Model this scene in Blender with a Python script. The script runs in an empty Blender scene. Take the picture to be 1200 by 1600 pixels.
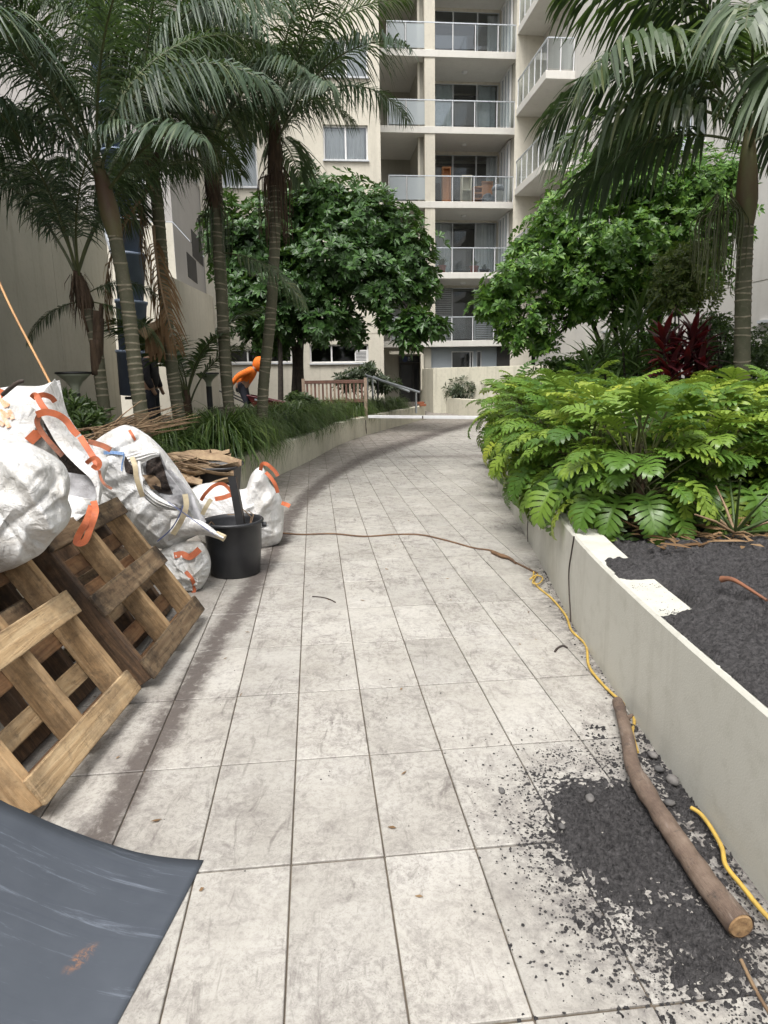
import bpy, bmesh, math, random
import numpy as np
from mathutils import Vector, Matrix, noise
from mathutils.bvhtree import BVHTree

S = bpy.context.scene
COL = S.collection
R = math.radians

# ------------------------------------------------------------------ camera, sky, sun, exposure
F, PITCH, ROLL, H = 1050.0, 0.19847, -0.01657, 1.5217
cam_d = bpy.data.cameras.new('camera')
cam = bpy.data.objects.new('camera', cam_d)
COL.objects.link(cam)
cam_d.sensor_fit = 'VERTICAL'
cam_d.sensor_height = 36.0
cam_d.lens = F / 1600.0 * 36.0
cam_d.clip_start, cam_d.clip_end = 0.05, 500.0
cam.matrix_world = Matrix.Translation((0, 0, H)) @ (Matrix.Rotation(math.pi / 2 - PITCH, 4, 'X') @ Matrix.Rotation(ROLL, 4, 'Z'))
S.camera = cam

world = bpy.data.worlds.new('World')
S.world = world
world.use_nodes = True
wn, wl = world.node_tree.nodes, world.node_tree.links
bg = wn['Background']
sky = wn.new('ShaderNodeTexSky')
sky.sky_type = 'NISHITA'
sky.sun_disc = False
SUN_EL, SUN_AZ = R(62), R(200)
sky.sun_elevation = SUN_EL
sky.sun_rotation = SUN_AZ
sky.air_density, sky.dust_density, sky.ozone_density = 1.0, 6.0, 0.6
hs = wn.new('ShaderNodeHueSaturation')
hs.inputs['Saturation'].default_value = 0.25
wl.new(sky.outputs[0], hs.inputs['Color'])
wl.new(hs.outputs[0], bg.inputs['Color'])
bg.inputs['Strength'].default_value = 0.15

sun_d = bpy.data.lights.new('sun', 'SUN')
sun_d.energy = 1.2
sun_d.angle = R(25)
sun_d.color = (1.0, 0.975, 0.94)
sun = bpy.data.objects.new('sun', sun_d)
COL.objects.link(sun)
sdir = Vector((math.cos(SUN_EL) * math.sin(SUN_AZ), math.cos(SUN_EL) * math.cos(SUN_AZ), math.sin(SUN_EL)))
sun.rotation_euler = sdir.to_track_quat('Z', 'Y').to_euler()
sun.location = (0, 0, 40)

S.view_settings.view_transform = 'Standard'
S.view_settings.look = 'None'
S.view_settings.exposure = 0.84
S.view_settings.gamma = 1.0
S.view_settings.use_curve_mapping = False
S.render.engine = 'CYCLES'
S.cycles.max_bounces = 8
S.cycles.diffuse_bounces = 4
S.cycles.glossy_bounces = 3
S.cycles.transparent_max_bounces = 12
S.cycles.use_denoising = True

# ------------------------------------------------------------------ measuring helpers (pixel of the 1200x1600 photo -> a point of the place)
def ray(px, py):
    X, Y = px - 600.0, py - 800.0
    c, s = math.cos(ROLL), math.sin(ROLL)
    X, Y = c * X + s * Y, -s * X + c * Y
    r, u = X / F, -Y / F
    cp, sp = math.cos(PITCH), math.sin(PITCH)
    return Vector((r, cp + u * sp, -sp + u * cp))
CAM = Vector((0, 0, H))
def PZ(px, py, z=0.0):
    v = ray(px, py)
    return CAM + v * ((z - H) / v.z)
def PY(px, py, y):
    v = ray(px, py)
    return CAM + v * (y / v.y)
TH = 0.0995
E1 = Vector((math.cos(TH), math.sin(TH), 0))
E2 = Vector((-math.sin(TH), math.cos(TH), 0))
def UV(u, v, z=0.0):
    return E1 * u + E2 * v + Vector((0, 0, z))
def PU(px, py, u):            # on the plane u = const of the site grid
    v = ray(px, py)
    return CAM + v * (u / v.dot(E1))
def PV(px, py, vv):           # on the plane v = const of the site grid
    v = ray(px, py)
    return CAM + v * (vv / v.dot(E2))
def rnd(a, b): return random.uniform(a, b)

def hash2(ix, iy, seed):
    n = (ix.astype(np.int64) * 374761393 + iy.astype(np.int64) * 668265263 + seed * 1442695041) & 0x7fffffff
    n = ((n ^ (n >> 13)) * 1274126177) & 0x7fffffff
    n = n ^ (n >> 16)
    return (n & 0xffff) / 65535.0
def vnoise(x, y, seed=0):
    ix, iy = np.floor(x), np.floor(y)
    fx, fy = x - ix, y - iy
    fx, fy = fx * fx * (3 - 2 * fx), fy * fy * (3 - 2 * fy)
    a, b = hash2(ix, iy, seed), hash2(ix + 1, iy, seed)
    c, d = hash2(ix, iy + 1, seed), hash2(ix + 1, iy + 1, seed)
    return (a * (1 - fx) + b * fx) * (1 - fy) + (c * (1 - fx) + d * fx) * fy
def fbm(x, y, seed=0, octv=4):
    t, a, s = 0, .5, 0
    for o in range(octv):
        t = t + a * vnoise(x * 2 ** o, y * 2 ** o, seed + o * 7); s += a; a *= .55
    return t / s

# ------------------------------------------------------------------ object helpers
def tag(o, label=None, cat=None, group=None, kind=None):
    if label: o['label'] = label
    if cat: o['category'] = cat
    if group: o['group'] = group
    if kind: o['kind'] = kind
    return o
def empty(name, loc=(0, 0, 0), rz=0.0):
    o = bpy.data.objects.new(name, None)
    COL.objects.link(o)
    o.empty_display_size = .1
    o.location = loc
    o.rotation_euler = (0, 0, rz)
    return o
def thing(name, label, cat, loc=(0, 0, 0), rz=0.0, group=None):
    return tag(empty(name, loc, rz), label, cat, group)
def put(name, me, parent=None, mw=None):
    o = bpy.data.objects.new(name, me)
    COL.objects.link(o)
    if parent: o.parent = parent
    if mw is not None: o.matrix_local = mw
    return o
def copy_tree(o, parent=None):
    c = o.copy(); COL.objects.link(c); c.parent = parent
    for ch in list(o.children): copy_tree(ch, c)
    return c

class MB:
    def __init__(self): self.v, self.f, self.m = [], [], []
    def add(self, vs, fs, mi=0):
        b = len(self.v)
        self.v.extend([tuple(p) for p in vs])
        self.f.extend([tuple(i + b for i in f) for f in fs]); self.m.extend([mi] * len(fs))
    def box(self, x0, x1, y0, y1, z0, z1, mi=0):
        self.add([(x0, y0, z0), (x1, y0, z0), (x1, y1, z0), (x0, y1, z0), (x0, y0, z1), (x1, y0, z1), (x1, y1, z1), (x0, y1, z1)],
                 [(0, 3, 2, 1), (4, 5, 6, 7), (0, 1, 5, 4), (1, 2, 6, 5), (2, 3, 7, 6), (3, 0, 4, 7)], mi)
    def bar(self, a, b, w, h=None, mi=0, up=Vector((0, 0, 1))):
        a, b = Vector(a), Vector(b); h = h or w
        t = (b - a).normalized()
        s = t.cross(up)
        if s.length < 1e-4: s = t.cross(Vector((1, 0, 0)))
        s.normalize(); n = s.cross(t)
        vs = [p + s * (w / 2 * i) + n * (h / 2 * j) for p in (a, b) for i, j in ((-1, -1), (1, -1), (1, 1), (-1, 1))]
        self.add(vs, [(3, 2, 1, 0), (4, 5, 6, 7), (0, 1, 5, 4), (1, 2, 6, 5), (2, 3, 7, 6), (3, 0, 4, 7)], mi)
    def tube(self, pts, rad, n=8, mi=0, cap=True, capmi=None):
        pts = [Vector(p) for p in pts]
        if not isinstance(rad, (list, tuple)): rad = [rad] * len(pts)
        vs, fs = [], []
        ref = None
        for i, p in enumerate(pts):
            t = (pts[min(i + 1, len(pts) - 1)] - pts[max(i - 1, 0)]).normalized()
            if ref is None:
                ref = t.cross(Vector((0, 0, 1)))
                if ref.length < 1e-3: ref = t.cross(Vector((1, 0, 0)))
            s = (ref - t * ref.dot(t)).normalized(); ref = s
            q = t.cross(s)
            for k in range(n):
                a = 2 * math.pi * k / n
                vs.append(p + (s * math.cos(a) + q * math.sin(a)) * rad[i])
        for i in range(len(pts) - 1):
            for k in range(n):
                k2 = (k + 1) % n
                fs.append((i * n + k, i * n + k2, (i + 1) * n + k2, (i + 1) * n + k))
        self.add(vs, fs, mi)
        if cap:
            L = len(pts) - 1
            self.add(vs[:n], [tuple(range(n))[::-1]], mi)
            self.add(vs[L * n:], [tuple(range(n))], mi if capmi is None else capmi)
    def lathe(self, prof, n=32, c=(0, 0, 0), mi=0):
        vs, fs = [], []
        for r, z in prof:
            for k in range(n):
                a = 2 * math.pi * k / n
                vs.append((c[0] + r * math.cos(a), c[1] + r * math.sin(a), c[2] + z))
        for i in range(len(prof) - 1):
            for k in range(n):
                k2 = (k + 1) % n
                fs.append((i * n + k, i * n + k2, (i + 1) * n + k2, (i + 1) * n + k))
        self.add(vs, fs, mi)
    def grid(self, rows, mi=0):
        nr, nc = len(rows), len(rows[0])
        vs = [p for r in rows for p in r]
        self.add(vs, [(i * nc + j, i * nc + j + 1, (i + 1) * nc + j + 1, (i + 1) * nc + j) for i in range(nr - 1) for j in range(nc - 1)], mi)
    def mesh(self, name, mats, smooth=False):
        me = bpy.data.meshes.new(name)
        me.from_pydata(self.v, [], self.f)
        for m in (mats if isinstance(mats, (list, tuple)) else [mats]): me.materials.append(m)
        if any(self.m): me.polygons.foreach_set('material_index', self.m)
        if smooth: me.polygons.foreach_set('use_smooth', [True] * len(self.f))
        me.update()
        return me
    def build(self, name, mats, parent=None, smooth=False, mw=None):
        return put(name, self.mesh(name, mats, smooth), parent, mw)
def bevel(o, w, seg=2):
    m = o.modifiers.new('bevel', 'BEVEL'); m.width = w; m.segments = seg; m.limit_method = 'ANGLE'
    return o
def solid(o, t, off=0):
    m = o.modifiers.new('solid', 'SOLIDIFY'); m.thickness = t; m.offset = off
    return o
def bevbox_mesh(name, sx, sy, sz, b, mat, jitter=0.0, seg=1):
    bm = bmesh.new()
    bmesh.ops.create_cube(bm, size=1)
    for v in bm.verts: v.co = Vector((v.co.x * sx + rnd(-jitter, jitter), v.co.y * sy + rnd(-jitter, jitter), v.co.z * sz + rnd(-jitter, jitter)))
    bmesh.ops.bevel(bm, geom=list(bm.edges), offset=b, segments=seg, affect='EDGES')
    me = bpy.data.meshes.new(name); bm.to_mesh(me); bm.free()
    me.materials.append(mat)
    return me
def spline(pts, n=8):
    pts = [Vector(p) for p in pts]
    out = []
    for i in range(len(pts) - 1):
        p0, p1, p2, p3 = pts[max(i - 1, 0)], pts[i], pts[i + 1], pts[min(i + 2, len(pts) - 1)]
        for k in range(n):
            t = k / n
            out.append(.5 * ((2 * p1) + (p2 - p0) * t + (2 * p0 - 5 * p1 + 4 * p2 - p3) * t * t + (3 * p1 - p0 - 3 * p2 + p3) * t ** 3))
    out.append(pts[-1])
    return out

# ------------------------------------------------------------------ materials
def new_mat(name):
    m = bpy.data.materials.new(name); m.use_nodes = True
    nt = m.node_tree
    return m, nt.nodes, nt.links, nt.nodes['Principled BSDF']
def coords(N, L, kind='Object', scale=(1, 1, 1), rot=(0, 0, 0)):
    if kind == 'World':
        src = N.new('ShaderNodeNewGeometry').outputs['Position']
    else:
        src = N.new('ShaderNodeTexCoord').outputs[kind]
    mp = N.new('ShaderNodeMapping'); mp.inputs['Scale'].default_value = scale; mp.inputs['Rotation'].default_value = rot
    L.new(src, mp.inputs[0])
    return mp.outputs[0]
def noise_n(N, L, vec, scale, detail=5, rough=.6, dist=0.0):
    n = N.new('ShaderNodeTexNoise')
    n.inputs['Scale'].default_value = scale; n.inputs['Detail'].default_value = detail
    n.inputs['Roughness'].default_value = rough; n.inputs['Distortion'].default_value = dist
    L.new(vec, n.inputs['Vector'])
    return n.outputs['Fac']
def ramp(N, L, fac, stops):
    r = N.new('ShaderNodeValToRGB')
    el = r.color_ramp.elements
    while len(el) < len(stops): el.new(.5)
    for e, (p, c) in zip(el, stops):
        e.position = p; e.color = (*c, 1) if len(c) == 3 else c
    L.new(fac, r.inputs[0])
    return r.outputs[0]
def g(v): return (v, v, v)
def mix(N, L, a, b, fac, mode='MIX'):
    m = N.new('ShaderNodeMix'); m.data_type = 'RGBA'; m.blend_type = mode
    for sock, val in ((m.inputs['Factor'], fac), (m.inputs[6], a), (m.inputs[7], b)):
        if hasattr(val, 'node'): L.new(val, sock)
        elif isinstance(val, (int, float)): sock.default_value = val
        else: sock.default_value = (*val, 1)
    return m.outputs[2]
def math_n(N, L, op, a, b=0.0, clamp=False):
    m = N.new('ShaderNodeMath'); m.operation = op; m.use_clamp = clamp
    for i, val in enumerate((a, b)):
        if hasattr(val, 'node'): L.new(val, m.inputs[i])
        else: m.inputs[i].default_value = val
    return m.outputs[0]
def mrange(N, L, v, a, b, c=0.0, d=1.0, smooth=False):
    m = N.new('ShaderNodeMapRange'); m.interpolation_type = 'SMOOTHSTEP' if smooth else 'LINEAR'
    L.new(v, m.inputs[0])
    for i, x in enumerate((a, b, c, d)): m.inputs[i + 1].default_value = x
    return m.outputs[0]
def bump(N, L, P, h, strength=.3, dist=.01):
    b = N.new('ShaderNodeBump'); b.inputs['Strength'].default_value = strength; b.inputs['Distance'].default_value = dist
    L.new(h, b.inputs['Height']); L.new(b.outputs[0], P.inputs['Normal'])
    return b
def simple(name, c1, c2=None, scale=4.0, rough=.6, kind='World', bs=None, bstr=.3, bd=.01, metal=0.0, stretch=(1, 1, 1), spec=.5, lo=.35, hi=.65):
    m, N, L, P = new_mat(name)
    P.inputs['Roughness'].default_value = rough; P.inputs['Metallic'].default_value = metal
    P.inputs['Specular IOR Level'].default_value = spec
    v = coords(N, L, kind, stretch)
    f = noise_n(N, L, v, scale)
    L.new(ramp(N, L, f, [(lo, c1), (hi, c2 or tuple(x * .8 for x in c1))]), P.inputs['Base Color'])
    if bs: bump(N, L, P, noise_n(N, L, v, bs, 4), bstr, bd)
    return m

def wall_mat(name, c1, c2, streak=.25, grain=60.0, streakcol=(.16, .15, .11)):
    m, N, L, P = new_mat(name)
    P.inputs['Roughness'].default_value = .85
    v = coords(N, L, 'World')
    base = ramp(N, L, noise_n(N, L, v, .7, 6, .6), [(.3, c1), (.7, c2)])
    vs = coords(N, L, 'World', (3.0, 3.0, .25))
    st = mrange(N, L, noise_n(N, L, vs, 1.3, 5, .65), .52, .8, 0, streak)
    fine = mrange(N, L, noise_n(N, L, v, 9, 5, .7), .5, .8, 0, streak * .7)
    col = mix(N, L, base, streakcol, st)
    col = mix(N, L, col, streakcol, fine)
    L.new(col, P.inputs['Base Color'])
    bump(N, L, P, noise_n(N, L, v, grain, 3, .6), .35, .004)
    return m
M = {}
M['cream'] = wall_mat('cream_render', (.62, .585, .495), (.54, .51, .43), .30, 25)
M['cream_dark'] = wall_mat('shaded_cream_render', (.40, .385, .33), (.35, .335, .285), .25, 25)  # cream render again, darkened to carry the shade of recess and entrance
M['white_wing'] = wall_mat('pale_render', (.60, .585, .545), (.55, .535, .50), .15, 25)
M['grey'] = wall_mat('warm_grey_render', (.40, .385, .37), (.35, .335, .32), .15, 25)
M['slab'] = wall_mat('slab_paint', (.66, .645, .60), (.60, .585, .54), .15, 30)
M['lowwall'] = wall_mat('mossy_render', (.64, .61, .50), (.53, .51, .41), .5, 90, (.17, .165, .115))
M['planter'] = wall_mat('planter_render', (.53, .52, .465), (.455, .45, .395), .42, 130, (.22, .205, .15))
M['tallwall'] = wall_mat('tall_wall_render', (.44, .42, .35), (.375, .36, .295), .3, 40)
M['blue_grey'] = wall_mat('blue_grey_render', (.33, .37, .40), (.29, .33, .36), .12, 30)

# path tiles: pale porcelain with scuffs, soil dust and the barrow track worn along the left
def tile_mat():
    m, N, L, P = new_mat('path_tile')
    v = coords(N, L, 'World')
    info = N.new('ShaderNodeObjectInfo')
    off_ = N.new('ShaderNodeVectorMath'); off_.operation = 'ADD'; cb_ = N.new('ShaderNodeCombineXYZ')
    for i_ in range(2): L.new(math_n(N, L, 'MULTIPLY', info.outputs['Random'], 31.0 + 17 * i_), cb_.inputs[i_])
    L.new(v, off_.inputs[0]); L.new(cb_.outputs[0], off_.inputs[1]); vt = off_.outputs[0]
    base = ramp(N, L, noise_n(N, L, vt, 2.2, 7, .62), [(.28, (.325, .306, .272)), (.5, (.40, .382, .345)), (.72, (.45, .434, .40))])
    tone = mrange(N, L, info.outputs['Random'], 0, 1, .88, 1.06)
    base = mix(N, L, base, tone, 1.0, 'MULTIPLY')
    vd = coords(N, L, 'World', (1, 1, 1), (0, 0, .7))
    sc1 = mrange(N, L, noise_n(N, L, vd, 8.0, 12, .80, .5), .48, .64, 0, .9)
    sc2 = mrange(N, L, noise_n(N, L, vt, 42, 9, .80, .6), .47, .64, 0, .8)
    big = mrange(N, L, noise_n(N, L, v, 1.3, 4, .6), .32, .60, .30, .95)
    col = mix(N, L, base, (.17, .155, .142), math_n(N, L, 'MULTIPLY', sc1, big))
    col = mix(N, L, col, (.15, .135, .125), math_n(N, L, 'MULTIPLY', sc2, big))
    # scuff arcs
    vs = coords(N, L, 'World', (2.2, .55, 1), (0, 0, .5))
    sc3 = mrange(N, L, noise_n(N, L, vs, 7, 8, .72, 1.6), .55, .66, 0, .8)
    col = mix(N, L, col, (.115, .10, .092), math_n(N, L, 'MULTIPLY', sc3, big))
    grit = math_n(N, L, 'MULTIPLY', big, mrange(N, L, noise_n(N, L, v, 150, 4, .7), .56, .68, 0, .75))
    col = mix(N, L, col, (.14, .12, .11), grit)
    # barrow track
    sep = N.new('ShaderNodeSeparateXYZ'); L.new(N.new('ShaderNodeNewGeometry').outputs['Position'], sep.inputs[0])
    x, y = sep.outputs[0], sep.outputs[1]
    cur = N.new('ShaderNodeFloatCurve')
    c = cur.mapping.curves[0]
    pts = [(1, -.95), (3, -1.0), (6, -1.0), (8, -1.05), (12.4, -.46), (16, .64), (21.7, 2.8), (26, 4.6)]
    while len(c.points) < len(pts): c.points.new(.5, .5)
    for p, (yy, xx) in zip(c.points, pts): p.location = (yy / 30.0, (xx + 2) / 10.0)
    cur.mapping.update()
    L.new(math_n(N, L, 'DIVIDE', y, 30.0), cur.inputs['Value'])
    xc = math_n(N, L, 'SUBTRACT', math_n(N, L, 'MULTIPLY', cur.outputs[0], 10.0), 2.0)
    wob = mrange(N, L, noise_n(N, L, v, 3.0, 5, .6), 0, 1, -.05, .05)
    dx = math_n(N, L, 'ADD', math_n(N, L, 'SUBTRACT', x, xc), wob)
    wid = mrange(N, L, y, 2, 14, 9.5, 2.0)
    tr = math_n(N, L, 'SUBTRACT', 1.0, math_n(N, L, 'MULTIPLY', math_n(N, L, 'ABSOLUTE', dx), wid), True)
    tr = math_n(N, L, 'MULTIPLY', tr, mrange(N, L, noise_n(N, L, v, 17, 8, .78, .6), .36, .60, .30, 1.0))
    tr = math_n(N, L, 'MULTIPLY', mrange(N, L, tr, .0, .55, 0, .93, True), 1.0, True)
    col = mix(N, L, col, (.085, .071, .064), tr)
    # the dirtier strip between the track and the bed wall
    lf = mrange(N, L, dx, -.05, -.35, 0, 1)
    lf = math_n(N, L, 'MULTIPLY', lf, mrange(N, L, y, 3.0, 8.0, .4, .85))
    lf = math_n(N, L, 'MULTIPLY', lf, mrange(N, L, noise_n(N, L, v, 5, 7, .7), .3, .62, .25, 1.0))
    col = mix(N, L, col, (.17, .145, .125), lf)
    # cross smear of wet soil beyond the pole
    sm = math_n(N, L, 'SUBTRACT', 1.0, math_n(N, L, 'MULTIPLY', math_n(N, L, 'ABSOLUTE', math_n(N, L, 'ADD', math_n(N, L, 'SUBTRACT', y, 12.9), wob)), 2.6), True)
    sm = math_n(N, L, 'MULTIPLY', sm, mrange(N, L, x, -.6, .6, .0, .6))
    col = mix(N, L, col, (.13, .11, .10), sm)
    # soil dust round the spill and along the planter foot
    dxs = math_n(N, L, 'MULTIPLY', math_n(N, L, 'SUBTRACT', x, .82), 1.5)
    dys = math_n(N, L, 'SUBTRACT', y, 1.88)
    r2 = math_n(N, L, 'SQRT', math_n(N, L, 'ADD', math_n(N, L, 'MULTIPLY', dxs, dxs), math_n(N, L, 'MULTIPLY', dys, dys)))
    du = math_n(N, L, 'MULTIPLY', mrange(N, L, r2, .35, .85, .85, 0), mrange(N, L, noise_n(N, L, v, 22, 6, .75), .42, .6, 0, 1))
    col = mix(N, L, col, (.075, .068, .068), du)
    foot = math_n(N, L, 'MULTIPLY', mrange(N, L, x, .98, 1.12, 0, .75), mrange(N, L, noise_n(N, L, v, 16, 6, .7), .4, .58, 0, 1))
    foot = math_n(N, L, 'MULTIPLY', foot, mrange(N, L, y, 4.5, 6, 1, 0))
    col = mix(N, L, col, (.08, .072, .07), foot)
    L.new(col, P.inputs['Base Color'])
    L.new(mrange(N, L, sc1, 0, .6, .5, .75), P.inputs['Roughness'])
    P.inputs['Specular IOR Level'].default_value = .4
    bump(N, L, P, noise_n(N, L, v, 120, 4, .6), .15, .002)
    return m
M['tile'] = tile_mat()
M['grout'] = simple('grout', (.125, .10, .072), (.075, .062, .048), 8, .9)
M['ground'] = simple('bare_ground', (.16, .14, .11), (.10, .085, .07), 1.5, .95, bs=20, bstr=.5, bd=.02)
M['soil'] = simple('black_soil', (.023, .022, .023), (.088, .084, .084), 60, .95, bs=85, bstr=1.0, bd=.022, spec=.25, lo=.3, hi=.72)
M['bedsoil'] = simple('bed_soil', (.05, .04, .03), (.02, .016, .012), 9, .95, bs=30, bstr=.8, bd=.03)
M['pebble'] = simple('pebble', (.16, .15, .14), (.07, .068, .068), 14, .8)

def leaf_mat(name, stops, rough=.38, trans=.18, rnd_src='Object', spec=.5, tcol=None, jitter=.5):
    m, N, L, P = new_mat(name)
    if rnd_src == 'Object': r = N.new('ShaderNodeObjectInfo').outputs['Random']
    else: r = N.new('ShaderNodeNewGeometry').outputs['Random Per Island']
    v = coords(N, L, 'World')
    n = noise_n(N, L, v, 1.6, 3)
    f = math_n(N, L, 'ADD', math_n(N, L, 'MULTIPLY', r, 1 - jitter * .5), math_n(N, L, 'MULTIPLY', math_n(N, L, 'SUBTRACT', n, .5), jitter))
    c = ramp(N, L, f, stops)
    L.new(c, P.inputs['Base Color'])
    P.inputs['Roughness'].default_value = rough
    P.inputs['Specular IOR Level'].default_value = spec
    t = N.new('ShaderNodeBsdfTranslucent')
    L.new(mix(N, L, c, tcol or (.25, .45, .05), .5), t.inputs[0])
    ms = N.new('ShaderNodeMixShader'); ms.inputs[0].default_value = trans
    L.new(P.outputs[0], ms.inputs[1]); L.new(t.outputs[0], ms.inputs[2])
    L.new(ms.outputs[0], N['Material Output'].inputs[0])
    return m
M['palm'] = leaf_mat('palm_leaflet', [(.0, (.034, .06, .036)), (.55, (.066, .102, .058)), (1.0, (.16, .18, .09))], .44, .10, 'Island', .5)
M['palm_b'] = leaf_mat('palm_leaflet_olive', [(.0, (.036, .06, .027)), (.55, (.065, .098, .042)), (1.0, (.21, .20, .075))], .42, .14, 'Island', .5)
M['rachis'] = simple('palm_rachis', (.085, .095, .035), (.05, .06, .025), 6, .5)
M['dead'] = leaf_mat('dead_frond', [(.0, (.12, .07, .035)), (.5, (.20, .125, .065)), (1.0, (.30, .21, .12))], .7, .12, 'Island', .2, (.4, .25, .1))
M['fibre'] = simple('palm_fibre', (.10, .065, .04), (.045, .028, .018), 22, .9, stretch=(1, 1, .15), bs=60, bstr=.8, bd=.02)
M['crownshaft'] = simple('palm_crownshaft', (.12, .12, .05), (.105, .06, .038), 5, .6, stretch=(1, 1, .4), bs=30, bstr=.4, bd=.01)
M['sheath'] = simple('dry_palm_sheath', (.36, .26, .155), (.20, .13, .075), 9, .75, stretch=(1, 1, .4), bs=40, bstr=.4, bd=.01)
M['stalk'] = simple('dry_stalk', (.27, .185, .105), (.15, .095, .055), 7, .7)
M['xanadu'] = leaf_mat('philodendron_leaf', [(.0, (.05, .115, .02)), (.42, (.105, .195, .03)), (.76, (.20, .285, .04)), (.92, (.38, .41, .05)), (.96, (.62, .52, .06)), (1.0, (.30, .17, .06))], .36, .25, 'Object', .5, (.35, .5, .06), .35)
M['petiole'] = simple('petiole', (.10, .13, .035), (.07, .06, .03), 5, .5)
M['tree_dark'] = leaf_mat('dark_tree_leaf', [(.0, (.022, .055, .014)), (.55, (.045, .105, .024)), (.85, (.075, .16, .034)), (1.0, (.14, .23, .05))], .42, .14, 'Island', .45)
M['tree_bright'] = leaf_mat('green_tree_leaf', [(.0, (.034, .09, .014)), (.5, (.085, .185, .03)), (.78, (.16, .28, .042)), (1.0, (.28, .38, .06))], .42, .2, 'Island', .42)
M['shrub_olive'] = leaf_mat('olive_shrub_leaf', [(.0, (.05, .075, .018)), (.6, (.10, .13, .03)), (1.0, (.20, .21, .05))], .4, .2, 'Island', .4)
M['shrub_mid'] = leaf_mat('shrub_leaf', [(.0, (.03, .055, .018)), (.6, (.055, .09, .026)), (1.0, (.12, .15, .045))], .4, .18, 'Island', .4)
M['shrub_grey'] = leaf_mat('dusky_shrub_leaf', [(.0, (.03, .045, .025)), (.6, (.055, .075, .04)), (1.0, (.11, .13, .075))], .4, .12, 'Island', .4)
M['grass'] = leaf_mat('strap_grass', [(.0, (.03, .06, .016)), (.5, (.075, .125, .03)), (.86, (.15, .20, .05)), (1.0, (.30, .28, .12))], .33, .15, 'Island', .5)
M['dracaena'] = leaf_mat('strappy_leaf', [(.0, (.035, .06, .022)), (.6, (.07, .11, .035)), (1.0, (.14, .18, .05))], .38, .18, 'Island', .45)
M['cordyline'] = leaf_mat('burgundy_leaf', [(.0, (.026, .008, .010)), (.55, (.060, .013, .017)), (.88, (.13, .022, .024)), (1.0, (.25, .07, .055))], .35, .2, 'Island', .5, (.5, .03, .03))
M['bark'] = simple('tree_bark', (.055, .045, .035), (.028, .023, .018), 9, .9, bs=30, bstr=.8, bd=.02)
def ring_trunk(name, ca, cb, ring):
    m, N, L, P = new_mat(name)
    v = coords(N, L, 'World')
    base = ramp(N, L, noise_n(N, L, v, 5, 6, .65), [(.3, ca), (.7, cb)])
    sp = mrange(N, L, noise_n(N, L, v, 30, 5, .7), .55, .7, 0, .5)
    col = mix(N, L, base, ring, sp)
    L.new(col, P.inputs['Base Color']); P.inputs['Roughness'].default_value = .8
    bump(N, L, P, noise_n(N, L, v, 40, 4), .4, .01)
    return m
M['trunk'] = ring_trunk('palm_trunk', (.115, .105, .07), (.07, .075, .042), (.19, .17, .12))
M['trunk_scar'] = simple('palm_leaf_scar', (.30, .265, .19), (.15, .135, .095), 12, .85)

def wood_mat(name, c1, c2, dirt, dirtamt, axis):
    m, N, L, P = new_mat(name)
    st = [9, 9, 9]; st[axis] = .7
    v = coords(N, L, 'Object', tuple(st))
    info = N.new('ShaderNodeObjectInfo')
    add = N.new('ShaderNodeVectorMath'); add.operation = 'ADD'
    L.new(v, add.inputs[0])
    cmb = N.new('ShaderNodeCombineXYZ')
    for i in range(3): L.new(math_n(N, L, 'MULTIPLY', info.outputs['Random'], 37.0 + i * 11), cmb.inputs[i])
    L.new(cmb.outputs[0], add.inputs[1])
    v = add.outputs[0]
    gr = noise_n(N, L, v, 3.2, 8, .65, .8)
    base = ramp(N, L, gr, [(.3, c1), (.55, c2), (.75, tuple(x * .55 for x in c2))])
    w = coords(N, L, 'World')
    d = mrange(N, L, noise_n(N, L, w, 5, 6, .7), .48, .66, 0, dirtamt)
    d2 = mrange(N, L, noise_n(N, L, v, 14, 4, .7), .6, .75, 0, .7)
    col = mix(N, L, base, dirt, d)
    col = mix(N, L, col, (.045, .03, .02), d2)
    kn = N.new('ShaderNodeTexVoronoi'); kn.inputs['Scale'].default_value = 4.0
    L.new(w, kn.inputs['Vector'])
    col = mix(N, L, col, (.07, .035, .015), mrange(N, L, kn.outputs['Distance'], .05, .10, .7, 0))
    gen = N.new('ShaderNodeTexCoord').outputs['Generated']; sp_ = N.new('ShaderNodeSeparateXYZ'); L.new(gen, sp_.inputs[0])
    e1_ = mrange(N, L, math_n(N, L, 'ABSOLUTE', math_n(N, L, 'SUBTRACT', sp_.outputs[axis], .5)), .34, .5, 0, 1)
    e2_ = mrange(N, L, math_n(N, L, 'ABSOLUTE', math_n(N, L, 'SUBTRACT', sp_.outputs[1 - axis], .5)), .36, .5, 0, .8)
    en = math_n(N, L, 'MULTIPLY', math_n(N, L, 'MAXIMUM', e1_, e2_), mrange(N, L, noise_n(N, L, w, 9, 6, .75), .38, .60, .0, 1.0))
    col = mix(N, L, col, (.035, .026, .02), math_n(N, L, 'MULTIPLY', en, .35 + dirtamt * .6, True))
    blot = mrange(N, L, noise_n(N, L, w, 13, 7, .75, .4), .55, .70, 0, dirtamt)
    col = mix(N, L, col, (.05, .038, .028), blot)
    tone = mrange(N, L, info.outputs['Random'], 0, 1, .72, 1.12)
    col = mix(N, L, col, tone, 1.0, 'MULTIPLY')
    L.new(col, P.inputs['Base Color']); P.inputs['Roughness'].default_value = .75
    P.inputs['Specular IOR Level'].default_value = .3
    bump(N, L, P, gr, .9, .008)
    return m
M['wood_y'] = wood_mat('pale_pine', (.60, .45, .27), (.44, .30, .16), (.14, .10, .065), .6, 1)
M['wood_y2'] = wood_mat('weathered_pine', (.36, .265, .16), (.21, .14, .082), (.03, .022, .017), 1.0, 1)
M['wood_x'] = wood_mat('pine_stringer', (.52, .365, .205), (.38, .245, .125), (.12, .08, .048), .55, 0)
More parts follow.
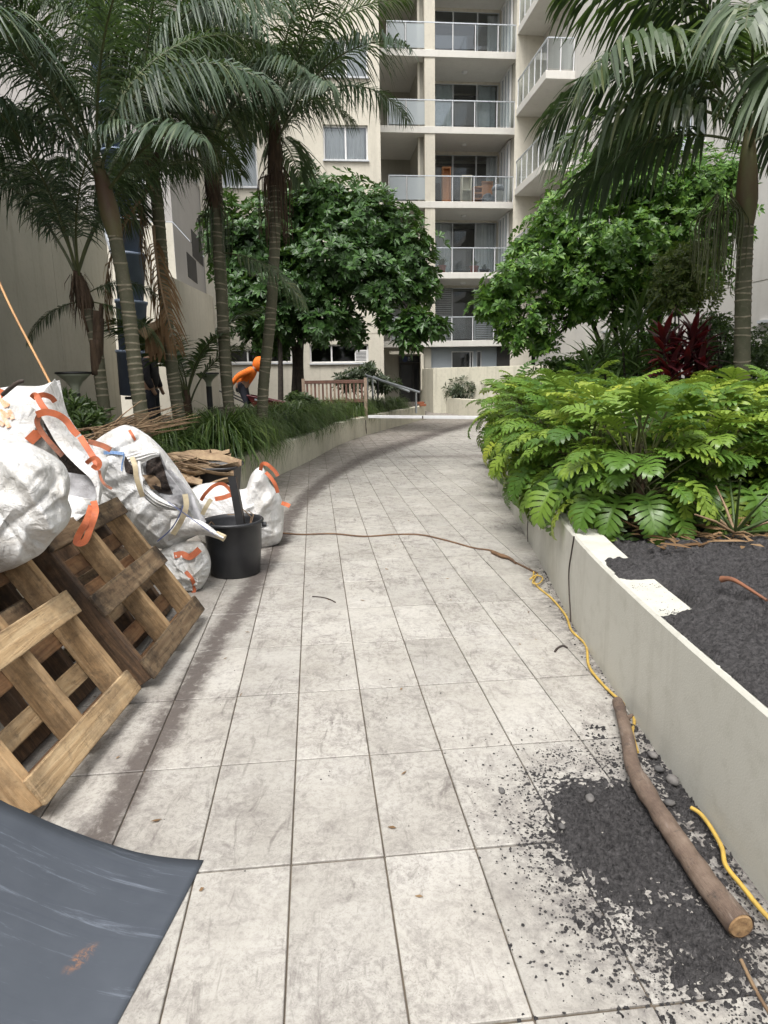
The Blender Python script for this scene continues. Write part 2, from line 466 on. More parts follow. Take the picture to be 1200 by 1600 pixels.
M['wood_x2'] = wood_mat('dark_stringer', (.22, .13, .07), (.10, .062, .038), (.03, .022, .018), .8, 0)
M['wood_rot'] = wood_mat('wet_brown_board', (.16, .075, .035), (.28, .16, .08), (.035, .025, .02), .6, 1)
def log_mat():
    m, N, L, P = new_mat('log_bark')
    v = coords(N, L, 'World'); vs = coords(N, L, 'World', (1, .22, 1))
    col = ramp(N, L, noise_n(N, L, v, 9, 7, .68), [(.3, (.075, .05, .038)), (.5, (.135, .095, .07)), (.7, (.20, .15, .115))])
    col = mix(N, L, col, (.25, .21, .18), mrange(N, L, noise_n(N, L, vs, 38, 6, .75), .56, .70, 0, .6))
    col = mix(N, L, col, (.03, .026, .024), mrange(N, L, noise_n(N, L, v, 20, 6, .75), .57, .70, 0, .85))
    L.new(col, P.inputs['Base Color']); P.inputs['Roughness'].default_value = .8
    bump(N, L, P, noise_n(N, L, vs, 45, 6, .7), .9, .008)
    return m
M['log'] = log_mat()
def cut_mat():
    m, N, L, P = new_mat('cut_end')
    v = coords(N, L, 'World')
    L.new(ramp(N, L, noise_n(N, L, v, 45, 6, .7), [(.3, (.36, .25, .13)), (.55, (.22, .13, .06)), (.7, (.08, .05, .03))]), P.inputs['Base Color'])
    P.inputs['Roughness'].default_value = .9
    return m
M['cut'] = cut_mat()

def bag_mat(name='woven_bag', dirt=.5, base=(.62, .62, .615)):
    m, N, L, P = new_mat(name)
    v = coords(N, L, 'World')
    d = mrange(N, L, noise_n(N, L, v, 3.4, 8, .74, .6), .44, .66, 0, dirt)
    col = mix(N, L, base, (.36, .335, .29), d)
    sp = mrange(N, L, noise_n(N, L, v, 38, 5, .75), .60, .74, 0, dirt * .9)
    col = mix(N, L, col, (.17, .155, .14), sp)
    L.new(col, P.inputs['Base Color'])
    P.inputs['Roughness'].default_value = .6
    P.inputs['Specular IOR Level'].default_value = .3
    # crumple creases: thin ridges at several sizes
    vr = N.new('ShaderNodeTexVoronoi'); vr.feature = 'DISTANCE_TO_EDGE'; vr.inputs['Scale'].default_value = 6.5
    nz = N.new('ShaderNodeTexNoise'); nz.inputs['Scale'].default_value = 4; nz.inputs['Detail'].default_value = 4
    L.new(v, nz.inputs['Vector'])
    mv = N.new('ShaderNodeMix'); mv.data_type = 'VECTOR'; mv.inputs['Factor'].default_value = .16
    L.new(v, mv.inputs[4]); L.new(nz.outputs['Color'], mv.inputs[5])
    L.new(mv.outputs[1], vr.inputs['Vector'])
    cr = mrange(N, L, vr.outputs['Distance'], 0, .16, 1, 0, True)
    vr2 = N.new('ShaderNodeTexVoronoi'); vr2.feature = 'DISTANCE_TO_EDGE'; vr2.inputs['Scale'].default_value = 19
    L.new(mv.outputs[1], vr2.inputs['Vector'])
    cr2 = mrange(N, L, vr2.outputs['Distance'], 0, .2, 1, 0, True)
    va = coords(N, L, 'World', (1.0, 1.0, .38), (.5, .3, .2)); vb = coords(N, L, 'World', (.42, 1.0, 1.0), (.2, .9, .4))
    def ridge(n_): return math_n(N, L, 'SUBTRACT', 1.0, math_n(N, L, 'MULTIPLY', math_n(N, L, 'ABSOLUTE', math_n(N, L, 'SUBTRACT', n_, .5)), 7.0), True)
    h = math_n(N, L, 'ADD', math_n(N, L, 'MULTIPLY', ridge(noise_n(N, L, va, 10, 3, .55, 1.4)), .8), math_n(N, L, 'MULTIPLY', ridge(noise_n(N, L, vb, 19, 3, .55, 1.2)), .55))
    h = math_n(N, L, 'ADD', h, math_n(N, L, 'MULTIPLY', noise_n(N, L, v, 7, 7, .62, .6), 1.1))
    wv = N.new('ShaderNodeTexWave'); wv.inputs['Scale'].default_value = 90; L.new(vb, wv.inputs['Vector'])
    h = math_n(N, L, 'ADD', h, math_n(N, L, 'MULTIPLY', wv.outputs['Fac'], .03))
    bump(N, L, P, h, .38, .012)
    return m
M['bag'] = bag_mat('woven_bag', .7)
M['bag_dirty'] = bag_mat('dirty_woven_bag', .85, (.55, .55, .54))
M['bag_in'] = simple('grey_bag_lining', (.36, .36, .37), (.17, .165, .17), 9, .6, bs=25, bstr=.5, bd=.02)  # lining mottled between two greys
M['strap'] = simple('orange_webbing', (.52, .135, .05), (.36, .095, .04), 16, .65, bs=160, bstr=.3, bd=.003)
M['strap_dirty'] = simple('muddy_orange_webbing', (.32, .10, .045), (.14, .06, .035), 16, .75)
M['strap_beige'] = simple('beige_webbing', (.50, .43, .29), (.36, .29, .18), 14, .75)
M['blue_print'] = simple('blue_print', (.07, .20, .48), (.30, .40, .58), 60, .6)
M['orange_print'] = simple('orange_print', (.58, .24, .10), (.62, .46, .36), 40, .6)
M['stitch'] = simple('navy_stitching', (.04, .06, .16), (.08, .10, .2), 40, .7)
M['mulch_and_hole_shade'] = simple('clippings_and_hole_shade', (.05, .035, .028), (.018, .014, .012), 40, .95, bs=70, bstr=.9, bd=.02)  # clippings in the bags; also paints the shade of the torn holes
M['blackplastic'] = simple('black_plastic', (.018, .019, .021), (.026, .027, .03), 6, .42, bs=60, bstr=.06, bd=.003)
M['blackmetal'] = simple('black_metal', (.012, .012, .013), (.02, .02, .021), 9, .4)
def rubber_mat():
    m, N, L, P = new_mat('blue_grey_rubber')
    v = coords(N, L, 'Object')
    base = ramp(N, L, noise_n(N, L, v, 3, 5), [(.3, (.047, .055, .068)), (.7, (.068, .078, .094))])
    vs = coords(N, L, 'Object', (1.0, 14, 1.0), (0, 0, .06))
    sc = mrange(N, L, noise_n(N, L, vs, 1.9, 10, .8, .5), .57, .72, 0, .65)
    col = mix(N, L, base, (.23, .26, .31), sc)
    vs2 = coords(N, L, 'Object', (1, 30, 1), (0, 0, -.04))
    col = mix(N, L, col, (.045, .052, .068), mrange(N, L, noise_n(N, L, vs2, 1.2, 6, .7), .55, .7, 0, .5))
    # rust smear
    sep = N.new('ShaderNodeSeparateXYZ'); L.new(N.new('ShaderNodeNewGeometry').outputs['Position'], sep.inputs[0])
    a, b = PZ(112, 1510, .05), PZ(140, 1475, .05)
    dx = math_n(N, L, 'SUBTRACT', sep.outputs[0], (a.x + b.x) / 2); dy = math_n(N, L, 'SUBTRACT', sep.outputs[1], (a.y + b.y) / 2)
    rr = math_n(N, L, 'SQRT', math_n(N, L, 'ADD', math_n(N, L, 'POWER', math_n(N, L, 'MULTIPLY', math_n(N, L, 'SUBTRACT', dx, math_n(N, L, 'MULTIPLY', dy, .35)), 2.6), 2.0), math_n(N, L, 'POWER', dy, 2.0)))
    ru = math_n(N, L, 'MULTIPLY', mrange(N, L, rr, .01, .06, .8, 0), mrange(N, L, noise_n(N, L, v, 55, 6, .75, .5), .46, .6, 0, 1))
    col = mix(N, L, col, (.34, .15, .06), ru)
    L.new(col, P.inputs['Base Color']); P.inputs['Roughness'].default_value = .48
    bump(N, L, P, noise_n(N, L, vs, 2, 5), .12, .004)
    return m
M['rubber'] = rubber_mat()
M['cord_y'] = simple('yellow_cord', (.56, .37, .07), (.38, .26, .07), 14, .6)
M['cord_b'] = simple('brown_cord', (.16, .09, .045), (.09, .05, .03), 9, .7)
M['cord_d'] = simple('dark_wire', (.05, .035, .028), (.03, .022, .02), 9, .7)
M['bamboo'] = simple('orange_cane', (.48, .27, .11), (.38, .20, .08), 6, .55)
M['alu'] = simple('white_aluminium', (.72, .73, .74), (.64, .65, .66), 5, .35)
M['steel'] = simple('galvanised_rail', (.62, .66, .70), (.52, .56, .60), 5, .35, metal=.3)
M['white'] = simple('white_paint', (.74, .74, .73), (.68, .68, .67), 5, .45)
M['frame'] = simple('powder_frame', (.56, .585, .61), (.50, .525, .55), 5, .4)
M['louvre'] = simple('grey_louvre', (.45, .47, .48), (.38, .40, .41), 5, .5)
M['room'] = simple('dim_room', (.05, .048, .045), (.035, .034, .033), 2, .9)  # dark colour stands in for unlit rooms and the carport's shade
M['curtain'] = simple('curtain', (.80, .81, .80), (.70, .71, .71), 2, .8)
M['curtain_s'] = simple('silver_curtain', (.66, .72, .72), (.50, .56, .57), 3, .35, bs=5, bstr=.6, bd=.1)
M['brick'] = simple('orange_brick', (.36, .13, .065), (.28, .095, .05), 20, .85, bs=60, bstr=.3)
M['bench'] = simple('bench_timber', (.17, .085, .06), (.115, .058, .042), 9, .65)
M['bench_pale'] = simple('weathered_slat', (.36, .27, .20), (.26, .19, .14), 12, .7)
M['barrow'] = simple('barrow_red', (.16, .018, .026), (.11, .014, .02), 7, .4)
M['rubber_black'] = simple('tyre_rubber', (.015, .015, .015), (.025, .025, .025), 9, .8)
M['hivis'] = simple('orange_fleece', (.85, .20, .015), (.72, .15, .012), 12, .8, bs=40, bstr=.3, bd=.01)
M['navy'] = simple('navy_cloth', (.016, .018, .028), (.026, .028, .04), 12, .85)
M['darkcloth'] = simple('dark_jacket', (.024, .022, .028), (.04, .036, .044), 12, .85)
M['skin'] = simple('skin', (.33, .20, .13), (.28, .165, .105), 9, .6)
M['chute'] = simple('blue_grey_plastic', (.20, .25, .34), (.165, .205, .285), 5, .5)
M['chute_l'] = simple('pale_blue_plastic', (.20, .255, .37), (.16, .21, .31), 5, .45)
M['lampglass'] = simple('lamp_reflector', (.34, .36, .28), (.26, .28, .21), 5, .35)
M['terracotta'] = simple('terracotta', (.30, .08, .045), (.24, .06, .035), 9, .8)
M['orange_ply'] = simple('orange_ply', (.46, .21, .085), (.38, .165, .065), 6, .6)
M['board'] = simple('pale_board', (.58, .55, .45), (.50, .47, .38), 6, .7)
M['sheetplastic'] = simple('grey_plastic_wrap', (.36, .38, .42), (.24, .26, .29), 9, .3, bs=14, bstr=.6, bd=.04)
M['signblue'] = simple('sign_blue', (.02, .045, .16), (.016, .036, .13), 9, .5)
M['signtext'] = simple('sign_lettering', (.55, .60, .70), None, 9, .6)
M['door'] = simple('dark_door', (.018, .019, .022), (.026, .027, .03), 6, .25)
def glass(name, tint, fac, rough=.03, body=None):
    m, N, L, P = new_mat(name)
    N.remove(P)
    tr = N.new('ShaderNodeBsdfTransparent'); tr.inputs[0].default_value = (*tint, 1)
    gl = N.new('ShaderNodeBsdfGlossy'); gl.inputs['Roughness'].default_value = rough; gl.inputs[0].default_value = (.9, .95, 1, 1)
    lw = N.new('ShaderNodeFresnel'); lw.inputs[0].default_value = 1.5
    f = mrange(N, L, lw.outputs[0], 0, 1, fac, 1)
    ms = N.new('ShaderNodeMixShader'); L.new(f, ms.inputs[0]); L.new(tr.outputs[0], ms.inputs[1]); L.new(gl.outputs[0], ms.inputs[2])
    out = ms.outputs[0]
    if body:
        df = N.new('ShaderNodeBsdfDiffuse'); df.inputs[0].default_value = (*body[0], 1)
        m2 = N.new('ShaderNodeMixShader'); m2.inputs[0].default_value = body[1]
        L.new(out, m2.inputs[1]); L.new(df.outputs[0], m2.inputs[2]); out = m2.outputs[0]
    L.new(out, N['Material Output'].inputs[0])
    return m
M['glass'] = glass('window_glass', (.86, .89, .90), .05)
M['railglass'] = glass('balustrade_glass', (.80, .86, .87), .05, body=((.5, .55, .57), .05))
M['frosted'] = glass('frosted_glass', (.55, .6, .62), .06, .1, body=((.50, .55, .57), .62))
# ================================================================== GROUND, PATH, WALLS
random.seed(4)
gm = MB(); gm.add([(-250, -250, -.03), (250, -250, -.03), (250, 250, -.03), (-250, 250, -.03)], [(0, 1, 2, 3)])
tag(gm.build('ground', M['ground']), 'bare ground under the courtyard', kind='structure')

LW = [(-2.75, -2), (-2.6, 1), (-2.5, 3), (-2.36, 5), (-2.15, 7), (-1.93, 8.8), (-1.70, 10.5), (-1.38, 12.5), (-.88, 16.2), (.04, 19.7), (1.53, 24.4)]
RW = [(1.13, -2), (1.11, .5), (1.10, 1.7), (1.10, 2.6), (1.14, 3.7), (1.26, 5.1), (1.40, 6.8), (1.54, 8.8), (1.82, 11), (2.45, 14), (3.3, 17), (4.6, 21)]
def lx(poly, y):
    for (x0, y0), (x1, y1) in zip(poly, poly[1:]):
        if y0 <= y <= y1: return x0 + (x1 - x0) * (y - y0) / (y1 - y0)
    return poly[-1][0] if y > poly[-1][1] else poly[0][0]

path = MB()
path.add([(-3.2, -3, -.008), (3, -3, -.008), (9, 33, -.008), (-3, 33, -.008)], [(0, 1, 2, 3)])
path = tag(path.build('path', M['grout']), 'pale tiled path with brown joints and scuffed dusty tiles', kind='structure')
T0 = Vector((-.2556, 1.2874, 0))
tile_me = [bevbox_mesh('tile', .2948, .5905, .03, .0024, M['tile']) for _ in range(1)]
cells = []
for i in range(-40, 45):
    for j in range(-8, 54):
        c = T0 + E1 * ((i + .5) * .3) + E2 * ((j + .5) * .6)
        if c.y < -1.2 or c.y > 31.5: continue
        if c.x < lx(LW, c.y) - .28 or (c.y < 21 and c.x > lx(RW, c.y) + .25) or c.x > 6.5: continue
        if c.y > 24.6 and c.x < 1.2: continue
        seen = c.y > .9 and abs(c.x) < .62 * c.y + .5
        cells.append((c.length if seen else 99 + c.length, c))
cells.sort(key=lambda t: t[0])
for k, (d, c) in enumerate(cells[:300]):
    o = put('tile', tile_me[0], path)
    o.location = (c.x, c.y, -.015 + rnd(-.0012, .0012))
    o.rotation_euler = (rnd(-.0015, .0015), rnd(-.0015, .0015), TH)
far = MB()
for d, c in cells[300:]:
    q = [c + E1 * (sx * .1472) + E2 * (sy * .2945) for sx, sy in ((-1, -1), (1, -1), (1, 1), (-1, 1))]
    dz = rnd(-.001, .001)
    far.add([(p.x, p.y, dz) for p in q] + [(p.x, p.y, -.01) for p in q], [(0, 1, 2, 3), (4, 0, 3, 7), (0, 4, 5, 1), (1, 5, 6, 2), (2, 6, 7, 3)])
tag(far.build('far_tiles', M['tile'], path), kind='stuff')

def wall_along(poly, zb, zt, th, side, n=6, edge=.012):
    pts = spline([(x, y, 0) for x, y in poly], n)
    rows = []
    for i, p in enumerate(pts):
        t = (pts[min(i + 1, len(pts) - 1)] - pts[max(i - 1, 0)]).normalized()
        q = Vector((t.y, -t.x, 0)) * side
        rows.append([p + Vector((0, 0, zb)), p + Vector((0, 0, zt - edge)), p + q * edge + Vector((0, 0, zt)),
                     p + q * (th - edge) + Vector((0, 0, zt)), p + q * th + Vector((0, 0, zt - edge)), p + q * th + Vector((0, 0, zb))])
    mb = MB(); mb.grid(rows)
    b = (len(rows) - 1) * 6
    mb.f.append(tuple(range(6))); mb.f.append(tuple(range(b, b + 6))[::-1]); mb.m += [0, 0]
    return mb
w = wall_along(LW, -.05, .49, .20, -1).build('garden_wall', M['lowwall'])
tag(w, 'low curving rendered wall, moss stained and cracked, holding the bed of strappy grass left of the path', 'garden wall')
ck = MB()
cp = [PZ(650, 652, .40), PZ(644, 660, .28), PZ(646, 668, .2), PZ(636, 680, .06)]
cp = [Vector((lx(LW, PZ(px, 668, .2).y) + .012, PZ(px, 668, .2).y, z)) for px, z in ((640, .42), (637, .33), (638, .25), (632, .16), (629, .05))]
ck.tube(cp, [.010, .014, .012, .016, .008], 5)
ck.build('crack', M['cord_d'], w)
w = wall_along(RW, -.05, .55, .19, 1).build('planter_wall', M['planter'])
tag(w, 'thick pale rendered planter wall with soil spilt on its top, right of the path', 'planter wall')

# curved planter and high parapet at the path's end
pl = thing('curved_planter', 'low curved planter wall with water stains at the far end of the path', 'planter')
a = [PZ(668, 640), PZ(684, 643.5), PZ(705, 646.5), PZ(735, 649.5), PZ(775, 652.5), PZ(850, 656)]
wall_along([(p.x, p.y) for p in a], -.05, .62, .2, -1).build('wall', M['lowwall'], pl)
top = MB()
top.add([(p.x, p.y, .55) for p in a] + [(9, 31, .55), (2.6, 34, .55)], [tuple(range(len(a) + 2))])
top.build('soil', M['bedsoil'], pl)

def bed(name, pts, zf, mat, label, step=.25):
    xs = np.arange(pts[0], pts[1], step); ys = np.arange(pts[2], pts[3], step)
    rows = [[(x, y, zf(x, y)) for x in xs] for y in ys]
    mb = MB(); mb.grid(rows)
    return tag(mb.build(name, mat, smooth=True), label, kind='structure')
mb = MB()
rows = []
for p in spline([(x, y, 0) for x, y in LW], 6):
    rows.append([(p.x - .15 - (7.5 + p.x * .6 + .9) * t, p.y, .43 + .06 * noise.noise((p.x - 7 * t, p.y, 1)) if t else .43) for t in np.linspace(0, 1, 14)])
rows.append([(x + .5, 29.5, z) for x, y, z in rows[-1]])
mb.grid(rows)
tag(mb.build('garden_soil', M['bedsoil'], smooth=True), 'leaf littered soil of the garden bed left of the path', kind='structure')
mb = MB()
rows = []
for p in spline([(x, y, 0) for x, y in RW], 6):
    rows.append([(p.x + .15 + 9 * t, p.y, .50 + (.07 * noise.noise((p.x + 9 * t, p.y, 3)) if 0 < t else 0)) for t in np.linspace(0, 1, 16)])
mb.grid(rows)
tag(mb.build('planter_soil', M['bedsoil'], smooth=True), 'soil of the raised planter right of the path', kind='structure')

# ================================================================== BUILDINGS (on the site grid)
def wall_holes(mb, x0, x1, z0, z1, holes, depth=.16, y=0.0, back=False):
    """a wall in the plane y with rectangular openings (xa, xb, za, zb[, depth]); reveals go to +y"""
    xs = sorted({x0, x1} | {h[0] for h in holes} | {h[1] for h in holes})
    zs = sorted({z0, z1} | {h[2] for h in holes} | {h[3] for h in holes})
    for xa, xb in zip(xs, xs[1:]):
        for za, zb in zip(zs, zs[1:]):
            cx, cz = (xa + xb) / 2, (za + zb) / 2
            if any(h[0] < cx < h[1] and h[2] < cz < h[3] for h in holes): continue
            mb.add([(xa, y, za), (xb, y, za), (xb, y, zb), (xa, y, zb)], [(0, 1, 2, 3)])
    for h in holes:
        xa, xb, za, zb = h[:4]; d = h[4] if len(h) > 4 else depth
        mb.add([(xa, y, za), (xb, y, za), (xb, y, zb), (xa, y, zb), (xa, y + d, za), (xb, y + d, za), (xb, y + d, zb), (xa, y + d, zb)],
               [(0, 4, 5, 1), (1, 5, 6, 2), (2, 6, 7, 3), (3, 7, 4, 0)] + ([(4, 5, 6, 7)] if len(h) > 4 else []))
def window(parent, x0, x1, z0, z1, y, mull=(), fw=.05, fmat='white', curtain=None, room=True, blind=0.0, gl='glass', sill=True):
    f = MB()
    f.box(x0, x1, y, y + .06, z0, z0 + fw); f.box(x0, x1, y, y + .06, z1 - fw, z1)
    f.box(x0, x0 + fw, y + .002, y + .058, z0 + fw, z1 - fw); f.box(x1 - fw, x1, y + .002, y + .058, z0 + fw, z1 - fw)
    for m_ in mull: f.box(m_ - fw / 2, m_ + fw / 2, y + .002, y + .058, z0 + fw, z1 - fw)
    fo = f.build('window', M[fmat], parent)
    edges = [x0 + fw] + [m_ for m_ in mull] + [x1 - fw]
    for a_, b_ in zip(edges, edges[1:]):
        p = MB(); p.add([(a_, y + .03, z0 + fw), (b_, y + .03, z0 + fw), (b_, y + .03, z1 - fw), (a_, y + .03, z1 - fw)], [(0, 1, 2, 3)])
        p.build('pane', M[gl], fo)
    if sill:
        s = MB(); s.box(x0 - .03, x1 + .03, y - .19, y - .002, z0 - .06, z0 - .004); s.build('sill', M['frame'], fo)
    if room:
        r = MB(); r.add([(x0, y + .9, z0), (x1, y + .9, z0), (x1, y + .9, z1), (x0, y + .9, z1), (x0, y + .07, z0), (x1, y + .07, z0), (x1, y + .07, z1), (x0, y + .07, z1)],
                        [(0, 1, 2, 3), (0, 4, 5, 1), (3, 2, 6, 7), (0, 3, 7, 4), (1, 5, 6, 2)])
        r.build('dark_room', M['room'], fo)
    if blind:
        b = MB(); b.box(x0 + fw, x1 - fw, y + .08, y + .1, z1 - fw - (z1 - z0) * blind, z1 - fw); b.build('blind', M['curtain'], fo)
    return fo
def curtain(parent, x0, x1, z0, z1, y, mat='curtain', amp=.035, wl=.16, seed=0):
    n = max(8, int((x1 - x0) / .03))
    rows = []
    for k in range(7):
        t = k / 6
        rows.append([(x0 + (x1 - x0) * i / n, y + amp * math.sin((x0 + (x1 - x0) * i / n) * 6.28 / wl + seed + .7 * math.sin(i * .4 + seed)) * (.6 + .4 * t)
                      + .03 * noise.noise((i * .2, t * 3, seed)), z1 + (z0 - z1) * t) for i in range(n + 1)])
    m = MB(); m.grid(rows)
    return m.build('curtain', M[mat], parent, smooth=True)
def balustrade(parent, a, b, zf, posts, h=1.03, frosted=()):
    """posts: fractions 0..1 along a->b; frosted: indices of obscured bays"""
    a, b = Vector(a), Vector(b)
    r = MB(); r.bar(a + Vector((0, 0, zf + h)), b + Vector((0, 0, zf + h)), .05, .038)
    ro = r.build('balustrade', M['steel'], parent)
    for t in posts:
        p = a.lerp(b, t); q = MB(); q.box(p.x - .016, p.x + .016, p.y - .016, p.y + .016, zf, zf + h - .02)
        q.build('post', M['alu'], ro)
    for i, (t0, t1) in enumerate(zip(posts, posts[1:])):
        p, q = a.lerp(b, t0), a.lerp(b, t1); d = (q - p).normalized() * .035
        p, q = p + d, q - d
        s = MB(); s.add([(p.x, p.y, zf + .07), (q.x, q.y, zf + .07), (q.x, q.y, zf + h - .04), (p.x, p.y, zf + h - .04)], [(0, 1, 2, 3)])
        s.build('glass_panel', M['frosted' if i in frosted else 'railglass'], ro)
    return ro
LV = [3.07, 5.99, 8.90, 11.85, 14.75, 17.67]

# ---- balcony tower
TV = 30.6
tw = thing('apartment_tower', 'cream apartment tower with stacked glass fronted balconies behind the path end', 'apartment building', UV(3.53, TV), TH)
tw_inv = Matrix.Translation(-UV(3.53, TV))
def TL(px, py, y=0.0):
    p = PV(px, py, TV + y); return Vector((p.dot(E1) - 3.53, y, p.z))
W_T = TL(803, 300).x
xc0, xc1 = TL(664, 220).x, TL(680, 220).x
for z in LV:
    m = MB(); m.box(-.6, W_T + .02, 0, 4.4, z - .27, z); bevel(m.build('balcony_slab', M['slab'], tw), .012)
m = MB(); m.box(-.6, W_T + 3, 2.62, 2.9, 2.9, 18.5); m.box(-.6, W_T + 3, 4.4, 4.7, 0, 18.5); m.box(W_T - .03, W_T + .3, .35, 2.6, 0, 18.5)
m.box(xc0 - .05, xc0 + .12, .6, 2.6, 3.08, 18.5)
mwalls = MB()
holes = []
for i, z in enumerate(LV[:-1]):
    zt = z + 2.54
    holes.append((xc1 + .15, W_T - .12, z + .02, zt, .25))
wall_holes(mwalls, xc0, W_T, 2.9, 18.5, [(h[0], h[1], h[2], h[3]) for h in holes], .2, 2.3)
mwalls.build('back_wall', M['cream'], tw)
m2 = MB(); m2.box(-.6, W_T + 3, 3.6, 3.8, 0, 18.5); m2.box(W_T - .03, W_T + .3, .4, 4.4, 2.8, 18.5)
m2.box(xc0 - .12, xc0 + .02, .55, 3.6, 2.8, 18.5)
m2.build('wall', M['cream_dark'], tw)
for z0, z1 in zip(LV, LV[1:]):
    m = MB(); m.box(xc0, xc1, .04, .34, z0 + .002, z1 - .272); m.build('column', M['cream'], tw)
    m = MB(); m.box(xc0 - .22, xc0 - .13, .5, .62, z0 + .002, z1 - .272); m.build('downpipe', M['cream'], tw)
# door in the recess behind the left bays
for z0 in LV[:-1]:
    m = MB(); m.box(.35, 1.15, 3.55, 3.6, z0, z0 + 2.05); m.build('recess_door', M['louvre'], tw)
for li, z in enumerate(LV[:-1]):
    zt = z + 2.52
    b0, b1, b2, b3 = xc1 + .18, TL(706, 350, 2.35).x, TL(742, 350, 2.35).x, W_T - .14
    d = MB(); y = 2.33
    for xx in (b0, b1, b2, b3 - .05): d.box(xx, xx + .06, y, y + .07, z + .03, zt)
    d.box(b0, b3, y - .002, y + .072, zt, zt + .06); d.box(b0, b3, y - .002, y + .072, z + .0, z + .03)
    do = d.build('sliding_door', M['frame'], tw)
    for a_, b_ in ((b0 + .06, b1), (b1 + .06, b2), (b2 + .06, b3 - .05)):
        p = MB(); p.add([(a_, y + .03, z + .03), (b_, y + .03, z + .03), (b_, y + .03, zt), (a_, y + .03, zt)], [(0, 1, 2, 3)]); p.build('pane', M['glass'], do)
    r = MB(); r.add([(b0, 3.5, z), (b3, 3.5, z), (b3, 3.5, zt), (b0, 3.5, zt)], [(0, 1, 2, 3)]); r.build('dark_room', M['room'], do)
    if li == 0:
        for xa, xb in ((b0, b1), (b2 + .08, b3 - .1)):
            lv = MB(); zz = z + .05
            while zz < zt - .06:
                lv.box(xa, xb, y - .08, y - .02, zz, zz + .045); zz += .085
            lv.box(xa - .03, xa + .002, y - .09, y - .01, z + .02, zt); lv.box(xb - .002, xb + .03, y - .09, y - .01, z + .02, zt)
            lv.build('louvre_shutter', M['louvre'], tw)
    if li == 1: curtain(do, b0 + .05, b1, z + .05, zt, y + .2, seed=1); curtain(do, b2 + .06, b3, z + .05, zt, y + .2, seed=2)
    if li == 2: curtain(do, b2 + .55, b3, z + .05, zt, y + .2, seed=3)
    if li == 3: curtain(do, b0 + .05, b1, z + .05, zt, y + .12, 'curtain_s', .06, .5, 4); curtain(do, b2 + .06, b3 - .1, z + .05, zt, y + .12, 'curtain_s', .07, .45, 5)
    if li == 4: curtain(do, b3 - .5, b3, z + .05, zt, y + .2, seed=6)
    # glazed return on the right
    f = MB(); xr = W_T - .06
    for yy in (.55, 1.05, 1.5, 2.0): f.box(xr - .05, xr + .02, yy, yy + .1, z + .04, zt + .04)
    f.box(xr - .052, xr + .018, .5, 2.2, zt + .04, zt + .10)
    fo = f.build('return_window', M['white'], tw)
    for yy in (.65, 1.15, 1.6):
        p = MB(); p.add([(xr, yy, z + .04), (xr, yy + .4, z + .04), (xr, yy + .4, zt + .04), (xr, yy, zt + .04)], [(0, 1, 2, 3)]); p.build('pane', M['frosted'], fo)
    px0 = [608, 636, 668, 707, 741, 775, 803]
    xs = [TL(p_, 300).x for p_ in px0]
    xs[0] = max(xs[0], -.1)
    fr = [(x - xs[0]) / (xs[-1] - .03 - xs[0]) for x in xs]; fr[-1] = 1
    balustrade(tw, (xs[0], .06, 0), (xs[-1] - .03, .06, 0), z, fr, 1.02, (0, 1))
# ceiling lights under slabs
for z in LV[1:]:
    m = MB(); m.lathe([(.0, -.33), (.10, -.33), (.13, -.30), (.13, -.271)], 16, ((xc1 + W_T) / 2 - .2, 1.3, z)); m.build('ceiling_light', M['white'], tw, True)

# ground floor: entrance, blue-grey wall with its window
e0, e1 = TL(612, 560).x, TL(662, 560).x
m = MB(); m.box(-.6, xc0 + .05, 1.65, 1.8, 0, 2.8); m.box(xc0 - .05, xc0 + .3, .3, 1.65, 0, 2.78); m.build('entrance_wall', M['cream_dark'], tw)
m = MB(); m.box(-.1, e1 - .02, .1, .26, 2.50, 2.64); m.box(e1 - .12, e1 + .02, .1, .26, .9, 2.5); bevel(m.build('entrance_trim', M['cream'], tw), .01)
d0, d1 = TL(624, 600, 1.6).x, TL(655, 600, 1.6).x
f = MB()
for xx in (d0, d0 + .62, d1 - .08): f.box(xx, xx + .08, 1.54, 1.62, 0, 2.05)
f.box(d0, d1, 1.538, 1.622, 2.05, 2.14)
fo = f.build('entrance_door', M['room'], tw)
for a_, b_ in ((d0 + .08, d0 + .62), (d0 + .70, d1 - .08)):
    p = MB(); p.box(a_, b_, 1.57, 1.59, .02, 2.05); p.build('door_leaf', M['door'], fo)
sg = MB(); sg.box(d0 - .02, d1, 1.48, 1.53, 2.16, 2.46); so = sg.build('entrance_sign', M['door'], tw)
disc = MB(); cx, cz = TL(636, 556, 1.46).x, 2.32
disc.lathe([(0, .01), (.13, .01), (.13, -.0)], 20); do_ = disc.build('blue_disc', M['signblue'], so); do_.matrix_local = Matrix.Translation((cx - .1, 1.475, cz)) @ Matrix.Rotation(math.pi / 2, 4, 'X')
def text_obj(body, size, mat, parent, mw, name='lettering'):
    cu = bpy.data.curves.new(name, 'FONT'); cu.body = body; cu.size = size; cu.extrude = .002; cu.align_x = 'CENTER'; cu.align_y = 'CENTER'
    t = bpy.data.objects.new(name, cu); COL.objects.link(t)
    dg = bpy.context.evaluated_depsgraph_get()
    me = bpy.data.meshes.new_from_object(t.evaluated_get(dg)); bpy.data.objects.remove(t)
    me.name = name; me.materials.clear(); me.materials.append(M[mat])
    return put(name, me, parent, mw)
text_obj('B', .26, 'signtext', so, Matrix.Translation((cx + .1, 1.47, cz)) @ Matrix.Rotation(math.pi / 2, 4, 'X'))
g0, g1 = TL(668, 560).x, W_T
wx0, wx1, wx2, wx3 = TL(709, 560).x, TL(744, 560).x, TL(749, 560).x, TL(757, 560).x
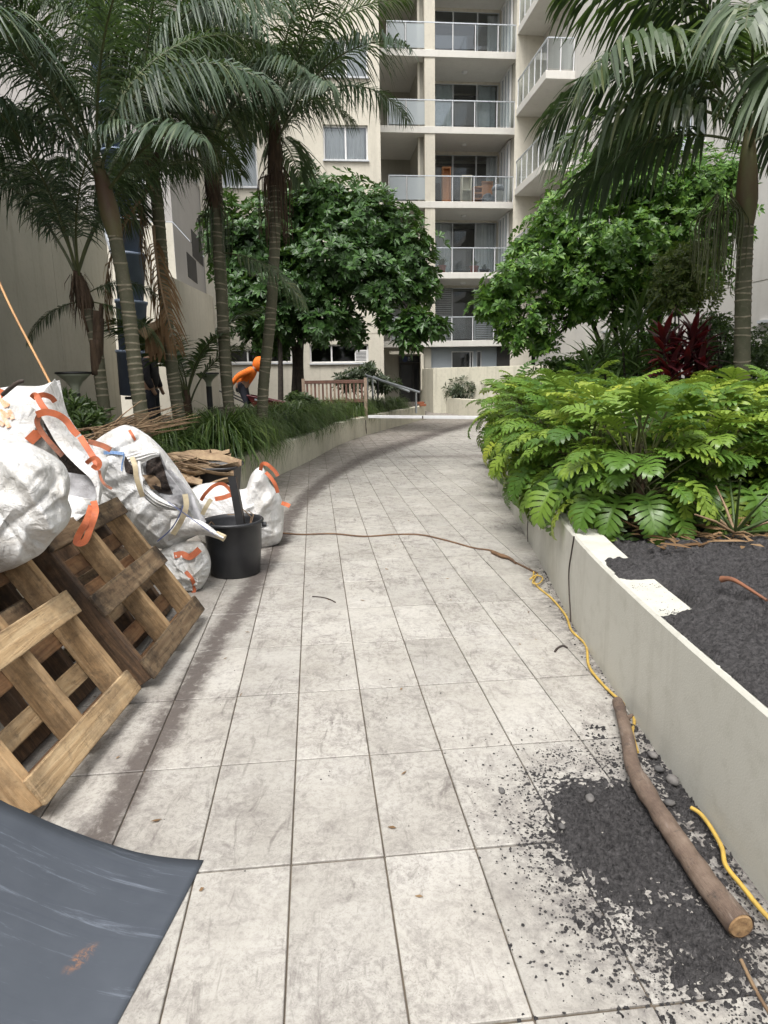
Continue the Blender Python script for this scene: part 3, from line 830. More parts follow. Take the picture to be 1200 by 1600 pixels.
gw = MB(); wall_holes(gw, g0, g1 + .3, 0, 2.79, [(wx0, wx1, 1.75, 2.62), (wx2, wx3, 1.7, 2.62)], .12, .5); gw.build('ground_floor_wall', M['blue_grey'], tw)
window(tw, wx0, wx1, 1.75, 2.62, .56, (wx0 + (wx1 - wx0) * .86,), .05)
window(tw, wx2, wx3, 1.7, 2.62, .56, (), .04, sill=False)

# parapet wall in front of the ground floor
pw = thing('parapet_wall', 'mossy rendered parapet wall in front of the ground floor windows at the path end', 'wall')
a = PY(677, 575, 28.6); b = PY(905, 567, 24.6)
zt = a.z
c_ = PY(657, 577, 31.4)
wall_along([(c_.x, c_.y), (c_.x * .3 + a.x * .7, c_.y * .3 + a.y * .7 - .02), (a.x, a.y)], 0, zt, .2, -1, 1).build('return', M['lowwall'], pw)
wall_along([(a.x + .004, a.y + .004), ((a.x + b.x) / 2, (a.y + b.y) / 2), (b.x + 1.5, b.y - 1.2)], 0, zt + .002, .2, -1, 1).build('wall', M['lowwall'], pw)

# ---- left block (windows above and below, facing the camera)
BU, BV = 2.86, 27.65
lb = thing('cream_block', 'cream rendered apartment block with wide windows behind the bench and dark tree', 'apartment building', UV(BU, BV), TH)
def BL(px, py, y=0.0):
    p = PV(px, py, BV + y); return Vector((p.dot(E1) - BU, y, p.z))
def brect(x0, y0, x1, y1):
    a, b = BL(x0, y1), BL(x1, y0); c, d = BL(x0, y0), BL(x1, y1)
    return ((a.x + c.x) / 2, (b.x + d.x) / 2, (a.z + d.z) / 2, (b.z + c.z) / 2)
wins = [(brect(505, 195, 575, 250), (.5,), .3), (brect(343, 212, 402, 292), (.5,), 0), (brect(352, 545, 456, 567), (.33, .62), 0), (brect(484, 538, 576, 567), (.37,), 0),
        (brect(420, 290, 480, 345), (.5,), 0), (brect(505, 60, 575, 120), (.5,), 0), (brect(395, 400, 470, 452), (.5,), 0)]
holes = [w_[0] for w_ in wins]
gz = [LV[0] + .12, LV[1] + .12, LV[2] - 1.45 + .0, LV[3] + .1, LV[4] + .1]
for z in (3.2, 7.45, 12.0):
    holes.append((-6.85, 0, z, z + .03, .02))
m = MB()
def split_holes(hs):
    return hs
wall_holes(m, -6.85, 0, 0, 18.5, holes, .16)
m.add([(0, 0, 0), (0, 6, 0), (0, 6, 18.5), (0, 0, 18.5)], [(0, 1, 2, 3)])
m.build('wall', M['cream'], lb)
for (x0, x1, z0, z1), mu, bl in wins:
    fo = window(lb, x0, x1, z0, z1, .1, tuple(x0 + (x1 - x0) * t for t in mu), .06)
    if z0 > 4: curtain(fo, x0 + .06, x0 + (x1 - x0) * .97, z0 + .05, z1 - .05, .28, seed=x0)
# fluorescent tubes seen through the lower window, and the notice in the corner of the other one
x0, x1, z0, z1 = wins[3][0]
lt = MB()
nt = MB(); nt.box(x1 - .55, x1 - .04, .085, .098, z0 + .03, z0 + .50); no = nt.build('notice', M['white'], lb)
nl = MB()
for k in range(7): nl.box(x1 - .50, x1 - .09, .078, .086, z0 + .08 + k * .055, z0 + .10 + k * .055)
nl.build('printed_lines', M['navy'], no)
x0, x1, z0, z1 = wins[2][0]
for (xa, xb), zz in (((.36, .62), .78), ((.52, .68), .55)):
    q = MB(); q.box(x0 + (x1 - x0) * xa, x0 + (x1 - x0) * xb, .5, .56, z0 + (z1 - z0) * zz, z0 + (z1 - z0) * zz + .05)
    q.build('tube_light', M['white'], lb)

# ---- grey wing on the left
GU, GV = -4.03, 22.0
gb = thing('grey_wing', 'warm grey rendered wing with cream base and curtained window behind the left palms', 'apartment building', UV(GU, GV), TH)
def GL(px, py, y=0.0):
    p = PV(px, py, GV + y); return Vector((p.dot(E1) - GU, y, p.z))
zs_ = GL(255, 346).z
a, b = GL(190, 292), GL(224, 250)
m = MB(); wall_holes(m, -9, 0, zs_, 18.5, [(a.x, b.x, a.z, b.z + .3)], .2)
# side face; a dark box further down stands in for its shaded opening
m.add([(0, 0, zs_), (0, 6.4, zs_), (0, 6.4, 18.5), (0, 0, 18.5)], [(0, 1, 2, 3)])
m.build('upper_wall', M['grey'], gb)
m = MB(); m.box(-9, -.012, .015, 6.4, 0, zs_ - .02); m.build('base_wall', M['cream'], gb)
m = MB(); m.box(-.01, -.002, .012, 6.4, 0, zs_ - .025); m.build('side_wall', M['grey'], gb)
fo = window(gb, a.x, b.x, a.z, b.z + .3, .12, ((a.x + b.x) / 2,), .06)
curtain(fo, a.x + .06, b.x - .06, a.z + .05, b.z + .2, .3, seed=2)
m = MB(); m.bar((a.x, -.1, a.z + .06), (b.x + .1, -.1, a.z + .06), .04); m.bar((b.x + .05, -.1, a.z - .05), (b.x + .05, -.1, a.z + .35), .04); m.build('rail', M['white'], gb)
q0, q1 = PU(300, 380, GU + .006), PU(316, 440, GU + .006)
m = MB()
for (xa, ya, xb, yb) in ((301, 378, 315, 400), (294, 408, 306, 432)):
    p, q = PU(xa, yb, GU), PU(xb, ya, GU)
    m.box(-.05, .012, p.dot(E2) - GV, q.dot(E2) - GV, p.z, q.z)
m.build('opening', M['room'], gb)  # dark boxes on the wall face, painting the shade of the opening
p, q = PU(316, 262, GU), PU(312, 205, GU)
m = MB(); m.box(-.02, .05, 5.0, 5.9, 8.6, 9.7); m.build('window', M['white'], gb)

# ---- low return wall with a raking top, and the tall wall at the left
LU = -3.75
rk = MB(); p, q = PU(263, 430, LU), PU(345, 470, LU)
v0, v1 = p.dot(E2), q.dot(E2)
P8 = [UV(LU + dx, v, z) for dx in (0, -.22) for v, z in ((v0, 0), (v1, 0), (v1, q.z), (v0, p.z))]
rk.add(P8, [(0, 1, 2, 3), (4, 7, 6, 5), (0, 3, 7, 4), (1, 5, 6, 2), (3, 2, 6, 7)])
tag(rk.build('raking_wall', M['cream']), 'cream wall with a sloping top between the palms and the grey wing', 'wall')
tl = thing('tall_wall', 'tall shaded rendered wall with panel joints along the left edge', 'wall')
TU = -5.57
p = PU(160, 353, TU); vE = PU(187, 600, TU).dot(E2); zt = p.z
for va, vb in ((-3, 6.2), (6.2, PU(82, 400, TU).dot(E2)), (PU(82, 400, TU).dot(E2), vE)):
    m = MB(); P8 = [UV(TU + dx, v, z) for dx in (0, -.3) for v, z in ((va + .008, 0), (vb - .008, 0), (vb - .008, zt), (va + .008, zt))]
    m.add(P8, [(0, 1, 2, 3), (4, 7, 6, 5), (0, 3, 7, 4), (1, 5, 6, 2), (3, 2, 6, 7)])
    m.build('panel', M['tallwall'], tl)

# ---- right wing: pale wall along the right, balconies in the corner
WU = 9.45
rw = thing('right_wing', 'pale rendered wing with projecting balconies behind the right hand trees', 'apartment building', UV(0, 0), TH)
def side_holes(mb, v0, v1, z0, z1, holes, depth=.15):
    t = MB(); wall_holes(t, v0, v1, z0, z1, holes, depth, 0)
    mb.add([(WU + y, v, z) for v, y, z in t.v], [f[::-1] for f in t.f])
def srect(x0, y0, x1, y1):
    ps = [PU(x, y, WU) for x, y in ((x0, y0), (x1, y0), (x1, y1), (x0, y1))]
    vs = [p.dot(E2) for p in ps]
    return min((vs[1] + vs[2]) / 2, (vs[0] + vs[3]) / 2), max((vs[1] + vs[2]) / 2, (vs[0] + vs[3]) / 2), (ps[2].z + ps[3].z) / 2, (ps[0].z + ps[1].z) / 2
sw = [srect(943, 520, 968, 565), srect(980, 525, 1003, 562), srect(1188, 505, 1235, 553), srect(935, 440, 955, 478)]
sw.append((sw[0][0], sw[0][1], 7.0, 8.6)); sw.append((16.5, 18.0, 6.9, 8.5)); sw.append((13.2, 14.4, 7.0, 8.6))
holes = list(sw) + [(3, 24, 3.36, 3.385, .02), (3, 24, 6.3, 6.325, .02), (3, 24, 9.2, 9.225, .02)]
m = MB(); side_holes(m, 3, 24, 0, 18.5, holes)
m.box(WU + .001, 20, 24.0, 24.2, 0, 2.9) if False else None
m.build('side_wall', M['white_wing'], rw)
for (v0, v1, z0, z1) in sw:
    f = MB(); fw = .06
    f.box(WU + .1, WU + .16, v0, v1, z0, z0 + fw); f.box(WU + .1, WU + .16, v0, v1, z1 - fw, z1)
    for vv in (v0, (v0 + v1) / 2, v1 - fw): f.box(WU + .102, WU + .158, vv, vv + fw, z0 + fw, z1 - fw)
    fo = f.build('window', M['white'], rw)
    for a_, b_ in ((v0 + fw, (v0 + v1) / 2), ((v0 + v1) / 2 + fw, v1 - fw)):
        p = MB(); p.add([(WU + .13, a_, z0 + fw), (WU + .13, b_, z0 + fw), (WU + .13, b_, z1 - fw), (WU + .13, a_, z1 - fw)], [(3, 2, 1, 0)]); p.build('pane', M['glass'], fo)
    r = MB(); r.box(WU + .45, WU + .5, v0, v1, z0, z1); r.build('curtain', M['curtain'], fo)
    s = MB(); s.box(WU - .05, WU + .12, v0 - .05, v1 + .05, z0 - .07, z0 - .004); s.build('sill', M['white'], fo)
    s = MB(); s.box(WU - .06, WU - .003, v0 - .08, v1 + .08, z1 + .03, z1 + .09); s.build('hood', M['frame'], fo)
# nook wall facing the camera, with the dark carport opening at the foot
NV = 28.6
nu0 = PV(800, 400, NV).dot(E1)
a, b = PV(830, 569, NV), PV(897, 537, NV)
m = MB(); t = MB(); wall_holes(t, nu0, 14, 0, 18.5, [(a.dot(E1), b.dot(E1) + .6, 0, b.z)], 2.5, NV)
m.add(t.v, t.f)
m.build('end_wall', M['cream'], rw)
m = MB(); m.box(nu0 + .1, 14, NV + 2.4, NV + 2.5, 0, 3); m.build('carport_back', M['room'], rw)
m = MB(); m.box(WU + .002, WU + .3, 24.0, NV, 0, 18.5); m.build('nook_wall', M['white_wing'], rw)
bu0 = nu0 + .05
for z in LV[1:]:
    m = MB(); m.box(bu0, WU, 25.1, NV, z - .27, z); bevel(m.build('balcony_slab', M['slab'], rw), .012)
    n = 5
    balustrade(rw, (bu0 + .06, NV, 0), (bu0 + .06, 25.16, 0), z, [i / n for i in range(n + 1)], 1.03)
    balustrade(rw, (bu0 + .06, 25.16, 0), (WU - .05, 25.16, 0), z, [0, .5, 1], 1.03)

# ---- what stands on the balconies
def on_balcony(name, label, cat, px, li, y, build, group=None):
    p = TL(px, 300 if li > 1 else 420, y)
    o = thing(name, label, cat, UV(3.53, TV) + E1 * p.x + E2 * y + Vector((0, 0, LV[li])), TH, group)
    build(o)
    return o
def crate(o, w, d, h, mat, shelves=0):
    m = MB(); t = .03
    m.box(-w / 2, -w / 2 + t, -d / 2, d / 2, 0, h); m.box(w / 2 - t, w / 2, -d / 2, d / 2, 0, h); m.box(-w / 2 + t, w / 2 - t, d / 2 - t, d / 2, 0, h)
    m.build('carcass', M[mat], o)
    for k in range(shelves + 2):
        z = (h - t) * k / (shelves + 1); s = MB(); s.box(-w / 2 + t, w / 2 - t, -d / 2 + .003, d / 2 - t, z, z + t); s.build('shelf', M[mat], o)
    s = MB(); s.box(-w / 2 - .02, w / 2 + .02, -d / 2 - .02, d / 2 + .01, h + .001, h + .025); s.build('top', M[mat], o)
on_balcony('bookcase', 'tall orange timber bookcase standing on its end on the cluttered balcony', 'bookcase', 697, 2, 1.1, lambda o: crate(o, .36, .3, 1.62, 'orange_ply', 0))
on_balcony('cabinet', 'pale cream cabinet in the middle of the cluttered balcony', 'cabinet', 728, 2, .55, lambda o: crate(o, .42, .4, 1.12, 'board', 1))
on_balcony('drawer_unit', 'low orange timber drawer unit on the cluttered balcony', 'drawers', 746, 2, .7, lambda o: crate(o, .4, .4, .72, 'orange_ply', 2))
on_balcony('timber_panel', 'orange timber panel leaning behind the drawers on the cluttered balcony', 'panel', 761, 2, 1.4, lambda o: crate(o, .5, .12, 1.15, 'orange_ply', 0))
def blob(o, w, h, mat, seed, name='wrap'):
    bm = bmesh.new(); bmesh.ops.create_icosphere(bm, subdivisions=4, radius=1)
    for v in bm.verts:
        n_ = noise.fractal(v.co * 1.7 + Vector((seed, 0, 0)), 1, 2, 4)
        c = v.co * (1 + .28 * n_); c.z = max(c.z, -.75)
        v.co = Vector((c.x * w / 2, c.y * w / 2, (c.z + .75) * h / 1.75))
    me = bpy.data.meshes.new(name); bm.to_mesh(me); bm.free(); me.materials.append(M[mat])
    me.polygons.foreach_set('use_smooth', [True] * len(me.polygons))
    put(name, me, o)
on_balcony('plastic_bundle', 'grey plastic wrapped bundle on the cluttered balcony floor', 'bundle', 763, 2, .4, lambda o: blob(o, .55, .42, 'sheetplastic', 1))
def tubthing(o):
    m = MB(); m.lathe([(0, 0), (.2, 0), (.24, .5), (.26, .52), (.23, .5), (.2, .1), (0, .1)], 20); m.build('tub', M['white'], o, True)
    blob2 = empty('lid_wrap'); COL.objects.unlink(blob2); bpy.data.objects.remove(blob2)
    bm = bmesh.new(); bmesh.ops.create_icosphere(bm, subdivisions=3, radius=1)
    for v in bm.verts:
        v.co = Vector((v.co.x * .28, v.co.y * .28, .62 + v.co.z * .2)) * (1 + .05 * noise.noise(v.co * 4))
    me = bpy.data.meshes.new('cover'); bm.to_mesh(me); bm.free(); me.materials.append(M['sheetplastic']); put('cover', me, o)
on_balcony('white_tub', 'white tub under grey wrapping at the right of the cluttered balcony', 'tub', 778, 2, .45, tubthing)
def pot(o, r, h, mat, leafmat, lh, n):
    m = MB(); m.lathe([(0, 0), (r * .75, 0), (r, h), (r * 1.08, h), (r * 1.08, h + .03), (r * .9, h + .03), (r * .85, h * .8), (0, h * .8)], 20); m.build('pot', M[mat], o, True)
    lf = MB()
    for k in range(n):
        a = rnd(0, 6.28); t = rnd(.1, .9); b = Vector((0, 0, h * .8)); d = Vector((math.cos(a) * t, math.sin(a) * t, 1)).normalized()
        s = Vector((-math.sin(a), math.cos(a), 0)); L_ = lh * rnd(.5, 1)
        p1 = b + d * L_ * .6; p2 = b + d * L_ + Vector((0, 0, -.12 * t))
        lf.add([b - s * .01, b + s * .01, p1 + s * .035, p1 - s * .035, p2], [(0, 1, 2, 3), (3, 2, 4)])
    lf.build('foliage', M[leafmat], o)
on_balcony('potted_plant', 'small plant in a red pot at the left end of the second balcony', 'potted plant', 690, 1, .4, lambda o: pot(o, .2, .3, 'terracotta', 'shrub_mid', .6, 40))
on_balcony('potted_plant', 'small plant in a red pot in the middle of the second balcony', 'potted plant', 741, 1, .4, lambda o: pot(o, .2, .28, 'terracotta', 'shrub_mid', .5, 40))
on_balcony('potted_plant', 'leafy dark plant low on the second balcony floor beside the red pot', 'potted plant', 757, 1, .4, lambda o: pot(o, .22, .14, 'blackplastic', 'shrub_grey', .35, 50))
on_balcony('potted_plant', 'upright plant in a square white pot on the lowest balcony', 'potted plant', 692, 0, .35, lambda o: pot(o, .16, .34, 'white', 'shrub_grey', .75, 60))
# ================================================================== PALLETS
random.seed(11)
def pallet(a, b, lean, length, label, mats, depth=.125):
    """a, b: the two front bottom corners; the pallet lies back to the left"""
    a, b = Vector(a), Vector(b)
    wv = (b - a); W = wv.length; wv.normalize()
    lv = Vector((-math.cos(lean), 0, math.sin(lean))); lv = (lv - wv * lv.dot(wv)).normalized()
    nv = wv.cross(lv)
    if nv.x < 0: nv = -nv
    mw = Matrix.Identity(4)
    # local x up the slope, y along the bottom edge, z out of the front face
    yv = nv.cross(lv)
    for i, ax in enumerate((lv, yv, nv)):
        for r_ in range(3): mw[r_][i] = ax[r_]
    org = a if yv.dot(wv) > 0 else b
    o = thing('pallet', label, 'pallet', (0, 0, 0), 0, 'timber pallets stood on edge against the bags')
    mw.translation = org
    o.matrix_world = mw
    bt = .022
    n = 3
    def board(name, x0, sx, y0, sy, z0, sz, mat):
        me = bevbox_mesh(name, sx, sy, sz, .004, mat, .0025)
        return put(name, me, o, Matrix.Translation((x0 + sx / 2, y0 + sy / 2, z0 + sz / 2)) @ Matrix.Rotation(rnd(-.006, .006), 4, 'Z'))
    # front deck: three boards
    for k, x in enumerate((0.0, length * .5 - .06, length - .115)):
        board('deck_board', x, .115 if k != 1 else .125, -.01 + rnd(-.012, .012), W + .02, -bt, bt, mats[0][k])
    for k in range(3):
        y = .0 + (W - .048) * k / 2
        s = board('stringer', .004, length - .01, y, .048, -depth - bt, depth - .002, mats[1][k])
    for k in range(6):
        x = .0 + (length - .1) * k / 5
        board('back_board', x, .09, 0, W, -depth - 2 * bt - .002, bt, mats[2][k % len(mats[2])])
    return o
Wy, Wy2, Wx, Wx2, Wr = M['wood_y'], M['wood_y2'], M['wood_x'], M['wood_x2'], M['wood_rot']
pallet(PZ(77, 1254, .075), PZ(221, 1076, .075), R(57), 1.05, 'pale yellow timber pallet with clean pine boards, nearest the rubber sheet', ([Wy, Wy, Wy2], [Wx, Wx, Wx], [Wr, Wy, Wr, Wy2]))
pallet(PZ(246, 1055, .075), PZ(322, 952, .075), R(56), .90, 'weathered pallet with dark rotten edge and mould stained boards, under the tied orange strap', ([Wy2, Wy2, Wy2], [Wx, Wx, Wx2], [Wr, Wr, Wy2]))

pallet(PZ(77, 1254, .0) + Vector((-.22, .02, .02)), PZ(221, 1076, .0) + Vector((-.22, .0, .02)), R(58), 1.0, 'dark weathered pallet added behind the pale yellow one to darken its gaps', ([Wx2, Wy2, Wy2], [Wx2, Wx2, Wx2], [Wy2, Wr, Wy2, Wy2]))  # extra pallets added so the gaps between the front boards look dark
pallet(PZ(246, 1055, .0) + Vector((-.22, .03, .02)), PZ(322, 952, .0) + Vector((-.22, .0, .02)), R(58), .9, 'dark weathered pallet added behind the mould stained one to darken its gaps', ([Wx2, Wy2, Wy2], [Wx2, Wx2, Wx2], [Wy2, Wy2, Wr]))

# ================================================================== BULK BAGS
def smooth_outline(pts, n=160):
    P = spline([(x, y, 0) for x, y in pts] + [(pts[0][0], pts[0][1], 0)], 10)
    d = [0]
    for p, q in zip(P, P[1:]): d.append(d[-1] + (q - p).length)
    out = []
    j = 0
    for k in range(n):
        s = d[-1] * k / n
        while d[j + 1] < s: j += 1
        t = (s - d[j]) / max(1e-6, d[j + 1] - d[j]); p = P[j].lerp(P[j + 1], t)
        out.append((p.x, p.y))
    return out
BV_ = {}
def bag_body(key, parent, outline, cen, Y, thick, mat, seed, crease=.03, tilt=0.0, power=.55, back=.8):
    """a stuffed bag: the outline at its own depth, swollen towards and away from the viewer, creased all over"""
    N_, K = 150, 34
    out = smooth_outline(outline, N_)
    ctr = Vector((*cen, 0))
    def W(px, py): return PY(px, py, Y + tilt * (cen[1] - py) / 100.0)
    c3 = W(*cen)
    view = (c3 - CAM).normalized(); view.z = 0; view.normalize()
    frs = random.Random(seed * 7 + 1); folds = []
    ex = max(abs(x - cen[0]) for x, y in out); ey = max(abs(y - cen[1]) for x, y in out); sz = (ex + ey) / 2
    for _ in range(30):
        a_ = frs.uniform(0, 6.283); c_ = (cen[0] + frs.uniform(-.8, .8) * ex, cen[1] + frs.uniform(-.8, .8) * ey); l_ = sz * frs.uniform(.25, .8)
        folds.append((c_[0] - math.cos(a_) * l_, c_[1] - math.sin(a_) * l_, c_[0] + math.cos(a_) * l_, c_[1] + math.sin(a_) * l_, frs.choice((1, 1, -1)) * frs.uniform(.5, 1.0), sz * frs.uniform(.02, .08)))
    def foldsum(x, y):
        t_ = 0
        for x0, y0, x1, y1, am, w_ in folds:
            dx, dy = x1 - x0, y1 - y0; q_ = max(0, min(1, ((x - x0) * dx + (y - y0) * dy) / (dx * dx + dy * dy)))
            d_ = math.hypot(x - x0 - dx * q_, y - y0 - dy * q_)
            if d_ < 4 * w_: t_ += am * math.exp(-d_ / w_) * math.sin(math.pi * (.1 + .8 * q_))
        return t_
    vs, fs = [], []
    for side in (1, -1):
        base = len(vs)
        for k in range(K):
            r_ = 1 - (k / (K - 1)) ** 1.15 if side == 1 else 1 - k / (K - 1)
            r_ = max(r_, .02)
            for i, (x, y) in enumerate(out):
                p = W(cen[0] + (x - cen[0]) * r_, cen[1] + (y - cen[1]) * r_)
                h = thick * (max(0, 1 - r_ * r_)) ** power * (1 if side == 1 else back)
                q = p * 2.1 + Vector((seed * 3.1, seed * 1.7, 0))
                wob = noise.noise(q) * .9 + (abs(noise.noise(q * 2.3)) - .25) * .9 + (abs(noise.noise(Vector((q.x * 4.2 + q.z * 2, q.y * 3, q.z * 6.5)))) - .25) * .6 + noise.noise(q * 9) * .10
                h *= 1 + .5 * noise.noise(q * .8)
                an_ = 6.2832 * i / N_
                fo_ = noise.noise(Vector((math.cos(an_) * 5.5 + seed, math.sin(an_) * 5.5, r_ * 1.3)))
                wob = wob * .42 + 1.3 * (max(0, 1 - abs(fo_) * 4.5) - .3) * max(0, r_ - .35) ** 1.5 * (1.05 - r_) * 5 + .9 * (max(0, 1 - abs(noise.noise(q * 1.5 + Vector((4, 1, 7)))) * 6) - .2)
                if side == 1: wob += 1.15 * foldsum(cen[0] + (x - cen[0]) * r_, cen[1] + (y - cen[1]) * r_)
                vs.append(p - view * (h * side + crease * wob * .8 * min(1, (1 - r_) * 5 + .15)))
        for k in range(K - 1):
            for i in range(N_):
                i2 = (i + 1) % N_
                f = (base + k * N_ + i, base + k * N_ + i2, base + (k + 1) * N_ + i2, base + (k + 1) * N_ + i)
                fs.append(f if side == 1 else f[::-1])
        fs.append(tuple(base + (K - 1) * N_ + i for i in range(N_))[::side])
    # sew the two halves along the outline
    b2 = K * N_
    for i in range(N_):
        i2 = (i + 1) % N_
        fs.append((i2, i, b2 + i, b2 + i2))
    vs = [Vector((v.x, v.y, max(v.z, .004 + .003 * (v.x % .01)))) for v in vs]
    mb = MB(); mb.add(vs, fs)
    o = mb.build('body', M[mat], parent, True)
    BV_[key] = BVHTree.FromPolygons([tuple(v) for v in vs], [tuple(f) for f in fs])
    return o
def on_bag(keys, px, py, lift=.008, Y=None):
    v = ray(px, py).normalized(); best = None
    for k in ([keys] if isinstance(keys, str) else keys):
        h = BV_[k].ray_cast(CAM, v)
        if h[0] is not None and (best is None or h[3] < best[3]): best = h
    if best is None: return PY(px, py, Y)
    return best[0] - v * lift
def ribbon(name, parent, pts, w, mat, wdir=None, t=.004, n=7):
    w = w * .66
    P = spline(pts, n)
    rows = []
    for i, p in enumerate(P):
        tg = (P[min(i + 1, len(P) - 1)] - P[max(i - 1, 0)]).normalized()
        vw = (p - CAM).normalized()
        s = tg.cross(vw) if wdir is None else Vector(wdir)
        s = (s - tg * s.dot(tg)).normalized()
        tw = .55 * noise.noise(p * 6) ; s = (s * math.cos(tw) + vw * math.sin(tw)).normalized()
        rows.append([p - s * w / 2, p + s * w / 2])
    m = MB(); m.grid(rows)
    o = solid(m.build(name, M[mat], parent, False), .0025)
    return o
def sheet(name, parent, left, right, mat, nx=14, n=8, bow=.0, crump=.02, t=.004, seed=0, ruffle=.0):
    A, B = spline(left, n), spline(right, n)
    L_ = min(len(A), len(B)); rows = []
    for i in range(L_):
        ta = i / (L_ - 1)
        a, b = A[int(ta * (len(A) - 1))], B[int(ta * (len(B) - 1))]
        row = []
        for j in range(nx + 1):
            u = j / nx; p = a.lerp(b, u); vw = (p - CAM).normalized()
            q = p * 5 + Vector((seed, 0, 0))
            d = bow * math.sin(math.pi * u) + crump * (noise.noise(q) + .6 * (abs(noise.noise(q * 2.6)) - .2)) + ruffle * math.sin(u * 22 + 3 * noise.noise(q)) * .5
            row.append(p - vw * d)
        rows.append(row)
    m = MB(); m.grid(rows)
    o = solid(m.build(name, M[mat], parent, True), .003)
    e = o.modifiers.new('split', 'EDGE_SPLIT'); e.split_angle = R(45)
    return o

# upper bag, mouth sagging open
ub = thing('bulk_bag', 'highest white bulk bag on the heap, orange print, tied orange straps, mouth sagging open', 'bulk bag', PZ(-20, 900) * 1.3, 0, 'white bulk bags heaped left of the path')
ub.location = (0, 0, 0)
bag_body('ub', ub, [(-90, 640), (-50, 612), (0, 606), (25, 603), (62, 603), (80, 597), (88, 600), (96, 625), (104, 655), (116, 700), (124, 750), (100, 800), (40, 830), (-60, 820), (-110, 730)], (5, 705), 4.2, .34, 'bag', 3, .035, power=.38)
Y1 = 3.72
sheet('flap', ub, [PY(47, 634, 3.86), PY(60, 645, 3.82), PY(74, 668, 3.78), PY(88, 692, 3.74), PY(104, 712, 3.70), PY(124, 732, 3.68), PY(141, 748, 3.66), PY(150, 766, 3.64), PY(152, 785, 3.62)],
      [PY(86, 592, 4.05), PY(97, 620, 4.05), PY(107, 650, 4.03), PY(124, 676, 4.0), PY(146, 700, 3.95), PY(163, 712, 3.9), PY(170, 722, 3.86), PY(164, 745, 3.8), PY(156, 788, 3.7)], 'bag', bow=.05, crump=.03, seed=2)
sheet('flap_back', ub, [PY(80, 597, 4.2), PY(92, 640, 4.2), PY(112, 680, 4.15)], [PY(93, 594, 4.1), PY(104, 648, 4.1), PY(120, 690, 4.1)], 'bag', 6, crump=.01, seed=5)
sheet('contents', ub, [PY(68, 662, 3.95), PY(78, 690, 3.92), PY(92, 716, 3.9), PY(104, 738, 3.88), PY(106, 765, 3.86)], [PY(78, 664, 3.86), PY(98, 700, 3.85), PY(122, 728, 3.82), PY(142, 748, 3.8), PY(150, 770, 3.8)], 'mulch_and_hole_shade', 16, 10, crump=.06, seed=9)
sheet('lining', ub, [PY(104, 738, 3.78), PY(107, 752, 3.74), PY(106, 775, 3.68), PY(98, 795, 3.6)], [PY(143, 744, 3.74), PY(150, 762, 3.7), PY(150, 778, 3.66), PY(140, 792, 3.6)], 'bag_in', 14, 8, crump=.035, seed=4)
sheet('lip', ub, [PY(102, 772, 3.62), PY(100, 795, 3.56), PY(88, 815, 3.5), PY(78, 838, 3.46)], [PY(152, 782, 3.6), PY(140, 797, 3.58), PY(118, 816, 3.52), PY(100, 836, 3.48)], 'bag', 12, 8, crump=.035, seed=14, bow=.03)
# straps
K_ = ['ub']
ribbon('strap', ub, [PY(50, 622, 3.80), PY(56, 618, 3.78), PY(66, 634, 3.76), PY(76, 646, 3.76)], .05, 'strap')
ribbon('strap', ub, [PY(58, 620, 3.80), PY(68, 617, 3.82), PY(80, 621, 3.86), PY(86, 628, 3.9)], .045, 'strap')
ribbon('strap', ub, [PY(57, 648, 3.70), PY(72, 644, 3.70), PY(90, 648, 3.72), PY(104, 658, 3.74), PY(114, 672, 3.74), PY(122, 680, 3.74)], .055, 'strap')
ribbon('strap', ub, [PY(125, 682, 3.72), PY(134, 696, 3.70), PY(143, 710, 3.68), PY(149, 720, 3.64), PY(154, 730, 3.62)], .05, 'strap')
ribbon('strap', ub, [PY(138, 690, 3.74), PY(150, 693, 3.70), PY(162, 697, 3.66), PY(173, 703, 3.62)], .045, 'strap_dirty')
ribbon('strap', ub, [PY(135, 724, 3.62), PY(142, 718, 3.58), PY(150, 716, 3.58), PY(156, 724, 3.58), PY(152, 732, 3.58), PY(144, 727, 3.56)], .035, 'strap')
ribbon('strap', ub, [PY(155, 735, 3.6), PY(158, 748, 3.58), PY(165, 758, 3.56), PY(175, 764, 3.56)], .022, 'strap_dirty')
ribbon('strap', ub, [PY(62, 648, 3.84), PY(58, 660, 3.84), PY(66, 676, 3.84), PY(82, 696, 3.82), PY(98, 712, 3.80)], .045, 'strap_dirty')
ribbon('strap', ub, [on_bag(K_, 45, 690, .012), on_bag(K_, 53, 682, .014), on_bag(K_, 61, 675, .012)], .085, 'strap')
ribbon('strap', ub, [on_bag(K_, -30, 606, .01, 4.2), on_bag(K_, -10, 610, .01, 4.2), on_bag(K_, 6, 617, .012, 4.2)], .08, 'strap')
# the loop hanging in front of the second pallet
yl = 3.36
ribbon('lifting_loop', ub, [PY(146, 783, 3.56), PY(149, 800, yl + .04), PY(140, 828, yl), PY(132, 846, yl - .02), PY(120, 848, yl - .03), PY(123, 836, yl - .02), PY(136, 812, yl + .01), PY(143, 790, 3.52)], .05, 'strap')
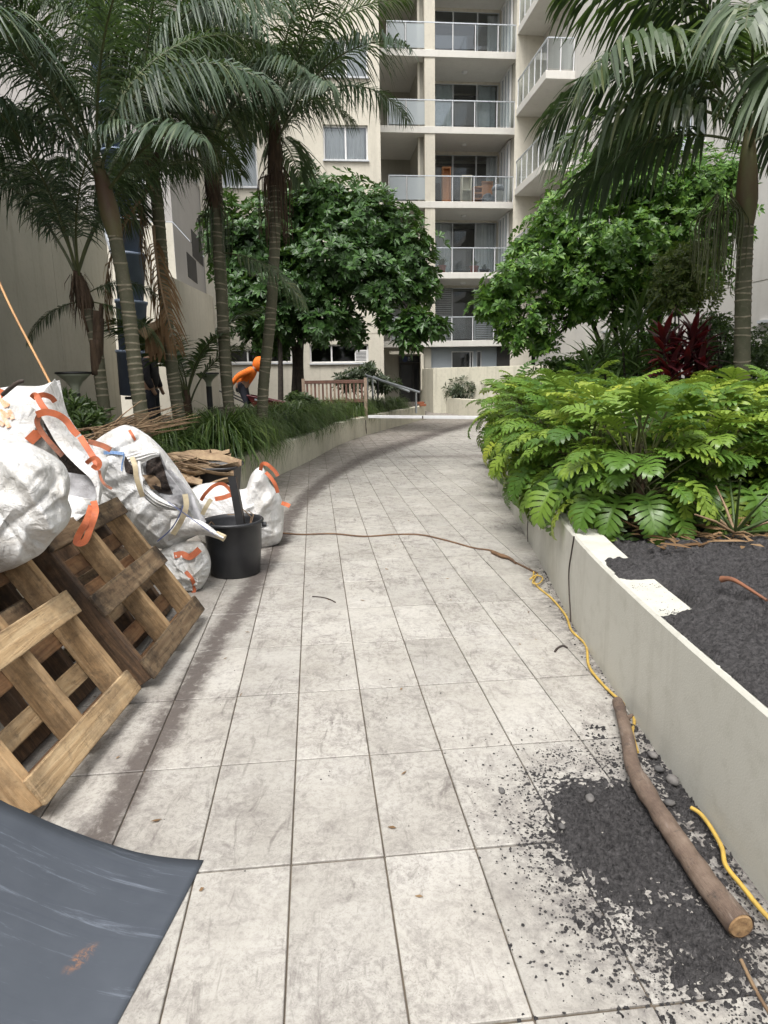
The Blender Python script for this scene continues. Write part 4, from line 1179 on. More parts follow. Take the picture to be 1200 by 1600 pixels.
# orange print on the face
pr = MB()
for k in range(6):
    a0 = [(-4, 622), (4, 628), (-6, 638), (2, 643), (14, 640), (-10, 655)][k]; a1 = [(14, 634), (10, 636), (15, 651), (14, 668), (20, 655), (6, 664)][k]
    ps = [on_bag(K_, a0[0] + (a1[0] - a0[0]) * t, a0[1] + (a1[1] - a0[1]) * t, .012, 4.0) for t in np.linspace(0, 1, 6)]
    rows = []
    for i, p in enumerate(ps):
        tg = (ps[min(i + 1, 5)] - ps[max(i - 1, 0)]).normalized(); s = tg.cross((p - CAM).normalized()).normalized()
        rows.append([p - s * .012, p + s * .012])
    pr.grid(rows)
pr.build('print', M['orange_print'], ub, True)
st = MB(); st.tube(spline([PY(4, 617, 3.86), PY(18, 605, 3.84), PY(28, 598, 3.83), PY(37, 595, 3.82)], 4), [.012] * 12 + [.004], 6)
tag(st.build('twig', M['cord_d'], None, True), 'dark twig poking out of the top of the highest bag', 'twig')

# front bag on the first pallet
fbg = thing('bulk_bag', 'plump greyed white bulk bag slumped over the pale pallet at the left edge', 'bulk bag', (0, 0, 0), 0, 'white bulk bags heaped left of the path')
bag_body('fb', fbg, [(-150, 740), (-70, 705), (-20, 698), (10, 693), (37, 690), (62, 700), (90, 716), (104, 732), (108, 752), (104, 775), (110, 792), (104, 812), (86, 830), (66, 856), (40, 872), (0, 890), (-60, 905), (-150, 890)], (5, 795), 2.98, .30, 'bag_dirty', 8, .04, power=.36)
m = MB(); m.tube(spline([PY(85, 775, 2.86), PY(92, 784, 2.84), PY(102, 787, 2.84)], 4), [.012] * 8 + [.008], 6); m.build('toggle', M['strap_dirty'], fbg, True)

# middle bag, torn open, with the spout hanging out
mbg = thing('bulk_bag', 'white bulk bag torn open with beige webbing and blue stitching, left of the bucket', 'bulk bag', (0, 0, 0), 0, 'white bulk bags heaped left of the path')
bag_body('mb', mbg, [(135, 705), (150, 688), (178, 670), (200, 664), (225, 676), (250, 697), (275, 728), (298, 762), (312, 785), (320, 812), (312, 832), (292, 842), (284, 852), (262, 857), (240, 852), (215, 838), (190, 800), (160, 780), (140, 750)], (225, 765), 5.0, .30, 'bag', 21, .042, power=.42)
Km = ['mb']
def patch(name, parent, keys, poly, mat, lift=.012, crump=.0, n=10):
    """a flap or hole lying on the face of a bag; poly given as left and right edges"""
    L_, R_ = poly
    A = spline([(x, y, 0) for x, y in L_], n); B = spline([(x, y, 0) for x, y in R_], n)
    k = min(len(A), len(B)); rows = []
    for i in range(k):
        row = []
        for j in range(9):
            q = A[i].lerp(B[i], j / 8); p = on_bag(keys, q.x, q.y, lift, 4.8)
            p = p - (p - CAM).normalized() * crump * (noise.noise(p * 14) + .5)
            row.append(p)
        rows.append(row)
    m = MB(); m.grid(rows)
    return m.build(name, M[mat], parent, True)
patch('mouth', mbg, Km, ([(196, 712), (194, 724), (196, 738)], [(206, 711), (210, 726), (208, 742)]), 'mulch_and_hole_shade', .014)  # dark patches laid on the bag paint the shade inside its holes
patch('torn_lining', mbg, Km, ([(226, 716), (224, 735), (236, 758), (256, 780), (276, 792)], [(250, 708), (262, 735), (280, 758), (296, 780), (306, 800)]), 'bag_in', .016, .045)
patch('mouth', mbg, Km, ([(230, 716), (228, 732), (232, 752), (248, 770)], [(249, 711), (256, 730), (262, 752), (270, 772)]), 'mulch_and_hole_shade', .035, .035)
patch('contents', mbg, Km, ([(222, 742), (228, 752), (236, 764)], [(240, 742), (250, 752), (252, 768)]), 'sheath', .04, .03)
sheet('torn_flap', mbg, [PY(258, 735, 4.6), PY(272, 752, 4.58), PY(288, 775, 4.56), PY(298, 800, 4.54), PY(312, 826, 4.5)], [PY(266, 733, 4.7), PY(285, 752, 4.68), PY(300, 770, 4.66), PY(308, 790, 4.62), PY(322, 815, 4.55)], 'bag_in', 8, 8, bow=-.03, crump=.02, seed=31)
sheet('spout', mbg, [PY(268, 812, 4.56), PY(290, 808, 4.52), PY(318, 816, 4.48), PY(340, 832, 4.45), PY(351, 838, 4.44)], [PY(262, 846, 4.60), PY(285, 838, 4.56), PY(318, 836, 4.5), PY(338, 841, 4.46), PY(347, 844, 4.44)], 'bag', 10, 8, bow=.05, crump=.03, seed=33)
m = MB(); m.tube([PY(338, 834, 4.44), PY(351, 841, 4.43)], [.022, .026], 8); m.build('spout_end', M['strap_beige'], mbg)
sheet('rolled_edge', mbg, [PY(196, 712, 4.6), PY(215, 706, 4.6), PY(235, 703, 4.62), PY(248, 708, 4.62)], [PY(205, 727, 4.56), PY(222, 724, 4.56), PY(238, 716, 4.58), PY(249, 713, 4.6)], 'bag', 8, 8, crump=.02, bow=.03, seed=36, ruffle=.02)
sheet('fold', mbg, [PY(224, 755, 4.58), PY(240, 770, 4.56), PY(258, 782, 4.56), PY(274, 790, 4.55)], [PY(226, 778, 4.56), PY(244, 792, 4.54), PY(260, 796, 4.54), PY(276, 798, 4.54)], 'bag', 8, 8, crump=.03, bow=.03, seed=38, ruffle=.03)
ribbon('webbing', mbg, [PY(206, 714, 4.54), PY(211, 728, 4.50), PY(213, 745, 4.48), PY(218, 762, 4.48), PY(223, 776, 4.5)], .05, 'strap_beige')
ribbon('webbing', mbg, [PY(217, 718, 4.56), PY(218, 735, 4.52), PY(221, 752, 4.5), PY(222, 768, 4.5)], .025, 'white')
ribbon('webbing', mbg, [PY(289, 772, 4.48), PY(291, 790, 4.47), PY(284, 812, 4.48), PY(270, 835, 4.52)], .055, 'strap_beige')
ribbon('webbing', mbg, [PY(330, 780, 4.46), PY(322, 792, 4.44), PY(316, 804, 4.46)], .045, 'strap_beige')
ribbon('stitching', mbg, [PY(286, 790, 4.45), PY(279, 808, 4.455), PY(266, 828, 4.49), PY(246, 846, 4.53)], .012, 'stitch')
ribbon('stitching', mbg, [PY(262, 784, 4.5), PY(285, 800, 4.46), PY(310, 818, 4.44), PY(336, 836, 4.42)], .008, 'stitch')
ribbon('blue_tape', mbg, [on_bag(Km, 162, 708, .016, 4.7), on_bag(Km, 176, 707, .016, 4.7), on_bag(Km, 194, 709, .016, 4.7)], .035, 'blue_print')
ribbon('blue_tape', mbg, [on_bag(Km, 194, 712, .016, 4.7), on_bag(Km, 191, 724, .016, 4.7), on_bag(Km, 190, 736, .016, 4.7)], .014, 'blue_print')
ribbon('strap', mbg, [on_bag(Km, 202, 672, .014, 4.8), on_bag(Km, 207, 680, .014, 4.8), on_bag(Km, 211, 688, .014, 4.8)], .03, 'strap')
# bag behind the bucket
rb = thing('bulk_bag', 'white bulk bag standing behind the black bucket with its orange lifting loop stuck up', 'bulk bag', (0, 0, 0), 0, 'white bulk bags heaped left of the path')
bag_body('rb', rb, [(290, 770), (312, 757), (345, 754), (370, 764), (386, 762), (393, 742), (404, 730), (413, 733), (422, 755), (437, 773), (443, 797), (441, 838), (428, 852), (410, 858), (380, 862), (330, 852), (298, 820)], (375, 805), 6.15, .26, 'bag', 41, .03, power=.42)
ribbon('lifting_loop', rb, [PY(407, 735, 5.95), PY(410, 725, 5.92), PY(418, 726, 5.9), PY(430, 737, 5.9), PY(434, 744, 5.9)], .05, 'strap')
ribbon('lifting_loop', rb, [PY(415, 738, 5.93), PY(422, 745, 5.9), PY(430, 757, 5.9), PY(434, 770, 5.92)], .05, 'strap')
ribbon('lifting_loop', rb, [PY(440, 786, 5.95), PY(447, 788, 5.9), PY(453, 791, 5.88)], .055, 'strap')
ribbon('lifting_loop', rb, [PY(314, 782, 5.8), PY(322, 770, 5.78), PY(336, 758, 5.78), PY(350, 757, 5.8), PY(364, 772, 5.82), PY(376, 796, 5.84)], .045, 'strap')
ribbon('strap', rb, [PY(336, 780, 5.78), PY(350, 777, 5.78), PY(364, 772, 5.8)], .06, 'strap')
# small squashed bag under the torn one
sb = thing('bulk_bag', 'small squashed dirty bulk bag with orange straps low down between pallet and bucket', 'bulk bag', (0, 0, 0), 0, 'white bulk bags heaped left of the path')
bag_body('sb', sb, [(248, 862), (270, 850), (300, 846), (318, 850), (328, 870), (329, 888), (321, 908), (302, 930), (285, 932), (262, 925), (246, 890)], (288, 888), 4.85, .16, 'bag_dirty', 51, .03, power=.42)
Ks = ['sb']
ribbon('strap', sb, [on_bag(Ks, 272, 868, .012, 4.7), on_bag(Ks, 285, 866, .012, 4.7), on_bag(Ks, 297, 870, .02, 4.7), on_bag(Ks, 312, 858, .03, 4.7)], .07, 'strap')
ribbon('strap', sb, [on_bag(Ks, 290, 893, .012, 4.7), on_bag(Ks, 300, 905, .012, 4.7), on_bag(Ks, 304, 918, .012, 4.7), on_bag(Ks, 302, 927, .012, 4.7)], .04, 'strap')
# the hidden core of the heap: one more bag at the back
hb = thing('bulk_bag', 'white bulk bag wedged behind the pallets between highest bag and torn bag', 'bulk bag', (0, 0, 0), 0, 'white bulk bags heaped left of the path')
bag_body('hb', hb, [(-40, 760), (40, 740), (120, 735), (180, 740), (215, 780), (235, 840), (225, 900), (150, 960), (0, 980), (-60, 900)], (95, 850), 5.05, .3, 'bag_dirty', 61, .03)

# ================================================================== BUCKET, TUBS, POST
bc = PY(368, 885, 5.2); bc.z = 0
bk = thing('bucket', 'large black plastic builders bucket with wire handle beside the white bags', 'bucket', bc)
zr = PY(370, 811, 5.2).z
m = MB(); rt, rb_ = .230, .195
m.lathe([(0, .004), (rb_ - .01, .0), (rb_, .012), (rb_ + .016, zr * .45), (rb_ + .021, zr * .47), (rt - .008, zr - .03), (rt + .008, zr - .026), (rt + .014, zr - .012), (rt + .008, zr), (rt - .006, zr - .002), (rt - .014, zr - .03), (rb_ - .01, .02), (0, .018)], 56)
m.build('shell', M['blackplastic'], bk, True)
for s in (-1, 1):
    m = MB(); m.tube([(s * (rt), 0, zr - .045), (s * (rt + .035), 0, zr - .045)], .02, 10); m.build('lug', M['blackplastic'], bk)
m = MB(); m.tube(spline([(-rt - .03, 0, zr - .045), (-rt - .03, .1, zr - .08), (-.16, .2, zr - .12), (0, .235, zr - .13), (.16, .2, zr - .12), (rt + .03, .1, zr - .08), (rt + .03, 0, zr - .045)], 6), .0045, 6); m.build('handle', M['steel'], bk, True)
m = MB()
for k in range(4):
    a = rnd(0, 6.28); m.tube([(.12 * math.cos(a), .12 * math.sin(a), zr - .12), (.17 * math.cos(a + .5), .17 * math.sin(a + .5), zr - .02 + rnd(0, .05)), (.2 * math.cos(a + 1.1), .2 * math.sin(a + 1.1), zr + rnd(-.02, .05))], .004, 4)
m.build('wire_scraps', M['stalk'], bk)
a, b = PY(379, 850, 5.17), PY(361, 746, 5.17); b.y += .05; a.z = .05
a.x = b.x + (PY(377, 826, 5.17).x - b.x) * (b.z - a.z) / (b.z - PY(377, 826, 5.17).z)
pt = thing('post', 'short black square steel post standing up out of the black bucket', 'post', a)
m = MB(); d = b - a
w = .03
for (xa, xb, ya, yb) in ((-w, w, -w, -w + .004), (-w, w, w - .004, w), (-w, -w + .004, -w + .004, w - .004), (w - .004, w, -w + .004, w - .004)):
    m.add([Vector((x, y, 0)) + d * t for t in (0, 1) for x, y in ((xa, ya), (xb, ya), (xb, yb), (xa, yb))], [(3, 2, 1, 0), (4, 5, 6, 7), (0, 1, 5, 4), (1, 2, 6, 5), (2, 3, 7, 6), (3, 0, 4, 7)])
m.build('shaft', M['blackmetal'], pt)
tc = PY(330, 770, 7.25); tc.z = 0
tb = thing('tub', 'black rectangular tub full of dry palm sheaths behind the torn bag', 'tub', tc)
zt_ = PY(360, 728, 7.1).z
def rrect(w, d, r, z, n=6):
    out = []
    for cx, cy, a0 in ((w - r, d - r, 0), (-w + r, d - r, 90), (-w + r, -d + r, 180), (w - r, -d + r, 270)):
        for k in range(n + 1):
            a = R(a0 + 90 * k / n); out.append(Vector((cx + r * math.cos(a), cy + r * math.sin(a), z)))
    return out
m = MB(); rows = [rrect(.25, .23, .1, 0), rrect(.31, .29, .12, zt_ - .04), rrect(.33, .31, .13, zt_ - .035), rrect(.34, .32, .13, zt_ - .012), rrect(.33, .31, .13, zt_), rrect(.30, .28, .12, zt_ - .01), rrect(.24, .22, .1, .05)]
rows = [r_ + [r_[0]] for r_ in rows]; m.grid(rows); m.f.append(tuple(range(6 * len(rows[0]), 7 * len(rows[0]) - 1))); m.m.append(0)
m.build('shell', M['blackplastic'], tb, True)
random.seed(5)
for k in range(15):
    m = MB(); x0 = rnd(-.38, .12); y0 = rnd(-.38, .2); L_ = rnd(.35, .65); z0 = zt_ + rnd(-.05, .08) - max(0, -.22 - y0) * .9; rows = []
    hd = rnd(-.5, .3)
    for i in range(9):
        t = i / 8; c = Vector((x0 + (t - .5) * L_ * math.cos(hd), y0 + (t - .5) * L_ * math.sin(hd), z0 + .06 * math.sin(t * 3.1 + k) + .03 * noise.noise((t * 3, k, 0)))); wd = .085 * math.sin(math.pi * (.12 + .8 * t)) * rnd(.6, 1.3)
        rows.append([c + Vector((-math.sin(hd), math.cos(hd), 0)) * wd * math.cos(f_) + Vector((0, 0, .03)) * math.sin(f_ * 1.7 + k) for f_ in np.linspace(.2, 2.9, 7)])
    m.grid(rows); s = m.build('dry_sheath', M['sheath'], None, False)
    s.parent = tb; solid(s, .004)

# dry frond heap: long stalks lying across the bed
random.seed(21)
hp = thing('frond_heap', 'heap of dry brown palm frond stalks lying on the bed behind the white bags', 'dry fronds')
def stalk(px0, py0, y0, px1, py1, y1, r=.008):
    a, b = PY(px0, py0, y0), PY(px1, py1, y1); m = MB(); mid = a.lerp(b, .5) + Vector((0, 0, rnd(-.03, .05)))
    m.tube(spline([a, mid, b], 5), [r * (1 - .07 * i) for i in range(11)], 5)
    m.build('stalk', M['stalk' if random.random() < .8 else 'sheath'], hp, True)
for k in range(46):
    t = rnd(0, 1)
    stalk(105 + rnd(-15, 60) + t * 30, 690 - t * 8 + rnd(-14, 10), 5.9 + rnd(-.3, .4), 235 + rnd(-10, 75) + t * 10, 640 + t * 32 + rnd(-12, 6), 7.6 + rnd(-.4, .4), rnd(.006, .012))
for k in range(22):
    stalk(270 + rnd(-20, 30), 708 + rnd(0, 42), 6.9, 345 + rnd(-15, 15), 735 + rnd(-14, 18), 7.0, rnd(.004, .008))
stalk(150, 690, 6.2, 222, 625, 7.2, .011)

# cane leaning up out of the high bag
a, b = PY(77, 596, 4.22), PY(-45, 335, 4.6); a2 = a + (a - b) * .25
m = MB(); m.tube(spline([a2, a, a.lerp(b, .5) + Vector((-.02, 0, -.015)), b], 6), [.0075] * 19, 7)
tag(m.build('cane', M['bamboo'], None, True), 'thin orange brown cane leaning up from behind the highest bag', 'cane')

# ================================================================== RUBBER SHEET
prof = [(-.60, .004), (-.70, .02), (-.80, .05), (-.90, .098), (-1.0, .152), (-1.09, .205), (-1.19, .27), (-1.30, .37), (-1.38, .47), (-1.44, .58)]
pp = spline([(x, 0, z) for x, z in prof], 4)
rows = []
for p in pp:
    s = (-.60 - p.x)
    top = 1.905 - .06 * min(1, s * 1.6)
    rows.append([(p.x - .20 * t * .55 - .02 * t * t, top - 1.05 * t, p.z * (1 + .05 * t) + .004 * noise.noise((s * 4, t * 4, 0))) for t in np.linspace(0, 1, 24)])
m = MB(); m.grid(rows)
rs = m.build('rubber_sheet', M['rubber'], None, True); solid(rs, .006, 1)
tag(rs, 'scratched blue grey rubber sheet curling up at the bottom left, with a rust smear', 'rubber sheet')

# ================================================================== LOG, CORDS, SOIL
c = [PZ(965, 1096, .045), PZ(980, 1150, .05), PZ(990, 1200, .055), PZ(1025, 1262, .05), PZ(1060, 1315, .048), PZ(1105, 1380, .045), PZ(1158, 1448, .042)]
lp = spline(c, 10)
n_ = len(lp)
lg = thing('log', 'bent bare brown branch with a sawn end lying on the spilt soil', 'log')
vs, fs = [], []
m = MB(); rad = []
for i in range(n_):
    t = i / (n_ - 1); rad.append(.0245 + .013 * t + .002 * noise.noise((i * .35, 0, 0)) + (.004 if abs(t - .42) < .04 else 0))
m.tube(lp, rad, 20)
m.v = [tuple(Vector(p) + Vector((0, 0, .0)) + Vector((noise.noise(Vector(p) * 16), noise.noise(Vector(p) * 16 + Vector((9, 0, 0))), noise.noise(Vector(p) * 16 + Vector((0, 9, 0))))) * .0025) for p in m.v]
m.f.pop(); m.m.pop()
m.build('bark', M['log'], lg, True)
e_, d_ = Vector(lp[-1]), (Vector(lp[-1]) - Vector(lp[-2])).normalized()
m = MB(); m.tube([e_ - d_ * .004, e_ + d_ * .003], [rad[-1] - .002, rad[-1] - .006], 20); m.build('sawn_end', M['cut'], lg)
m = MB(); m.tube([Vector(lp[6]) + Vector((.02, 0, .01)), Vector(lp[6]) + Vector((.045, .01, .02))], [.012, .006], 7); m.build('knot', M['log'], lg)

def cord(name, pix, r, mat, label, cat, z=None, n=8, sides=7):
    m = MB(); pts = [PZ(px, py, (z or r) ) for px, py in pix]
    m.tube(spline(pts, n), r, sides)
    return tag(m.build(name, M[mat], None, True), label, cat)
cord('extension_cord', [(834, 893), (836, 912), (862, 935), (884, 962), (893, 985), (915, 1008), (920, 1040), (938, 1065), (958, 1085), (985, 1108), (991, 1128), (988, 1146), (996, 1175)], .0072, 'cord_y', 'yellow extension cord running along the foot of the planter wall beyond the log', 'cord')
cord('extension_cord', [(1080, 1262), (1095, 1272), (1112, 1295), (1128, 1325), (1134, 1352), (1160, 1385), (1188, 1420), (1215, 1448)], .0075, 'cord_y', 'yellow cord end coming out of the soil between the log and the planter wall', 'cord', .034)
cord('vine', [(432, 832), (470, 835), (520, 834), (570, 838), (620, 835), (660, 836), (700, 845), (740, 856), (770, 861), (800, 876), (826, 889), (840, 896)], .008, 'cord_b', 'thin brown vine lying across the path from the bags to the planter wall', 'vine')
m = MB(); m.tube(spline([PZ(768, 862, .012), PZ(782, 868, .02), PZ(796, 872, .02), PZ(806, 880, .012)], 5), [.01, .016, .02, .018, .016, .018, .02, .018, .016, .014, .012, .012, .012, .011, .01, .01], 6)
tag(m.build('root_clump', M['cord_b'], None, True), 'small ragged root clump on the brown vine', 'root')
m = MB(); m.tube(spline([PZ(828, 905, .02), PZ(838, 899, .03), PZ(848, 903, .03), PZ(842, 912, .025), PZ(832, 910, .03), PZ(840, 897, .02)], 5), .0055, 6)
tag(m.build('cord_knot', M['cord_y'], None, True), 'knotted loop of cord where the brown vine meets the yellow cord', 'cord')
m = MB(); xw = lx(RW, 4.1) - .006
def onwall(px, py):
    v = ray(px, py); x = 1.14
    for _ in range(6): p = CAM + v * (x / v.x); x = lx(RW, p.y) - .008
    return p
m.tube(spline([onwall(897, 838), onwall(893, 862), onwall(889, 890), onwall(889, 920), onwall(891, 955), onwall(892, 978)], 5), .0045, 5)
tag(m.build('hanging_wire', M['cord_d'], None, True), 'dark wire hanging down the planter wall below the yellow green leaf', 'wire')
m = MB(); m.tube(spline([onwall(826, 800), onwall(824, 830), onwall(826, 862), onwall(827, 880)], 5), .004, 5)
tag(m.build('hanging_wire', M['cord_d'], None, True), 'thin dark wire hanging down the far shaded part of the planter wall', 'wire')
cord('twig', [(867, 1018), (872, 1012), (880, 1009), (886, 1012)], .006, 'cord_d', 'short forked black twig on the tiles near the yellow cord', 'twig')
cord('twig', [(488, 932), (502, 933), (514, 936), (524, 941)], .004, 'cord_d', 'thin curved dark twig on the tiles in the middle of the path', 'twig')
cord('twig', [(1158, 1500), (1172, 1530), (1188, 1560), (1204, 1585)], .005, 'stalk', 'pale straw stalk at the bottom right corner', 'twig')
m = MB(); a, b = PZ(1128, 905, .66), PZ(1198, 938, .64)
m.tube(spline([a, a.lerp(b, .3) + Vector((0, 0, .02)), b], 6), [.016, .015, .013, .012, .011, .01, .009, .008, .007, .007, .006, .006, .006], 6)
tag(m.build('dry_stalk', simple('red_brown_stalk', (.22, .09, .045), (.16, .07, .04), 9, .6), None, True), 'red brown dry leaf stalk lying on the black soil in the planter', 'stalk')

# soil spilt on the path: an uneven skin of crumbs, bare where it runs out
def soil_patch():
    st = .0052
    xs = np.arange(.30, 1.098, st); ys = np.arange(1.22, 2.72, st)
    X, Y = np.meshgrid(xs, ys)
    # body of the spill: an ellipse, leaning along the wall, plus tail towards the viewer
    u = (X - .79) / .34; v = (Y - 2.05) / .44
    d1 = 1 - np.sqrt((u + .12 * v) ** 2 + v ** 2)
    u2 = (X - .78 + .3 * (Y - 1.62)) / .30; v2 = (Y - 1.62) / .34
    d2 = .50 * (1 - np.sqrt(u2 ** 2 + v2 ** 2))
    d3 = .45 * (1 - np.abs(X - 1.06) / .13) * np.clip((2.75 - Y) / .5, 0, 1) * np.clip((Y - 1.62) / .45, 0, 1)
    d = np.maximum(np.maximum(d1, d2), d3)
    nz = fbm(X * 9, Y * 9, 3, 4) - .5
    n2 = .55 * (fbm(X * 38, Y * 38, 9, 3) - .5) + .6 * (fbm(X * 115, Y * 115, 31, 2) - .5)
    n3 = vnoise(X * 110, Y * 110, 5) - .5
    hgt = .34 * d + .17 * nz + .34 * n2 * (1.0 - .7 * np.clip(d * 2, 0, 1)) + .12 * n3 - .088
    n4 = fbm(X * 75, Y * 75, 23, 2) - .5
    Z = .034 * np.tanh(hgt * 3.0) + np.clip(hgt * 6, 0, 1) * (.034 * n2 + .022 * n4 + .008 * n3)
    Z = np.clip(Z, -.004, .05)
    ny, nx = X.shape
    keep = hgt > -.02
    idx = -np.ones(X.shape, int)
    use = np.zeros(X.shape, bool)
    cell = keep[:-1, :-1] | keep[1:, :-1] | keep[:-1, 1:] | keep[1:, 1:]
    for a_, b_ in ((0, 0), (1, 0), (0, 1), (1, 1)): use[a_:ny - 1 + a_, b_:nx - 1 + b_] |= cell
    idx[use] = np.arange(use.sum())
    vs = np.stack([X[use], Y[use], Z[use]], 1)
    jj, ii = np.nonzero(cell)
    fs = np.stack([idx[jj, ii], idx[jj, ii + 1], idx[jj + 1, ii + 1], idx[jj + 1, ii]], 1)
    m = MB(); m.v = vs.tolist(); m.f = fs.tolist(); m.m = [0] * len(m.f)
    return m, (xs, ys, hgt)
m, (sx_, sy_, sh_) = soil_patch()
so = tag(m.build('spilt_soil', M['soil'], None, False), 'black crumbly soil spilt over the tiles beside the log', 'soil', kind='stuff')
random.seed(8)
def crumbs(n, fn, rmin, rmax, mat, label, name='soil_crumbs'):
    m = MB()
    base = [(0, 0, 1), (.9, 0, .2), (.28, .85, .25), (-.72, .53, .2), (-.7, -.5, .15), (.3, -.85, .2), (0, 0, -.8)]
    fs = [(0, 1, 2), (0, 2, 3), (0, 3, 4), (0, 4, 5), (0, 5, 1), (6, 2, 1), (6, 3, 2), (6, 4, 3), (6, 5, 4), (6, 1, 5)]
    for k in range(n):
        x, y, z = fn(); r = rmin + (rmax - rmin) * random.random() ** 3
        c_, s_ = math.cos(k), math.sin(k); ex, ey, ez = rnd(.7, 1.3), rnd(.7, 1.3), rnd(.55, 1)
        m.add([(x + (vx * c_ - vy * s_) * r * ex, y + (vx * s_ + vy * c_) * r * ey, z + max(0, vz * .8 + .5) * r * ez) for vx, vy, vz in base], fs)
    return tag(m.build(name, M[mat]), label, 'soil', kind='stuff')
def scat():
    while True:
        a = rnd(0, 6.283); q = random.gauss(1.0, .16) if random.random() < .75 else random.gauss(1.2, .35)
        x, y = .80 + .34 * q * math.cos(a), 2.0 + .47 * q * math.sin(a)
        if random.random() < .35: x, y = random.gauss(.82, .16), random.gauss(1.5, .15)
        if .2 < x < 1.08 and 1.2 < y < 2.9: return x, y, .0
crumbs(7000, scat, .001, .0062, 'soil', 'loose soil crumbs scattered over the tiles round the spill')
def scat2():
    x = rnd(-1.0, 1.0); return x, rnd(1.3, 4.5), 0
crumbs(70, scat2, .0015, .006, 'soil', 'a few stray crumbs on the tiles')
def scat3():
    y = rnd(1.3, 5.2); return lx(RW, y) - abs(random.gauss(0, .035)), y, 0
crumbs(700, scat3, .002, .008, 'soil', 'line of soil along the foot of the planter wall')
for (px, py, r, lab) in ((1020, 1178, .018, 'dark pebble by the planter wall, farthest of the three there'), (1051, 1217, .024, 'largest dark pebble, against the planter wall by the log'), (1030, 1200, .016, 'brownish pebble half sunk between log and planter wall'), (922, 1246, .018, 'grey pebble on the middle of the spilt soil'),
                       (784, 1229, .013, 'round dark clod at the left edge of the spilt soil'), (878, 1290, .012, 'tan pebble low on the spilt soil'), (856, 1289, .009, 'small tan pebble left of another on the spilt soil'), (1046, 1253, .017, 'flat pebble in the soil behind the middle of the log')):
    bm = bmesh.new(); bmesh.ops.create_icosphere(bm, subdivisions=2, radius=1)
    for v in bm.verts: v.co = Vector((v.co.x * 1.25, v.co.y * .9, v.co.z * .7)) * (1 + .25 * noise.noise(v.co * 1.3 + Vector((px, 0, 0))))
    me = bpy.data.meshes.new('pebble'); bm.to_mesh(me); bm.free(); me.materials.append(M['pebble']); me.polygons.foreach_set('use_smooth', [True] * len(me.polygons))
    p = PZ(px, py, .025); o = put('pebble', me); o.location = (p.x, p.y, .022 if px > 800 else .008); o.scale = (r, r, r); o.rotation_euler = (0, 0, px)
    tag(o, lab, 'pebble', 'pebbles in the spilt soil')

# fresh black soil heaped in the near end of the planter, spilling over the wall top
def heap():
    st = .0125
    xs = np.arange(1.115, 3.9, st); ys = np.arange(.3, 4.5, st)
    X, Y = np.meshgrid(xs, ys)
    wallx = np.interp(Y, [p[1] for p in RW], [p[0] for p in RW])
    n1 = fbm(X * 2.2, Y * 2.2, 1, 4) - .5; n2 = fbm(X * 11, Y * 11, 2, 4) - .5; n3 = fbm(X * 38, Y * 38, 6, 3) - .5; n4 = vnoise(X * 75, Y * 75, 4) - .5
    Z = .575 + .13 * n1 + .10 * n2 + .05 * n3 + .016 * n4
    Z += .07 * np.exp(-((X - 1.75) ** 2 / .16 + (Y - 2.75) ** 2 / .25)) - .035 * np.exp(-((X - 1.5) ** 2 / .01 + (Y - 3.05) ** 2 / .03))
    ins = X - wallx
    far_edge = 2.98 + .03 * (fbm(X * 14, Y * 14, 12, 3) - .5) * 2 + .12 * np.clip(.25 - ins, -1, 1)
    near_edge = 2.60 + .04 * (fbm(X * 14, Y * 14, 15, 3) - .5) * 2 + .35 * np.clip(ins - .05, 0, .2)
    onled = ins < .205 + .02 * n2
    bare = onled & (Y < far_edge + .15) & (Y > near_edge)
    edge = .012 + .02 * (fbm(X * 22, Y * 22, 18, 3) - .5)
    gap = np.maximum(far_edge + .10 - Y, -9) ; gap = np.minimum(gap, Y - near_edge)   # > 0 inside the bare patch
    sd = np.minimum(np.minimum(-gap, ins - edge), 3.45 + .1 * n2 - Y)
    led_h = .5495 + np.where(sd > 0, .055 * (1 - np.exp(-np.clip(sd, 0, 9) / .07)) + np.clip(sd / .03, 0, 1) * (.03 * n2 + .035 * n3 + .014 * n4), sd * .35) + .004 * n4
    k_ = np.clip((ins - .185) / .05, 0, 1)
    Z = led_h * (1 - k_) + np.maximum(Z, .50) * k_
    Z = np.where(Y > 3.3, Z - .35 * (Y - 3.3) * .35, Z)
    ny, nx = X.shape
    ii = np.arange(ny * nx).reshape(ny, nx)
    m = MB(); m.v = np.stack([X.ravel(), Y.ravel(), Z.ravel()], 1).tolist()
    ok = (ins > .006)
    ok = (ok[:-1, :-1] & ok[1:, :-1] & ok[:-1, 1:] & ok[1:, 1:]).ravel()
    m.f = np.stack([ii[:-1, :-1].ravel(), ii[:-1, 1:].ravel(), ii[1:, 1:].ravel(), ii[1:, :-1].ravel()], 1)[ok].tolist(); m.m = [0] * len(m.f)
    return m
tag(heap().build('heaped_soil', M['soil'], None, True), 'fresh black soil heaped in the planter and over its wall top', 'soil', kind='stuff')
def scat4(): return rnd(1.2, 3.0), rnd(1.2, 3.4), .585
random.seed(3)
def scat5():
    y = random.choice((rnd(2.95, 3.02), rnd(2.6, 2.7), rnd(2.6, 3.0))); return lx(RW, y) + rnd(.02, .18), y, .551
crumbs(200, scat5, .001, .004, 'soil', 'crumbs sprinkled on the bare patch of the wall top')

